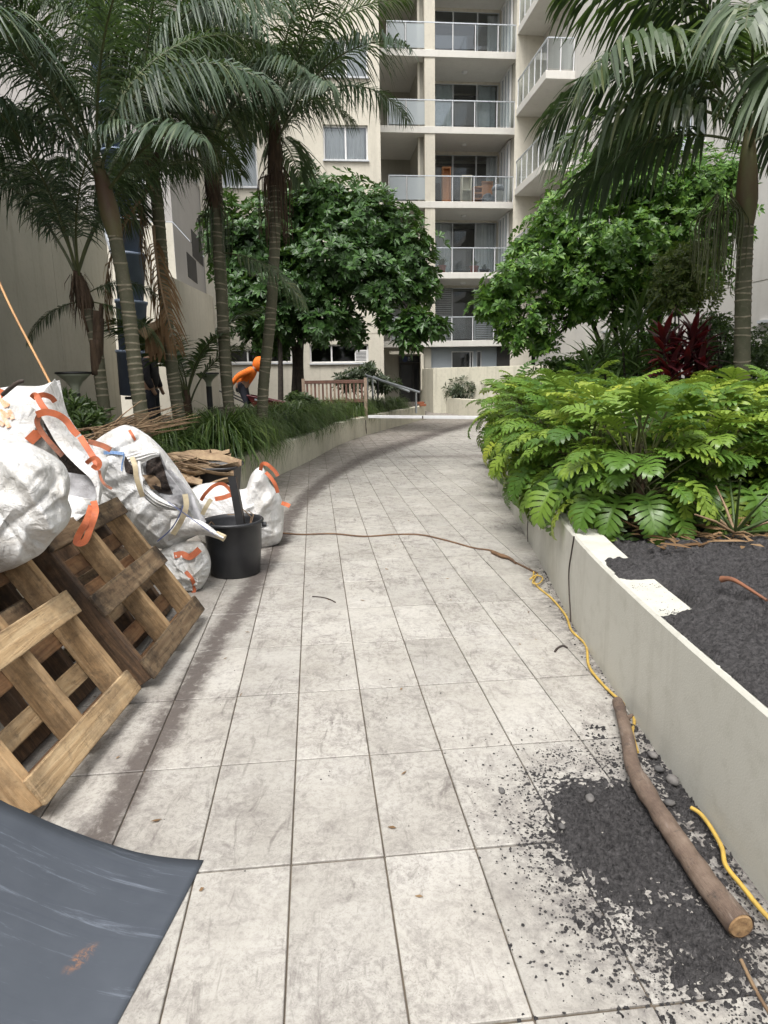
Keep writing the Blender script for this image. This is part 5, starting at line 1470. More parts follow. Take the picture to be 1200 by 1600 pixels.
# ================================================================== FURNITURE ALONG THE BED
# long white aluminium straight edge resting across the path
a, b = PY(576, 651, 17.9), PY(764, 652.5, 16.7)
m = MB(); m.bar(a, b, .10, .075); m2 = thing('straight_edge', 'long white aluminium straight edge lying across from wall to planter', 'straight edge')
bevel(m.build('bar', M['alu'], m2), .006)
m = MB(); m.bar(a.lerp(b, .46) + Vector((0, -.053, 0)), a.lerp(b, .47) + Vector((0, -.053, 0)), .004, .072); m.build('joint', M['cord_d'], m2)
# handrail down to the path
hr = thing('handrail', 'white steel double handrail sloping down behind the grassy bed', 'handrail')
yy = 21.0
def HP(px, py, dy=0): return PY(px, py, yy + dy)
for (p0, p1, p2, dy) in (((570, 585), (582, 590), (656, 613), 0), ((583, 588), (590, 592), (640, 612), 1.1)):
    m = MB(); m.tube(spline([HP(*p0, dy), HP(*p1, dy), HP(*p2, dy)], 6), .035, 8); m.build('rail', M['steel'], hr, True)
for px, p0, dy in ((573.5, 588, 0), (582, 590, 0), (650, 612, 0), (590, 592, 1.1)):
    t = HP(px, p0, dy); m = MB(); m.tube([(t.x, t.y, .4), (t.x, t.y, t.z - .03)], .03, 8); m.build('post', M['steel'] if dy == 0 else M['blackmetal'], hr, True)
for k, (px, lab) in enumerate(((655, 'orange brick on the wall end, lower of two'), (652, 'orange brick on the wall end, upper of two'))):
    p = PY(px, 634, 23.8); m = MB(); me = bevbox_mesh('brick', .23, .11, .076, .004, M['brick']); o = put('brick', me); o.location = (p.x + .12, p.y, .49 + .039 + k * .078); o.rotation_euler = (0, 0, .3 + k * .25)
    tag(o, lab, 'brick', 'loose bricks on the wall end')
# bench seen from behind
bx0, bx1 = PY(474, 600, 18.2), PY(571, 600, 18.2)
bn = thing('bench', 'timber garden bench with upright back slats seen from behind the grass', 'bench', ((bx0.x + bx1.x) / 2, 18.2, .45))
BW = bx1.x - bx0.x; zt_b = PY(520, 594, 18.2).z - .45
m = MB(); m.box(-BW / 2, BW / 2, -.03, .03, zt_b - .09, zt_b); bevel(m.build('top_rail', M['bench'], bn), .008)
m = MB(); m.box(-BW / 2 + .05, BW / 2 - .05, -.025, .025, .42, .50); m.build('bottom_rail', M['bench'], bn)
for s in (-1, 1):
    m = MB(); m.box(s * BW / 2 - .04, s * BW / 2 + .04, -.04, .04, 0, zt_b + .05); m.build('leg', M['bench_pale'], bn)
    m = MB(); m.box(s * BW / 2 - .035, s * BW / 2 + .035, .45, .52, 0, .62); m.build('leg', M['bench'], bn)
    m = MB(); m.box(s * BW / 2 - .04, s * BW / 2 + .04, .042, .54, .622, .66); m.build('armrest', M['bench'], bn)
nsl = 15
for k in range(nsl):
    x = -BW / 2 + .1 + (BW - .2) * k / (nsl - 1); m = MB(); m.box(x - .026, x + .026, -.012, .012, .501, zt_b - .091); m.build('slat', M['bench_pale'] if k % 2 else M['bench'], bn)
for k in range(5):
    m = MB(); m.box(-BW / 2 + .04, BW / 2 - .04, .05 + k * .095, .125 + k * .095, .40, .425); m.build('seat_slat', M['bench'], bn)
# bollard lamps with funnel reflectors
def lamp(px, py, y, lab):
    t = PY(px, py, y); o = thing('bollard_lamp', lab, 'garden lamp', (t.x, t.y, .45), 0, 'funnel topped garden lamps in the bed')
    h = t.z - .45
    m = MB(); m.tube([(0, 0, 0), (0, 0, h - .25)], .055, 14); m.build('post', M['blackmetal'], o, True)
    m = MB(); m.lathe([(.05, h - .25), (.055, h - .18), (.09, h - .12), (.17, h - .045), (.20, h - .02), (.19, h - .02), (.08, h - .11), (.03, h - .15)], 24); m.build('reflector', M['lampglass'], o, True)
    m = MB(); m.lathe([(0, h - .02), (.205, h - .019), (.215, h - .01), (.205, h + .008), (0, h + .014)], 24); m.build('cap', M['blackmetal'], o, True)
    m = MB(); m.lathe([(.03, h - .26), (.028, h - .2), (.012, h - .14), (0, h - .135)], 12); m.build('bulb', M['white'], o, True)
lamp(115, 582, 8.4, 'dark bollard lamp with wide funnel top, the nearer one behind the highest bag')
lamp(325, 583, 13.2, 'dark bollard lamp with funnel top, the farther one among the palm trunks')
# rubbish chute of blue grey plastic sections
cv = thing('debris_chute', 'blue grey plastic rubbish chute of tapered sections hanging behind the ringed palm trunk', 'chute')
yc = 12.4
secs = [((208, 618), (207, 548), .26), ((206, 548), (205, 470), .25), ((204, 470), (203, 396), .25), ((201, 396), (200, 345), .25), ((194, 345), (192, 282), .22), ((184, 282), (178, 236), .2), ((176, 240), (170, 165), .2), ((168, 170), (162, 90), .2), ((160, 95), (154, 10), .2)]
for k, (a, b, r) in enumerate(secs):
    A, B = PY(*a, yc), PY(*b, yc)
    m = MB(); d = (B - A)
    m.tube([A, A + d * .93, A + d * .94, A + d * 1.0], [r * .86, r * 1.03, r * 1.10, r * 1.10], 20, cap=False)
    solid(m.build('section', M['chute' if k % 3 else 'chute'] if k < 4 else M['chute_l'], cv, True), .008)
m = MB(); m.bar(PY(196, 622, yc), PY(222, 622, yc), .05); m.build('foot', M['blackmetal'], cv)
m = MB(); m.tube([PY(160, 347, 17.5), PY(178, 402, 17.5)], .06, 8)
tag(m.build('metal_strip', M['steel'], None, True), 'pale metal strip sloping down the end of the tall wall', 'metal strip')
# ================================================================== PALMS
random.seed(31)
def frond_mesh(name, L, pet, e0, bend, n, ll, lw, droop, seed, mats, bend_pow=1.25, spread=.75, side=0.0):
    rs = random.Random(seed)
    m = MB(); K = 26
    pts, tans = [Vector((0, 0, 0))], []
    for k in range(K):
        s = k / (K - 1); a = e0 - bend * s ** bend_pow
        t = Vector((math.cos(a), side * s, math.sin(a))).normalized(); tans.append(t)
        pts.append(pts[-1] + t * (L / (K - 1)))
    pts = pts[:K]
    m.tube(pts, [.020 * (1 - .88 * k / (K - 1)) + .002 for k in range(K)], 5, 0)
    for k in range(n):
        u = (k + rs.uniform(-.3, .3)) / n; u = min(max(u, 0), 1)
        s = pet + (1 - pet) * u; f = s * (K - 1); i = min(int(f), K - 2)
        p = pts[i].lerp(pts[i + 1], f - i); t = tans[i]
        up = t.cross(Vector((0, 1, 0))) * -1
        if up.z < 0 and abs(t.z) < .95: up = -up
        for sg in (-1, 1):
            if rs.random() < .05: continue
            l = ll * (math.sin(math.pi * (.13 + .84 * u)) ** .65) * rs.uniform(.72, 1.12)
            d = (Vector((0, sg, 0)) * spread + t * (.45 + .45 * u + rs.uniform(-.15, .15)) + up * rs.uniform(-.05, .4)).normalized()
            q = p; rows = []
            wv = (t - d * t.dot(d)).normalized()
            segs = 4
            dr_ = droop * rs.uniform(.6, 1.4)
            for j in range(segs + 1):
                tt = j / segs; w = lw * (.45, 1.0, .9, .6, .06)[j]
                rows.append((q - wv * w / 2, q + wv * w / 2))
                dd = (d + Vector((0, 0, -1)) * dr_ * (tt ** .8) * 2.6).normalized()
                q = q + dd * (l / segs)
                wv = (wv - dd * wv.dot(dd)).normalized()
            b = len(m.v)
            for a_, b_ in rows: m.v += [tuple(a_), tuple(b_)]
            for j in range(segs): m.f.append((b + 2 * j, b + 2 * j + 1, b + 2 * j + 3, b + 2 * j + 2)); m.m.append(1)
    return m.mesh(name, mats)
FR = {}
PM = [M['rachis'], M['palm']]; PB = [M['rachis'], M['palm_b']]
for i in range(2):
    FR['up', i] = frond_mesh('frond', 3.0, .22, R(72), R(80), 84, .80, .024, .75, i, PM if i else PB)
    FR['mid', i] = frond_mesh('frond', 2.9, .20, R(60), R(105), 84, .86, .025, 1.0, 10 + i, PM if i == 0 else PB)
    FR['low', i] = frond_mesh('frond', 2.4, .18, R(36), R(75), 80, .84, .025, 1.2, 20 + i, PM)
    FR['hang', i] = frond_mesh('frond', 2.6, .18, R(-8), R(60), 80, .78, .027, 1.3, 30 + i, PM if i else PB)
    FR['wup', i] = frond_mesh('frond', 3.0, .24, R(75), R(85), 62, 1.05, .050, .8, 40 + i, PM if i else PB)
    FR['wmid', i] = frond_mesh('frond', 3.0, .24, R(52), R(110), 62, 1.12, .052, 1.1, 50 + i, PB if i else PM)
    FR['wlow', i] = frond_mesh('frond', 2.7, .24, R(30), R(85), 60, 1.10, .052, 1.3, 60 + i, PB if i else PM)
    FR['young', i] = frond_mesh('frond', 1.7, .38, R(74), R(62), 34, .50, .034, .35, 70 + i, PB)
DM = [M['stalk'], M['dead']]
FR['dead', 0] = frond_mesh('dead_frond', 2.0, .15, R(-50), R(45), 50, .6, .024, 1.6, 80, DM)
FR['dead', 1] = frond_mesh('dead_frond', 1.6, .15, R(-65), R(35), 40, .5, .02, 1.9, 81, DM)

def put_frond(root, key, az, base, scale=1.0, roll=0.0, name='frond'):
    o = put(name, FR[key], root)
    o.matrix_local = Matrix.Translation(base) @ Matrix.Rotation(az, 4, 'Z') @ Matrix.Rotation(roll, 4, 'X') @ Matrix.Diagonal((scale, scale, scale, 1))
    return o
def palm(label, spine, rad, crown, shaft=.9, seed=0, group='kentia palms in the beds', fam='', scale=1.0, skip=None, ringstep=.075, fibre=False, extra=()):
    rs = random.Random(seed)
    P = spline(spine, 10); base = Vector(P[0])
    root = thing('palm_tree', label, 'palm tree', base, 0, group)
    P = [p - base for p in P]
    d = [0]
    for a, b in zip(P, P[1:]): d.append(d[-1] + (b - a).length)
    T = d[-1]
    # trunk skin with slightly proud leaf scars
    n = int(T / ringstep * 3) + 1; pts, rad_ = [], []
    def at(s):
        j = 0
        while j < len(d) - 2 and d[j + 1] < s: j += 1
        return P[j].lerp(P[j + 1], (s - d[j]) / max(1e-6, d[j + 1] - d[j]))
    for i in range(n + 1):
        s = T * i / n; t = i / n
        r = rad * (1.0 + .35 * max(0, 1 - s / .5) ** 2 - .12 * t) * (1 + .02 * noise.noise((s * 3, seed, 0)))
        if i % 3 == 1: r *= 1.028
        pts.append(at(s)); rad_.append(r)
    m = MB(); m.tube(pts, rad_, 14); m.build('trunk', M['trunk'], root, True)
    k = 0
    sc = MB()
    for i in range(1, n, 3):
        if rs.random() < .22: continue
        c = pts[i] + Vector((0, 0, rs.uniform(-.02, .02))); tg = (pts[min(i + 1, n)] - pts[i - 1]).normalized()
        tilt = Vector((rs.uniform(-.22, .22), rs.uniform(-.22, .22), 0))
        nn = 16; vs = []
        s_ = tg.cross(Vector((0, 1, 0))).normalized(); q_ = tg.cross(s_)
        for lvl, rr in ((-.010, 1.0), (0, 1.05), (.010, 1.0)):
            for a in range(nn):
                an = 2 * math.pi * a / nn
                dv = s_ * math.cos(an) + q_ * math.sin(an)
                vs.append(c + dv * rad_[i] * rr + tg * (lvl + dv.dot(tilt) * rad_[i] * .8))
        sc.add(vs, [(l * nn + a, l * nn + (a + 1) % nn, (l + 1) * nn + (a + 1) % nn, (l + 1) * nn + a) for l in (0, 1) for a in range(nn)])
    tag(sc.build('leaf_scars', M['trunk_scar'], root, True), kind='stuff')
    tip = P[-1]; tdir = (P[-1] - P[-4]).normalized()
    m = MB(); sh = [tip - tdir * .12 + tdir * (shaft + .12) * t for t in np.linspace(0, 1, 9)]
    m.tube(sh, [rad * x for x in (.92, 1.12, 1.25, 1.2, 1.1, 1.0, .85, .7, .5)], 14)
    m.v = [tuple(Vector(v) * (1 + .012 * noise.noise(Vector(v) * 9))) for v in m.v]
    m.build('crownshaft', M['fibre' if fibre else 'crownshaft'], root, True)
    if fibre:
        fb = MB()
        for q in range(90):
            a = rs.uniform(0, 6.28); z0 = rs.uniform(.0, shaft); r0 = rad * 1.1
            p0 = tip + tdir * z0 + Vector((math.cos(a) * r0, math.sin(a) * r0, 0)); l = rs.uniform(.15, .5)
            p1 = p0 + Vector((math.cos(a) * rs.uniform(.02, .09), math.sin(a) * rs.uniform(.02, .09), -l * .5)); p2 = p1 + Vector((rs.uniform(-.04, .04), rs.uniform(-.04, .04), -l * .5))
            w_ = Vector((-math.sin(a), math.cos(a), 0)) * rs.uniform(.003, .012)
            fb.add([p0 - w_, p0 + w_, p1 + w_, p1 - w_, p2], [(0, 1, 2, 3), (3, 2, 4)])
        fb.build('loose_fibres', M['fibre'], root)
    az0 = rs.uniform(0, 6.28); g_ = 2.39996
    for i in range(crown):
        t = i / max(1, crown - 1); kind = 'up' if t < .45 else 'mid' if t < .86 else 'low'
        if fam == 'w': kind = {'up': 'wup', 'mid': 'wmid', 'low': 'wlow', 'hang': 'wlow'}[kind]
        az = az0 + g_ * i + rs.uniform(-.2, .2)
        if skip and skip(az % 6.283, kind): continue
        put_frond(root, (kind, rs.randint(0, 1)), az, tip + tdir * (shaft * (1 - .62 * t)), scale * rs.uniform(.8, 1.0), rs.uniform(-.4, .4))
    for (key, az, dz, sc_, rl) in extra:
        put_frond(root, key, az, tip + tdir * dz, sc_, rl, 'dead_frond' if key[0] == 'dead' else 'frond')
    return root, tip, tdir
def hang_strings(root, base, n, ln, rs, mat='fibre', spread=.25, name='flower_stalks'):
    m = MB()
    for k in range(n):
        a = rs.uniform(0, 6.28); r = spread * rs.uniform(.15, 1); l = ln * rs.uniform(.5, 1)
        p0 = base + Vector((math.cos(a) * .08, math.sin(a) * .08, rs.uniform(-.1, .2)))
        p1 = base + Vector((math.cos(a) * r, math.sin(a) * r, -.12)); p2 = p1 + Vector((rs.uniform(-.04, .04), rs.uniform(-.04, .04), -l))
        m.tube(spline([p0, p1, p1.lerp(p2, .5), p2], 3), [.007] * 5 + [.005] * 5, 4, cap=False)
    m.build(name, M[mat], root)
def Z0(px, y): # foot of a trunk: pixel column at depth y, at bed height
    p = PY(px, 620, y); return Vector((p.x, p.y, .42))
def P3(*a): return PY(*a)
rs = random.Random(5)
KG = 'kentia palms in the left bed'
r_, t_, td_ = palm('short kentia palm with peeling brown leaf bases on its trunk, nearest the tall wall', [Z0(164, 8.5), P3(158, 600, 8.5), P3(150, 540, 8.5), P3(132, 470, 8.5)], .078, 0, .35, 1, KG, fibre=True)
for az, key, s, dz, rl in ((2.3, 'up', .95, .2, .1), (2.9, 'up', .95, .25, .2), (1.9, 'up', 1.05, .3, -.2), (3.5, 'up', .9, .2, .1), (1.2, 'up', 1.0, .3, .2), (4.6, 'up', .9, .28, 0), (.5, 'up', .85, .3, 0), (5.6, 'up', .8, .2, .2), (.1, 'hang', .42, 0, .1), (.6, 'low', .40, .05, 0), (3.2, 'hang', .36, .0, -.1)):
    put_frond(r_, (key, 0 if az < 2.5 else 1), az, t_ + td_ * dz, s, rl)
# split leaf bases clasping its trunk
mb_ = MB()
for k in range(7):
    a = rs.uniform(-3.0, .2); z = -.75 + k * .085; c = Vector((t_.x + .10 + .06 * z, t_.y, t_.z + z))
    rows = [[c + Vector((math.cos(a + f_) * (.10 + .05 * h), math.sin(a + f_) * (.10 + .05 * h), h * .38)) for f_ in np.linspace(-.7 * (1 - .55 * h), .7 * (1 - .55 * h), 5)] for h in np.linspace(-.35, .75, 6)]
    mb_.grid(rows)
solid(mb_.build('leaf_bases', M['fibre'], r_, True), .006)
palm('kentia palm with pale leaf scars, leaning left in front of the blue grey chute', [Z0(224, 8.0), P3(214, 600, 8.0), P3(200, 480, 8.0), P3(182, 380, 8.0), P3(176, 352, 8.0)], .084, 13, .75, 2, KG)
r_, t_, td_ = palm('kentia palm with a large dead brown frond hanging down its trunk', [Z0(284, 9.5), P3(272, 600, 9.5), P3(258, 470, 9.5), P3(247, 330, 9.5), P3(238, 262, 9.5)], .086, 12, .95, 3, KG, fibre=True)
put_frond(r_, ('dead', 0), 3.5, Vector((t_.x + .02, t_.y - .13, t_.z - .25)), 1.0, .2, 'dead_frond')
put_frond(r_, ('dead', 1), 4.6, Vector((t_.x + .0, t_.y - .15, t_.z - .75)), 1.05, .2, 'dead_frond')
put_frond(r_, ('dead', 1), 3.2, Vector((t_.x + .0, t_.y - .12, t_.z - .1)), .9, -.3, 'dead_frond')
m = MB(); b0 = r_.location
sp = spline([P3(256, 455, 9.2) - b0, P3(259, 480, 9.2) - b0, P3(252, 502, 9.18) - b0, P3(236, 512, 9.15) - b0, P3(221, 524, 9.12) - b0], 5)
m.tube(sp, [.02 + .055 * (i / (len(sp) - 1)) ** 1.6 for i in range(len(sp))], 10, cap=False); solid(m.build('dry_sheath', M['sheath'], r_, True), .005)
m = MB()
for k in range(60):
    x = rs.uniform(228, 254); a = P3(x, rs.uniform(508, 530), 9.25) - b0; b = P3(x + rs.uniform(-6, 6), rs.uniform(530, 566), 9.25 + rs.uniform(-.05, .05)) - b0
    w_ = Vector((rs.uniform(.008, .03), 0, 0)); m.add([a - w_, a + w_, b + w_ * .6, b - w_ * .6], [(0, 1, 2, 3)])
m.build('torn_fibre', M['dead'], r_)
r_, t_, td_ = palm('kentia palm with shaggy brown crownshaft, left of the worker in orange', [Z0(362, 10.5), P3(354, 600, 10.5), P3(346, 470, 10.5), P3(338, 350, 10.5), P3(334, 310, 10.5)], .086, 12, .9, 4, KG, fibre=True,
    extra=((('hang', 0), 5.9, -.75, .62, .2),))
hang_strings(r_, t_ + Vector((0, 0, -.15)), 40, .7, rs, 'palm_b', .28)
r_, t_, td_ = palm('kentia palm with a skirt of dead hanging stalks, right of the orange worker', [Z0(404, 11), P3(412, 600, 11), P3(424, 480, 11), P3(430, 360, 11), P3(430, 280, 11)], .09, 15, 1.0, 5, KG, fibre=True)
hang_strings(r_, t_ + Vector((0, 0, .1)), 80, 1.0, rs, 'fibre', .26)
palm('kentia palm outside the left edge, its fronds hanging in at the top left', [(-5.0, 6.6, .42), (-4.95, 6.6, 2.4), (-4.9, 6.5, 4.5)], .10, 15, .9, 6, KG)
palm('kentia palm far back outside the left edge, its fronds showing at the upper left', [(-6.3, 9.4, .42), (-6.25, 9.4, 2.5), (-6.2, 9.3, 4.7)], .09, 14, .9, 7, KG)
palm('kentia palm behind the grassy bed whose crown fills the top of the frame', [PY(358, 620, 13) - Vector((0, 0, .8)), PY(347, 420, 13), PY(338, 220, 13)], .08, 9, .9, 8, KG)
yp = thing('young_palm', 'trunkless young kentia palm with upright fronds between two thick trunks', 'palm tree', Z0(292, 10.8), 0, KG)
m = MB(); m.tube([(0, 0, -.1), (0, 0, .5), (0, 0, .95)], [.10, .08, .05], 10); m.build('stem', M['fibre'], yp, True)
for k in range(10):
    put_frond(yp, ('young', k % 2), k * 2.4, Vector((0, 0, .6 + .03 * k)), rs.uniform(.85, 1.15), rs.uniform(-.3, .3))
# right palm, broad drooping leaflets
def rskip(az, kind): return False
r_, t_, td_ = palm('kentia palm with ringed trunk and broad drooping fronds at the right edge', [Vector((4.80, 9.0, .5)), Vector((4.73, 9, 1.5)), Vector((4.66, 9, 2.5)), Vector((4.61, 9, 3.45))], .105, 0, 1.0, 9, 'kentia palm in the right planter', ringstep=.082)
for az, key, s, dz, rl in ((2.75, 'wmid', 1.0, 1.05, .1), (3.15, 'wlow', 1.0, .92, -.1), (3.6, 'wmid', 1.0, .9, .2), (2.4, 'wlow', .95, .8, .2), (4.2, 'wmid', .95, .9, 0), (3.3, 'wup', 1.0, 1.0, 0), (4.8, 'wlow', .9, .8, 0), (2.0, 'wmid', 1, .95, 0),
                           (5.4, 'wmid', .9, .9, 0), (.2, 'wlow', .9, .8, 0), (.9, 'wmid', .9, .9, 0), (1.5, 'wup', 1.0, 1.0, 0), (5.9, 'wup', .95, 1.0, 0), (4.4, 'wlow', 1.0, .72, 0), (2.95, 'wup', 1.1, 1.0, .2)):
    put_frond(r_, (key, 1 if az > 3 else 0), az, t_ + td_ * dz, s, rl)
hang_strings(r_, t_ + Vector((-.35, -.1, .05)), 60, .9, rs, 'rachis', .35)
palm('kentia palm outside the right edge, its fronds hanging in at the top right', [(6.6, 7.6, .5), (6.6, 7.6, 2.5), (6.6, 7.6, 4.4)], .10, 13, .95, 12, 'kentia palm in the right planter', fam='w')

# ================================================================== TREES AND SHRUBS
def leafy(blobs, nros, leaves, ll, lw, seed, mat, up=.45, inner=.35):
    rs = random.Random(seed); m = MB()
    vol = [b[3] * b[4] * b[5] for b in blobs]; tot = sum(v ** (2 / 3) for v in vol)
    for b, v in zip(blobs, vol):
        cnt = int(nros * v ** (2 / 3) / tot)
        for _ in range(cnt):
            d = Vector((rs.gauss(0, 1), rs.gauss(0, 1), rs.gauss(0, 1))).normalized()
            rr = 1 - inner * rs.random() ** 1.6
            lump = 1 + .55 * noise.noise(d * 2.4 + Vector((b[0], b[1], b[2])))
            c = Vector((b[0] + d.x * b[3] * rr * lump, b[1] + d.y * b[4] * rr * lump, b[2] + d.z * b[5] * rr * lump))
            ax = (d * .8 + Vector((0, 0, .6)) + Vector((rs.uniform(-.4, .4), rs.uniform(-.4, .4), rs.uniform(-.3, .3)))).normalized()
            s = ax.cross(Vector((0, 0, 1)))
            if s.length < .1: s = Vector((1, 0, 0))
            s.normalize(); q = ax.cross(s)
            for k in range(leaves):
                a = 6.283 * (k + rs.uniform(-.25, .25)) / leaves
                out = s * math.cos(a) + q * math.sin(a)
                dr = (out + ax * (up + rs.uniform(-.3, .35))).normalized(); w = dr.cross(ax).normalized()
                l = ll * rs.uniform(.65, 1.15); wd = lw * rs.uniform(.8, 1.15)
                nrm = w.cross(dr)
                p0 = c + dr * l * .12; p1 = c + dr * l * .62; p2 = c + dr * l - Vector((0, 0, l * .10))
                m.add([p0, p1 + w * wd / 2 + nrm * wd * .12, p2, p1 - w * wd / 2 + nrm * wd * .12], [(0, 1, 2), (0, 2, 3)])
    return m
def limbs(root, mat, foot, forks, r0, blobs, seed):
    rs = random.Random(seed)
    m = MB(); pts = spline([foot] + forks, 6)
    m.tube(pts, [r0 * (1.15 - .55 * i / (len(pts) - 1)) for i in range(len(pts))], 10); m.build('trunk', M[mat], root, True)
    top = Vector(forks[-1]); bm_ = MB()
    for b in blobs:
        c = Vector(b[:3]); st = Vector(pts[int(len(pts) * rs.uniform(.55, .98))])
        mid = st.lerp(c, .5) + Vector((rs.uniform(-.15, .15), rs.uniform(-.15, .15), rs.uniform(-.1, .2)))
        sp = spline([st, mid, c], 5); bm_.tube(sp, [r0 * .5 * (1 - .8 * i / (len(sp) - 1)) + .006 for i in range(len(sp))], 6)
        for _ in range(4):
            e = c + Vector((rs.uniform(-1, 1) * b[3], rs.uniform(-1, 1) * b[4], rs.uniform(-1, .8) * b[5])) * .8
            s2 = sp[rs.randint(4, len(sp) - 1)]; bm_.tube([s2, s2.lerp(e, .5) + Vector((0, 0, .06)), e], [r0 * .18, r0 * .12, .006], 5)
    bm_.build('limb', M[mat], root, True)
def BL3(px, py, y, rpx, rpy, ry):
    p = PY(px, py, y); k = y * .98 / F
    return (p.x, p.y, p.z, rpx * k, ry, rpy * k)
# broad dark tree left of centre
yT = 19.5
bl = [BL3(505, 320, yT, 70, 45, 1.2), BL3(580, 350, yT - .3, 65, 50, 1.2), BL3(440, 360, yT + .2, 60, 55, 1.2), BL3(530, 410, yT - .6, 85, 45, 1.3), BL3(630, 400, yT - .5, 48, 50, 1.0), BL3(390, 400, yT, 55, 60, 1.1),
      BL3(460, 450, yT - .4, 75, 42, 1.2), BL3(595, 455, yT - .8, 68, 32, 1.0), BL3(655, 440, yT - .6, 30, 40, .7), BL3(395, 480, yT - .2, 50, 45, 1.0), BL3(500, 500, yT - .6, 48, 36, .9), BL3(430, 520, yT, 50, 35, .9), BL3(350, 370, yT + .4, 30, 60, .9), BL3(545, 515, yT - .5, 26, 24, .5)]
tr = thing('broadleaf_tree', 'dark broad crowned evergreen tree with glossy leaf rosettes over the garden bench', 'tree', (0, 0, 0), 0)
tr.location = PY(470, 612, yT); tr.location.z = .45
off = tr.location
bl = [(b[0] - off.x, b[1] - off.y, b[2] - off.z, b[3], b[4], b[5]) for b in bl]
leafy(bl, 4300, 9, .235, .092, 1, 'tree_dark', .45, .6).build('crown', M['tree_dark'], tr)
limbs(tr, 'bark', Vector((0, 0, 0)), [PY(468, 560, yT) - off, PY(474, 510, yT) - off, PY(490, 440, yT) - off, PY(500, 360, yT) - off], .11, bl, 1)
m = MB(); m.tube(spline([PY(464, 600, yT) - off - Vector((.1, 0, .3)), PY(460, 545, yT) - off, PY(440, 480, yT) - off, PY(415, 410, yT) - off], 5), [.08] * 8 + [.06] * 8, 8); m.build('second_stem', M['bark'], tr, True)
# thin tree behind the barrow
t2 = thing('thin_tree', 'slim dark stemmed tree between the right hand palm trunk and the broad tree', 'tree', (0, 0, 0))
t2.location = PY(437, 612, 18.5); t2.location.z = .45; off = t2.location
b2 = [BL3(430, 500, 18.5, 26, 30, .5), BL3(440, 470, 18.4, 24, 22, .5)]
b2 = [(b[0] - off.x, b[1] - off.y, b[2] - off.z, b[3], b[4], b[5]) for b in b2]
leafy(b2, 170, 8, .22, .09, 2, 'tree_dark').build('crown', M['tree_dark'], t2)
limbs(t2, 'bark', Vector((0, 0, 0)), [PY(438, 560, 18.5) - off, PY(435, 500, 18.5) - off], .075, b2, 3)
# leafy bough hanging over the entrance
bo = thing('hanging_bough', 'dark leafy bough hanging across the entrance below the lowest balcony', 'bough', (0, 0, 0)); bo.location = PY(650, 480, 18.0); off = bo.location
b3 = [BL3(648, 500, 18, 24, 20, .4), BL3(632, 515, 18, 18, 16, .35), BL3(675, 512, 18, 22, 15, .35), BL3(640, 532, 18, 18, 12, .3), BL3(600, 500, 18.1, 10, 14, .3)]
b3 = [(b[0] - off.x, b[1] - off.y, b[2] - off.z, b[3], b[4], b[5]) for b in b3]
leafy(b3, 165, 8, .27, .11, 6, 'tree_dark', .2).build('foliage', M['tree_dark'], bo)
m = MB(); m.tube(spline([PY(610, 450, 18.3) - off, PY(635, 478, 18.1) - off, PY(648, 505, 18) - off, PY(640, 530, 18) - off], 5), [.03] * 8 + [.015] * 8, 6)
m.tube(spline([PY(640, 485, 18.1) - off, PY(672, 508, 18) - off], 3), .014, 5); m.build('branch', M['bark'], bo, True)
# spreading tree on the right
yR = 13.5
bl = [BL3(960, 300, yR, 95, 45, 1.2), BL3(1060, 300, yR, 80, 50, 1.2), BL3(880, 350, yR - .3, 60, 42, 1.0), BL3(940, 385, yR - .5, 85, 42, 1.2), BL3(1035, 375, yR - .3, 80, 45, 1.2), BL3(850, 415, yR - .5, 55, 38, .9), BL3(920, 445, yR - .6, 75, 36, 1.0),
      BL3(1005, 445, yR - .2, 62, 32, .9), BL3(800, 440, yR - .4, 42, 30, .7), BL3(1110, 350, yR, 48, 55, 1.0), BL3(785, 490, yR - .4, 28, 34, .5), BL3(838, 500, yR - .6, 34, 45, .6), BL3(895, 475, yR - .4, 40, 26, .6), BL3(1000, 250, yR, 80, 40, 1.1), BL3(760, 480, yR - .3, 28, 16, .4), BL3(1125, 285, yR, 34, 46, .9), BL3(820, 385, yR, 26, 18, .5), BL3(770, 455, yR - .2, 22, 14, .3), BL3(800, 520, yR - .5, 22, 26, .4), BL3(850, 540, yR - .5, 20, 18, .35), BL3(930, 480, yR - .6, 34, 18, .5), BL3(1040, 470, yR - .3, 46, 24, .6), BL3(1090, 420, yR - .2, 50, 40, .7), BL3(975, 500, yR - .4, 26, 16, .4)]
tr = thing('spreading_tree', 'bright green spreading tree with slanting stems behind the philodendrons', 'tree'); tr.location = PY(1005, 620, yR); tr.location.z = .5; off = tr.location
bl = [(b[0] - off.x, b[1] - off.y, b[2] - off.z, b[3], b[4], b[5]) for b in bl]
leafy(bl, 4600, 8, .155, .066, 4, 'tree_bright', .35, .75).build('crown', M['tree_bright'], tr)
limbs(tr, 'bark', PY(1022, 600, yR) - off, [PY(1022, 540, yR) - off, PY(1025, 480, yR) - off, PY(1010, 400, yR) - off, PY(1000, 330, yR) - off], .11, bl[:2] + bl[4:5] + bl[7:8] + bl[13:14] + bl[16:], 4)
for k, sp in enumerate(([(955, 590), (935, 530), (915, 480), (880, 420)], [(965, 590), (962, 520), (955, 460), (945, 390)], [(1010, 560), (1000, 500), (975, 450), (940, 400)])):
    m = MB(); pts = spline([PY(x, y, yR - .2) - off for x, y in sp], 6); m.tube(pts, [.055 - .03 * i / len(pts) for i in range(len(pts))], 8); m.build('stem', M['bark'], tr, True)
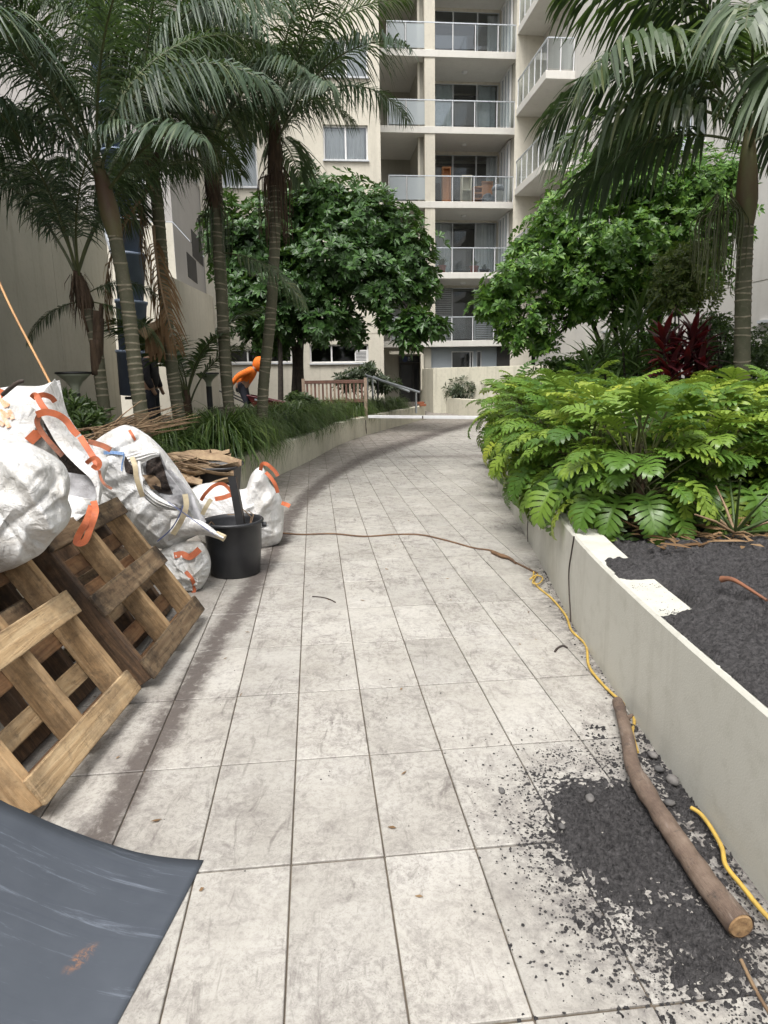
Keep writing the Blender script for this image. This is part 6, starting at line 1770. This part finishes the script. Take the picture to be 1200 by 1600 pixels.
def bush(name, label, cat, px, py, y, zb, blobs, n, lv, ll, lw, mat, seed, stems=4, group=None, up=.5):
    o = thing(name, label, cat, (0, 0, 0), 0, group); o.location = PY(px, py, y); o.location.z = zb; off = o.location
    bs = [BL3(*b) for b in blobs]; bs = [(b[0] - off.x, b[1] - off.y, b[2] - off.z, b[3], b[4], b[5]) for b in bs]
    leafy(bs, n, lv, ll, lw, seed, mat, up, .7).build('foliage', M[mat], o)
    m = MB(); rs = random.Random(seed)
    for k in range(stems):
        b = bs[k % len(bs)]; e = Vector((b[0] + rs.uniform(-.5, .5) * b[3], b[1], b[2] + .2 * b[5]))
        m.tube(spline([Vector((rs.uniform(-.08, .08), rs.uniform(-.08, .08), 0)), e * .5 + Vector((rs.uniform(-.1, .1), 0, 0)), e], 4), [.022 - .0018 * i for i in range(9)], 6)
    m.build('stem', M['bark'], o, True)
    return o
bush('olive_shrub', 'yellow green fine leaved shrub among the darker tree on the right', 'shrub', 1075, 560, 11.5, .5, [(1060, 425, 11.5, 48, 34, .6), (1040, 460, 11.4, 36, 24, .5), (1090, 460, 11.5, 40, 26, .5), (1075, 395, 11.5, 36, 20, .5)], 560, 7, .10, .042, 'shrub_olive', 11)
bush('twiggy_shrub', 'open twiggy shrub behind the ringed palm trunk on the right', 'shrub', 1130, 610, 9.8, .5, [(1135, 530, 9.8, 34, 40, .4), (1190, 545, 9.8, 26, 36, .4), (1120, 500, 9.8, 22, 16, .3), (1150, 570, 9.8, 30, 20, .3)], 330, 6, .075, .034, 'shrub_mid', 12, 7)
bush('under_shrub', 'dark leafy shrub filling the gap between the strappy plant and the burgundy cordyline', 'shrub', 1000, 600, 11.8, .5, [(1000, 560, 11.8, 40, 34, .5), (960, 575, 11.6, 34, 26, .5), (1030, 540, 11.8, 30, 30, .4)], 420, 7, .12, .055, 'tree_bright', 21, 4)
bush('under_shrub', 'mid green shrub low against the pale wall right of the burgundy cordyline', 'shrub', 1120, 610, 10.6, .5, [(1120, 565, 10.6, 40, 34, .5), (1160, 580, 10.4, 36, 26, .5), (1195, 560, 10.4, 30, 34, .4), (1105, 520, 10.8, 26, 26, .4)], 430, 7, .10, .045, 'shrub_mid', 22, 5)
bush('under_shrub', 'leafy green shrub at the foot of the spreading tree, near the dark opening', 'shrub', 900, 610, 14.0, .5, [(905, 575, 14, 34, 22, .5), (870, 580, 14, 28, 18, .4), (940, 560, 13.8, 26, 26, .4)], 300, 7, .14, .06, 'tree_bright', 23, 4)
bush('planter_shrub', 'dark feathery shrub in the curved planter at the path end', 'shrub', 735, 622, 28.0, .55, [(735, 606, 28.0, 34, 14, .8), (715, 610, 28.2, 18, 10, .5), (755, 608, 27.6, 18, 11, .5)], 330, 8, .26, .06, 'shrub_grey', 13)
bush('border_shrub', 'dark shrub against the cream wall behind the handrail', 'shrub', 570, 600, 24.5, .45, [(565, 590, 24.5, 34, 14, .6), (545, 598, 24.5, 20, 10, .5), (600, 600, 24.5, 24, 10, .5), (575, 575, 24.5, 10, 8, .3)], 300, 7, .24, .07, 'shrub_grey', 14)
bush('leafy_plant', 'pale variegated leafy plant beside the red wheelbarrow', 'plant', 468, 640, 15.5, .45, [(466, 626, 15.5, 20, 13, .35), (482, 632, 15.4, 16, 10, .3)], 110, 6, .15, .075, 'dracaena', 15, 3)
bush('leafy_plant', 'bright green low plant at the foot of the nearer bollard lamp', 'plant', 120, 660, 7.6, .45, [(118, 650, 7.6, 26, 18, .25), (140, 660, 7.5, 20, 14, .25), (108, 625, 7.7, 8, 10, .1)], 90, 7, .17, .04, 'dracaena', 16, 3, None, .9)

# ---- strap leaved clumps
def strap_mesh(name, n, L, w, arch, seed, mat, lift=.0, wide=1.0):
    rs = random.Random(seed); m = MB()
    for k in range(n):
        a = rs.uniform(0, 6.283); e = math.radians(rs.uniform(35, 88)) if wide >= 1 else math.radians(rs.uniform(55, 88)); l = L * rs.uniform(.6, 1.1); r0 = rs.uniform(0, .09)
        p = Vector((math.cos(a) * r0, math.sin(a) * r0, lift * rs.random())); sd = Vector((-math.sin(a), math.cos(a), 0)); rows = []; ang = e
        az2 = a + rs.uniform(-.5, .5); od = Vector((math.cos(az2), math.sin(az2), 0))
        for j in range(6):
            ww = w * (.7, 1, 1, .85, .55, .05)[j] * .5
            rows.append((p - sd * ww, p + sd * ww))
            p = p + (od * math.cos(ang) + Vector((0, 0, 1)) * math.sin(ang)) * (l / 5); ang -= arch * rs.uniform(.7, 1.3) * (.18 + .16 * j)
        b = len(m.v)
        for q in rows: m.v += [tuple(q[0]), tuple(q[1])]
        for j in range(5): m.f.append((b + 2 * j, b + 2 * j + 1, b + 2 * j + 3, b + 2 * j + 2)); m.m.append(0)
    return m.mesh(name, M[mat])
LM = [strap_mesh('foliage', 900, 1.12, .016, 1.45, 200 + i, 'grass') for i in range(3)]
gl = [(345, 9.4, .0, 1.15, 'largest dark strappy grass clump, spilling over the wall behind the bucket'), (300, 9.9, .5, 1.0, 'strappy grass clump left of the largest one'), (392, 10.4, .25, .95, 'strappy grass clump at the foot of the palm with the hanging stalks'), (430, 10.9, .1, .85, 'greyish strappy grass clump leaning over the wall, right of the palm trunks'),
      (455, 12.0, .4, .9, 'strappy grass clump behind the greyish one'), (475, 12.6, .1, .85, 'strappy grass clump hanging onto the wall below the bench'), (520, 13.6, .2, 1.0, 'broad strappy grass clump in front of the left end of the bench'), (505, 14.6, .7, .95, 'strappy grass clump just behind the broad one'), (555, 15.2, .2, .95, 'strappy grass clump in front of the right end of the bench'),
      (590, 16.8, .25, .95, 'bright strappy grass clump below the handrail top'), (615, 18.6, .2, .95, 'strappy grass clump below the middle of the handrail'), (640, 20.6, .2, .85, 'strappy grass clump below the lower end of the handrail'), (655, 22.4, .15, .75, 'last strappy grass clump beside the orange bricks'),
      (255, 8.7, .9, .9, 'strappy grass clump behind the frond heap'), (200, 7.6, .9, .8, 'strappy grass clump between the chute and the frond heap'), (575, 16.2, .8, .9, 'strappy grass clump behind the bright one'), (355, 12.5, 1.5, .9, 'strappy grass clump behind the largest, at the foot of the left trunk'), (384, 13.2, .0, 1.0, 'strappy grass clump hiding the legs of the worker in orange'), (412, 13.6, .0, .95, 'strappy grass clump below the red wheelbarrow tray'),
      (535, 14.2, .8, 1.0, 'strappy grass clump hiding the middle of the bench'), (365, 11.4, .0, 1.0, 'strappy grass clump left of the worker, between two palm trunks'), (440, 13.4, .6, .95, 'strappy grass clump below the tip of the wheelbarrow')]
for k, (px, y, back, sc, lab) in enumerate(gl):
    p = PY(px, 650, y); x = p.x
    lim = lx(LW, y) - (.34 if y < 10 else .44) - back * .4
    o = thing('grass_clump', lab, 'grass clump', (min(x, lim), y, .42), rnd(0, 6), 'strappy grass clumps in the left bed')
    c = put('foliage', LM[k % 3], o); c.scale = (sc, sc, sc)
for k, (x, y, lab) in enumerate(((-3.3, 2.6, 'strappy grass clump behind the pallets, outside the left edge'), (-3.4, 4.2, 'strappy grass clump hidden behind the highest bag'), (-3.6, 5.6, 'strappy grass clump hidden behind the torn bag'), (-4.6, 6.4, 'strappy grass clump at the tall wall, outside the left edge'), (-4.4, 3.6, 'strappy grass clump deep in the bed, outside the left edge'))):
    o = thing('grass_clump', lab, 'grass clump', (x, y, .42), k * 1.3, 'strappy grass clumps in the left bed'); put('foliage', LM[k % 3], o)
# strappy plant and burgundy cordyline on the right
def rosette_plant(name, label, cat, base, canes, mat, ll, lw, n, seed, cane_mat='bark'):
    rs = random.Random(seed); o = thing(name, label, cat, base)
    cm = MB()
    heads = []
    for (dx, dy, h) in canes:
        pts = spline([Vector((dx * .3, dy * .3, 0)), Vector((dx * .7 + rs.uniform(-.05, .05), dy * .7, h * .5)), Vector((dx, dy, h))], 5); cm.tube(pts, .017, 7); heads.append(pts[-1])
    cm.build('canes', M[cane_mat], o, True)
    for hd in heads:
        m = MB()
        for k in range(n):
            a = k * 2.4 + rs.uniform(-.3, .3); t = k / n; el = math.radians(80 - 95 * t + rs.uniform(-12, 12)); l = ll * rs.uniform(.75, 1.1); q = hd + Vector((0, 0, .16 - .42 * t)); sd = Vector((-math.sin(a), math.cos(a), 0)); rows = []
            for j in range(6):
                ww = lw * (.35, .8, 1, .9, .6, .04)[j] * .5; dr = Vector((math.cos(a) * math.cos(el), math.sin(a) * math.cos(el), math.sin(el))); nr = dr.cross(sd)
                rows.append([q - sd * ww + nr * ww * .35 * -1, q, q + sd * ww + nr * ww * .35 * -1]); q = q + dr * (l / 5); el -= rs.uniform(.08, .26)
            m.grid(rows)
        m.build('leaves', M[mat], o, True)
    return o
cb = PY(1062, 620, 9.3); cb.z = .5
rosette_plant('cordyline', 'burgundy red cordyline with several leafy canes in front of the pale wall', 'cordyline', cb, [(-.26, 0, 1.35), (-.08, .1, 1.2), (.10, -.05, 1.4), (.25, .05, 1.25), (.02, -.1, 1.05), (.18, -.15, .95), (-.2, -.12, .9)], 'cordyline', .42, .085, 26, 5)
db = PY(985, 620, 10.5); db.z = .5
rosette_plant('dracaena', 'green strappy leaved plant between the philodendrons and the tree stems', 'dracaena', db, [(-.15, 0, 1.35), (.1, .1, 1.7), (.3, 0, 1.3), (-.4, .1, 1.15), (0, -.1, 1.05), (-.65, 0, .95)], 'dracaena', .66, .05, 32, 6)

# ---- philodendrons: every lobed leaf its own piece
def xleaf(seed, tilt, pl, bl_, yel=False):
    rs = random.Random(seed); m = MB()
    # petiole rising from the crown, leaning out by tilt
    a = math.pi / 2 - tilt; p = Vector((0, 0, 0)); pts = [p]
    for k in range(6):
        p = p + Vector((math.cos(a), 0, math.sin(a))) * (pl / 6); pts.append(p); a -= .06 + .05 * tilt
    m.tube(pts, [.007] * 7, 3, 1, cap=False)
    # midrib of the blade
    K = 9; mid = []; a -= .12 + .25 * tilt
    for k in range(K):
        mid.append((p, a)); p = p + Vector((math.cos(a), 0, math.sin(a))) * (bl_ / (K - 1)); a -= .06 + .05 * tilt + .07 * rs.random()
    def strip(rows):
        b = len(m.v)
        for r_ in rows: m.v += [tuple(q) for q in r_]
        nc = len(rows[0])
        for i in range(len(rows) - 1):
            for j in range(nc - 1): m.f.append((b + i * nc + j, b + i * nc + j + 1, b + (i + 1) * nc + j + 1, b + (i + 1) * nc + j)); m.m.append(0)
    Y = Vector((0, 1, 0))
    cw = [.010, .013, .014, .013, .012, .011, .009, .007, .003]
    strip([[q - Y * w + Vector((0, 0, .30 * w)), q, q + Y * w + Vector((0, 0, .30 * w))] for (q, _), w in zip(mid, cw)])
    nl = 8
    for k in range(nl):
        u = k / nl; i = min(K - 2, int(u * (K - 1))); q, an = mid[i]; t = Vector((math.cos(an), 0, math.sin(an))); up = Vector((-math.sin(an), 0, math.cos(an)))
        ln = (.14, .165, .17, .165, .15, .13, .105, .08)[k] * bl_ / .36
        for sg in (-1, 1):
            back = (-.55, -.15, .12, .32, .5, .7, .95, 1.25)[k] + rs.uniform(-.1, .1)
            d = (Y * sg + t * back + up * rs.uniform(.05, .25)).normalized(); wv = (t - d * t.dot(d)).normalized(); w = .0198 * bl_ / .36
            c = q + Y * sg * cw[i] * .5; l = ln * rs.uniform(.9, 1.1)
            rows = []
            for s_, ww, dz in ((0, .80, 0), (.5, 1.05, .008), (.82, .85, -.004), (1.0, .25, -.018)):
                z = c + d * l * s_ + up * dz + t * .10 * l * s_ * s_
                rows.append([z - wv * w * ww, z + wv * w * ww])
            strip(rows)
    return m.mesh('leaf', [M['xanadu'], M['petiole']], True)
XL = {}
for ti, tilt in enumerate((.15, .55, .95, 1.35)):
    for v in range(3): XL[ti, v] = xleaf(300 + ti * 10 + v, tilt, (.42, .36, .33, .30)[ti], (.25, .265, .27, .27)[ti])
random.seed(77)
def philodendron(p, n, sc, label, hh=.5):
    o = thing('philodendron', label, 'philodendron', p, 0, 'philodendrons massed in the right planter')
    for k in range(n):
        t = (k + .5) / n; ti = 0 if t < .20 else 1 if t < .52 else 2 if t < .80 else 3
        az = k * 2.39996 + rnd(-.3, .3)
        c = put('leaf', XL[ti, (k * 7 + k // 3) % 3], o)
        s = sc * rnd(.75, 1.2)
        c.matrix_local = Matrix.Translation((rnd(-.07, .07), rnd(-.07, .07), hh * (1 - t) ** .8 + rnd(-.04, .04))) @ Matrix.Rotation(az, 4, 'Z') @ Matrix.Rotation(rnd(-.28, .28), 4, 'X') @ Matrix.Rotation(rnd(-.2, .22), 4, 'Y') @ Matrix.Diagonal((s, s, s, 1))
    m = MB(); m.tube([(0, 0, -.08), (0, 0, .2), (.02, 0, hh)], [.05, .04, .03], 8); m.build('stem', M['fibre'], o, True)
    return o
spots = []
row_y = [4.35, 5.0, 5.7, 6.45, 7.25, 8.1, 9.0, 10.0, 11.1, 12.3, 13.6, 15.0]
for ri, y in enumerate(row_y):
    x0 = lx(RW, y) + (.40 if ri < 2 else .32); xr = [3.9, 4.1, 4.3, 4.6, 4.7, 4.8, 5.0, 5.0, 4.4, 4.2, 4.4, 4.6][ri]; step = .68 + .015 * ri
    k = 0
    while x0 + k * step < xr:
        spots.append((ri, k, x0 + k * step + rnd(-.1, .1), y + rnd(-.12, .12))); k += 1
rown = ['front', 'second', 'third', 'fourth', 'fifth', 'sixth', 'seventh', 'eighth', 'ninth', 'tenth', 'eleventh', 'farthest']
coln = ['at the wall', 'second from the wall', 'third from the wall', 'fourth from the wall', 'fifth from the wall', 'sixth from the wall']
for ri, k, x, y in spots:
    if ri == 0 and k > 0: y += .10 + .06 * k
    rim = ri < 2 or k == 0
    philodendron((x, y, .50), 120 if rim and ri < 6 else 84 if ri < 6 else 52, (1.0 if ri else .95) + .02 * min(ri, 8), 'lobed leaf philodendron, ' + rown[ri] + ' row from the soil heap, ' + coln[min(k, 5)], .24 + .012 * ri + rnd(-.10, .16))
# one leafless crown of old petioles by the soil, right of the front row
old = thing('philodendron', 'philodendron crown reduced to bare yellow green petioles at the edge of the black soil', 'philodendron', (2.12, 3.95, .56), 0, 'philodendrons massed in the right planter')
for k in range(16):
    a = k * 2.4; e = rnd(.15, 1.1); l = rnd(.25, .5); m = MB(); d = Vector((math.cos(a) * math.cos(e), math.sin(a) * math.cos(e), math.sin(e)))
    m.tube([(0, 0, 0), d * l * .5, d * l + Vector((0, 0, -.03))], [.011, .008, .005], 5); m.build('petiole', M['dracaena' if k % 3 else 'stalk'], old, True)
random.seed(9)
lt = MB()
for k in range(420):
    x, y = rnd(1.5, 4), rnd(3.6, 4.4); x = max(x, lx(RW, y) + .25); a = rnd(0, 6.28); l = rnd(.05, .22); p = Vector((x, y, .54 + rnd(0, .06)))
    d = Vector((math.cos(a), math.sin(a), rnd(-.1, .3))) * l; s = Vector((-math.sin(a), math.cos(a), 0)) * rnd(.003, .02)
    lt.add([p - s, p + s, p + d * .6 + s * .8 + Vector((0, 0, .01)), p + d], [(0, 1, 2, 3)])
tag(lt.build('leaf_litter', M['dead']), 'dry leaf litter under the philodendrons', 'leaf litter', kind='stuff')
lt = MB()
for k in range(900):
    y = rnd(6.5, 20); x = lx(LW, y) - .2 - abs(rnd(0, 3)); a = rnd(0, 6.28); l = rnd(.08, .4); p = Vector((x, y, .46 + rnd(0, .04)))
    d = Vector((math.cos(a), math.sin(a), rnd(-.05, .2))) * l; s = Vector((-math.sin(a), math.cos(a), 0)) * rnd(.004, .02)
    lt.add([p - s, p + s, p + d * .6 + s * .8 + Vector((0, 0, .01)), p + d], [(0, 1, 2, 3)])
tag(lt.build('leaf_litter', M['dead']), 'dry leaf litter on the left bed', 'leaf litter', kind='stuff')

random.seed(14)
lt = MB()
for k in range(46):
    y = rnd(1.6, 9); x = rnd(lx(LW, y) + .3, lx(RW, y) - .05); a = rnd(0, 6.28); l = rnd(.012, .05); p = Vector((x, y, .003))
    d = Vector((math.cos(a), math.sin(a), rnd(.05, .3))) * l; s = Vector((-math.sin(a), math.cos(a), 0)) * rnd(.002, .009)
    lt.add([p - s * .4, p + d * .5 + s, p + d, p + d * .5 - s], [(0, 1, 2, 3)])
tag(lt.build('leaf_litter', M['dead']), 'tiny dry leaf scraps lying on the path tiles', 'leaf litter', kind='stuff')

# ================================================================== PEOPLE AND BARROW
def skin_body(name, joints, edges, mat, parent, sub=2, root=0):
    bm = bmesh.new(); sk = bm.verts.layers.skin.verify(); vs = []
    for i, (p, r) in enumerate(joints):
        v = bm.verts.new(p); v[sk].radius = (r, r) if not isinstance(r, tuple) else r; v[sk].use_root = (i == root); vs.append(v)
    for a, b in edges: bm.edges.new((vs[a], vs[b]))
    me = bpy.data.meshes.new(name); bm.to_mesh(me); bm.free(); me.materials.append(M[mat])
    o = put(name, me, parent)
    s = o.modifiers.new('skin', 'SKIN'); s.use_smooth_shade = True
    q = o.modifiers.new('sub', 'SUBSURF'); q.levels = sub; q.render_levels = sub
    return o
# worker bent over the barrow, facing right (+x)
wp = PY(382, 640, 17.0); wp.z = .45
ps = thing('person', 'worker in an orange hooded top and dark trousers bending forward over a red wheelbarrow', 'person', wp, 0)
HZ = 1.0
hip = Vector((-.02, 0, .92)); chest = Vector((.23, 0, 1.21)); neck = Vector((.36, 0, 1.36)); head = Vector((.46, 0, 1.44))
def V(*a): return Vector(a)
J = [(hip, .15), (V(.09, 0, 1.07), .14), (chest, .155), (neck, .065), (head, .095), (V(.50, 0, 1.51), .085)]
E = [(0, 1), (1, 2), (2, 3), (3, 4), (4, 5)]
def limb(J, E, start, pts):
    prev = start
    for p, r in pts: J.append((p, r)); E.append((prev, len(J) - 1)); prev = len(J) - 1
for s in (-1, 1):
    limb(J, E, 2, [(V(.22, s * .19, 1.26), .075), (V(-.06, s * .27, 1.14), .052), (V(-.22, s * .29, .92), .038), (V(-.22, s * .29, .84), .034)])
    limb(J, E, 0, [(V(.0, s * .11, .82), .095), (V(.10, s * .13, .48), .062), (V(-.12 - .12 * s, s * .13, .10), .045), (V(.0 - .12 * s, s * .14, .04), .04)])
skin_body('body', J, E, 'skin', ps, 1)
JT = [(hip + V(0, 0, .12), .16), (hip, .17)]; ET = [(0, 1)]
for s in (-1, 1): limb(JT, ET, 1, [(V(.0, s * .11, .80), .112), (V(.10, s * .13, .48), .08), (V(-.11 - .12 * s, s * .13, .14), .07)])
skin_body('trousers', JT, ET, 'navy', ps, 2)
JH = [(V(-.03, 0, .93), .18), (V(.09, 0, 1.09), .165), (chest, .18), (V(.33, 0, 1.33), .115)]; EH = [(0, 1), (1, 2), (2, 3)]
for s in (-1, 1): limb(JH, EH, 2, [(V(.21, s * .20, 1.27), .095), (V(-.06, s * .28, 1.15), .075), (V(-.21, s * .295, .96), .058)])
skin_body('hoodie', JH, EH, 'hivis', ps, 2)
m = MB(); rows = []
hc, ax = V(.45, 0, 1.435), V(.80, 0, -.46).normalized(); up = V(.42, 0, .80).normalized()
for i, t in enumerate(np.linspace(.12, 2.05, 11)):
    c = hc - ax * math.cos(t) * .175; rr = .158 * math.sin(t) ** .8
    rows.append([c + V(0, 1, 0) * math.cos(a) * rr * .92 + up * math.sin(a) * rr * (1.06 if math.sin(a) > 0 else 1.2) for a in np.linspace(0, 2 * math.pi, 21)])
m.grid(rows); m.f.append(tuple(range(20))); m.m.append(0)
solid(m.build('hood', M['hivis'], ps, True), .012)
m = MB(); m.lathe([(0, 0), (.10, .0), (.115, -.03), (.11, -.1)], 14); fm = m.build('hood_shade_disc', M['navy'], ps, True)  # dark disc put in as the hood's shade over the face
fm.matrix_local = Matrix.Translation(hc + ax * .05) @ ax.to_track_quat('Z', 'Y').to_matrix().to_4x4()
for s in (-1, 1):
    m = MB()
    hnd = V(-.22, s * .29, .80)
    m.tube([hnd + V(0, 0, .05), hnd, hnd + V(.02, 0, -.05)], [.032, .042, .03], 8); g_ = m.build('glove', M['blackmetal'], ps, True)
    for k in range(4):
        f = MB(); q = hnd + V(.03 - .001 * k, -.03 + .02 * k, -.03); f.tube([q, q + V(.03, 0, -.025), q + V(.005, 0, -.05), q + V(-.02, 0, -.045)], [.011, .011, .010, .008], 6); f.build('finger', M['blackmetal'], g_, True)
    m = MB(); fx = -.06 - .12 * s
    m.tube(spline([V(fx - .07, s * .135, .05), V(fx, s * .135, .06), V(fx + .12, s * .14, .045), V(fx + .19, s * .14, .03)], 4), [.045] * 6 + [.045, .043, .04, .036, .03, .024, .018], 8); m.build('boot', M['blackmetal'], ps, True)
# barrow
wb = thing('wheelbarrow', 'dark red wheelbarrow pushed by the worker in orange, behind the grass', 'wheelbarrow', wp + V(.42, 0, 0))
m = MB()
T4 = [V(-.28, -.30, .68), V(.72, -.24, .46), V(.72, .24, .46), V(-.28, .30, .68)]; B4 = [V(-.12, -.2, .36), V(.38, -.17, .28), V(.38, .17, .28), V(-.12, .2, .36)]
m.add(T4 + B4, [(0, 4, 5, 1), (1, 5, 6, 2), (2, 6, 7, 3), (3, 7, 4, 0), (4, 7, 6, 5)]); solid(m.build('tray', M['barrow'], wb), .006)
m = MB(); m.tube(T4 + [T4[0]], .014, 6); m.build('rim', M['barrow'], wb)
m = MB(); a, b = V(-.16, -.292, .56), V(.05, -.285, .52)
m.add([V(-.1, -.282, .60), V(.06, -.276, .565), V(.06, -.268, .525), V(-.1, -.274, .56)], [(0, 3, 2, 1)]); m.build('label_patch', M['signtext'], wb)
for s in (-1, 1):
    m = MB(); m.tube(spline([V(-.95, s * .29, .80), V(-.5, s * .28, .58), V(.0, s * .2, .33), V(.8, s * .06, .20)], 5), .018, 7); m.build('handle', M['blackmetal'], wb, True)
    m = MB(); m.tube([V(-.1, s * .22, .36), V(-.2, s * .24, .0), V(.0, s * .24, .0), V(.1, s * .2, .3)], .014, 6); m.build('leg', M['blackmetal'], wb, True)
wh = MB(); prof = [(.13, -.04), (.17, -.05), (.19, -.025), (.195, 0), (.19, .025), (.17, .05), (.13, .04)]
wh.lathe(prof, 24); w_ = wh.build('wheel', M['rubber_black'], wb, True); w_.matrix_local = Matrix.Translation((.82, 0, .195)) @ Matrix.Rotation(math.pi / 2, 4, 'X')
hb_ = MB(); hb_.lathe([(0, -.03), (.13, -.03), (.13, .03), (0, .03)], 16); hb_.build('hub', M['steel'], w_)
# second worker, dark clothes, standing behind the hanging frond
wp2 = PY(238, 640, 12.0); wp2.z = .45
p2 = thing('person', 'person in dark jacket and trousers standing behind the hanging dead frond, face hidden', 'person', wp2, 0)
J = [(V(0, 0, .95), .14), (V(0, 0, 1.15), .135), (V(.0, 0, 1.36), .15), (V(.02, 0, 1.5), .055), (V(.05, 0, 1.62), .09), (V(.05, 0, 1.70), .085)]; E = [(0, 1), (1, 2), (2, 3), (3, 4), (4, 5)]
for s in (-1, 1):
    limb(J, E, 2, [(V(0, s * .19, 1.38), .07), (V(.03, s * .24, 1.12), .05), (V(.12, s * .22, .90), .036), (V(.16, s * .21, .82), .032)])
    limb(J, E, 0, [(V(0, s * .1, .84), .09), (V(.03, s * .11, .47), .06), (V(.0, s * .12, .09), .042), (V(.1, s * .12, .04), .035)])
skin_body('body', J, E, 'skin', p2, 1)
JH = [(V(0, 0, .90), .16), (V(0, 0, 1.12), .16), (V(0, 0, 1.35), .172), (V(.01, 0, 1.46), .09)]; EH = [(0, 1), (1, 2), (2, 3)]
for s in (-1, 1): limb(JH, EH, 2, [(V(0, s * .2, 1.38), .09), (V(.03, s * .25, 1.13), .07), (V(.11, s * .225, .93), .055)])
skin_body('jacket', JH, EH, 'darkcloth', p2, 2)
JT = [(V(0, 0, .97), .15), (V(0, 0, .92), .155)]; ET = [(0, 1)]
for s in (-1, 1): limb(JT, ET, 1, [(V(0, s * .1, .82), .11), (V(.03, s * .11, .47), .085), (V(.0, s * .12, .13), .075)])
skin_body('trousers', JT, ET, 'navy', p2, 2)
m = MB(); m.lathe([(.10, 1.60), (.112, 1.68), (.10, 1.76), (.06, 1.80), (0, 1.81)], 14, (.045, 0, 0)); m.build('hair', M['blackmetal'], p2, True)
for s in (-1, 1):
    m = MB(); m.tube(spline([V(-.07, s * .12, .05), V(.02, s * .12, .06), V(.18, s * .12, .035)], 3), [.045, .046, .046, .046, .04, .034, .02], 8); m.build('boot', M['blackmetal'], p2, True)
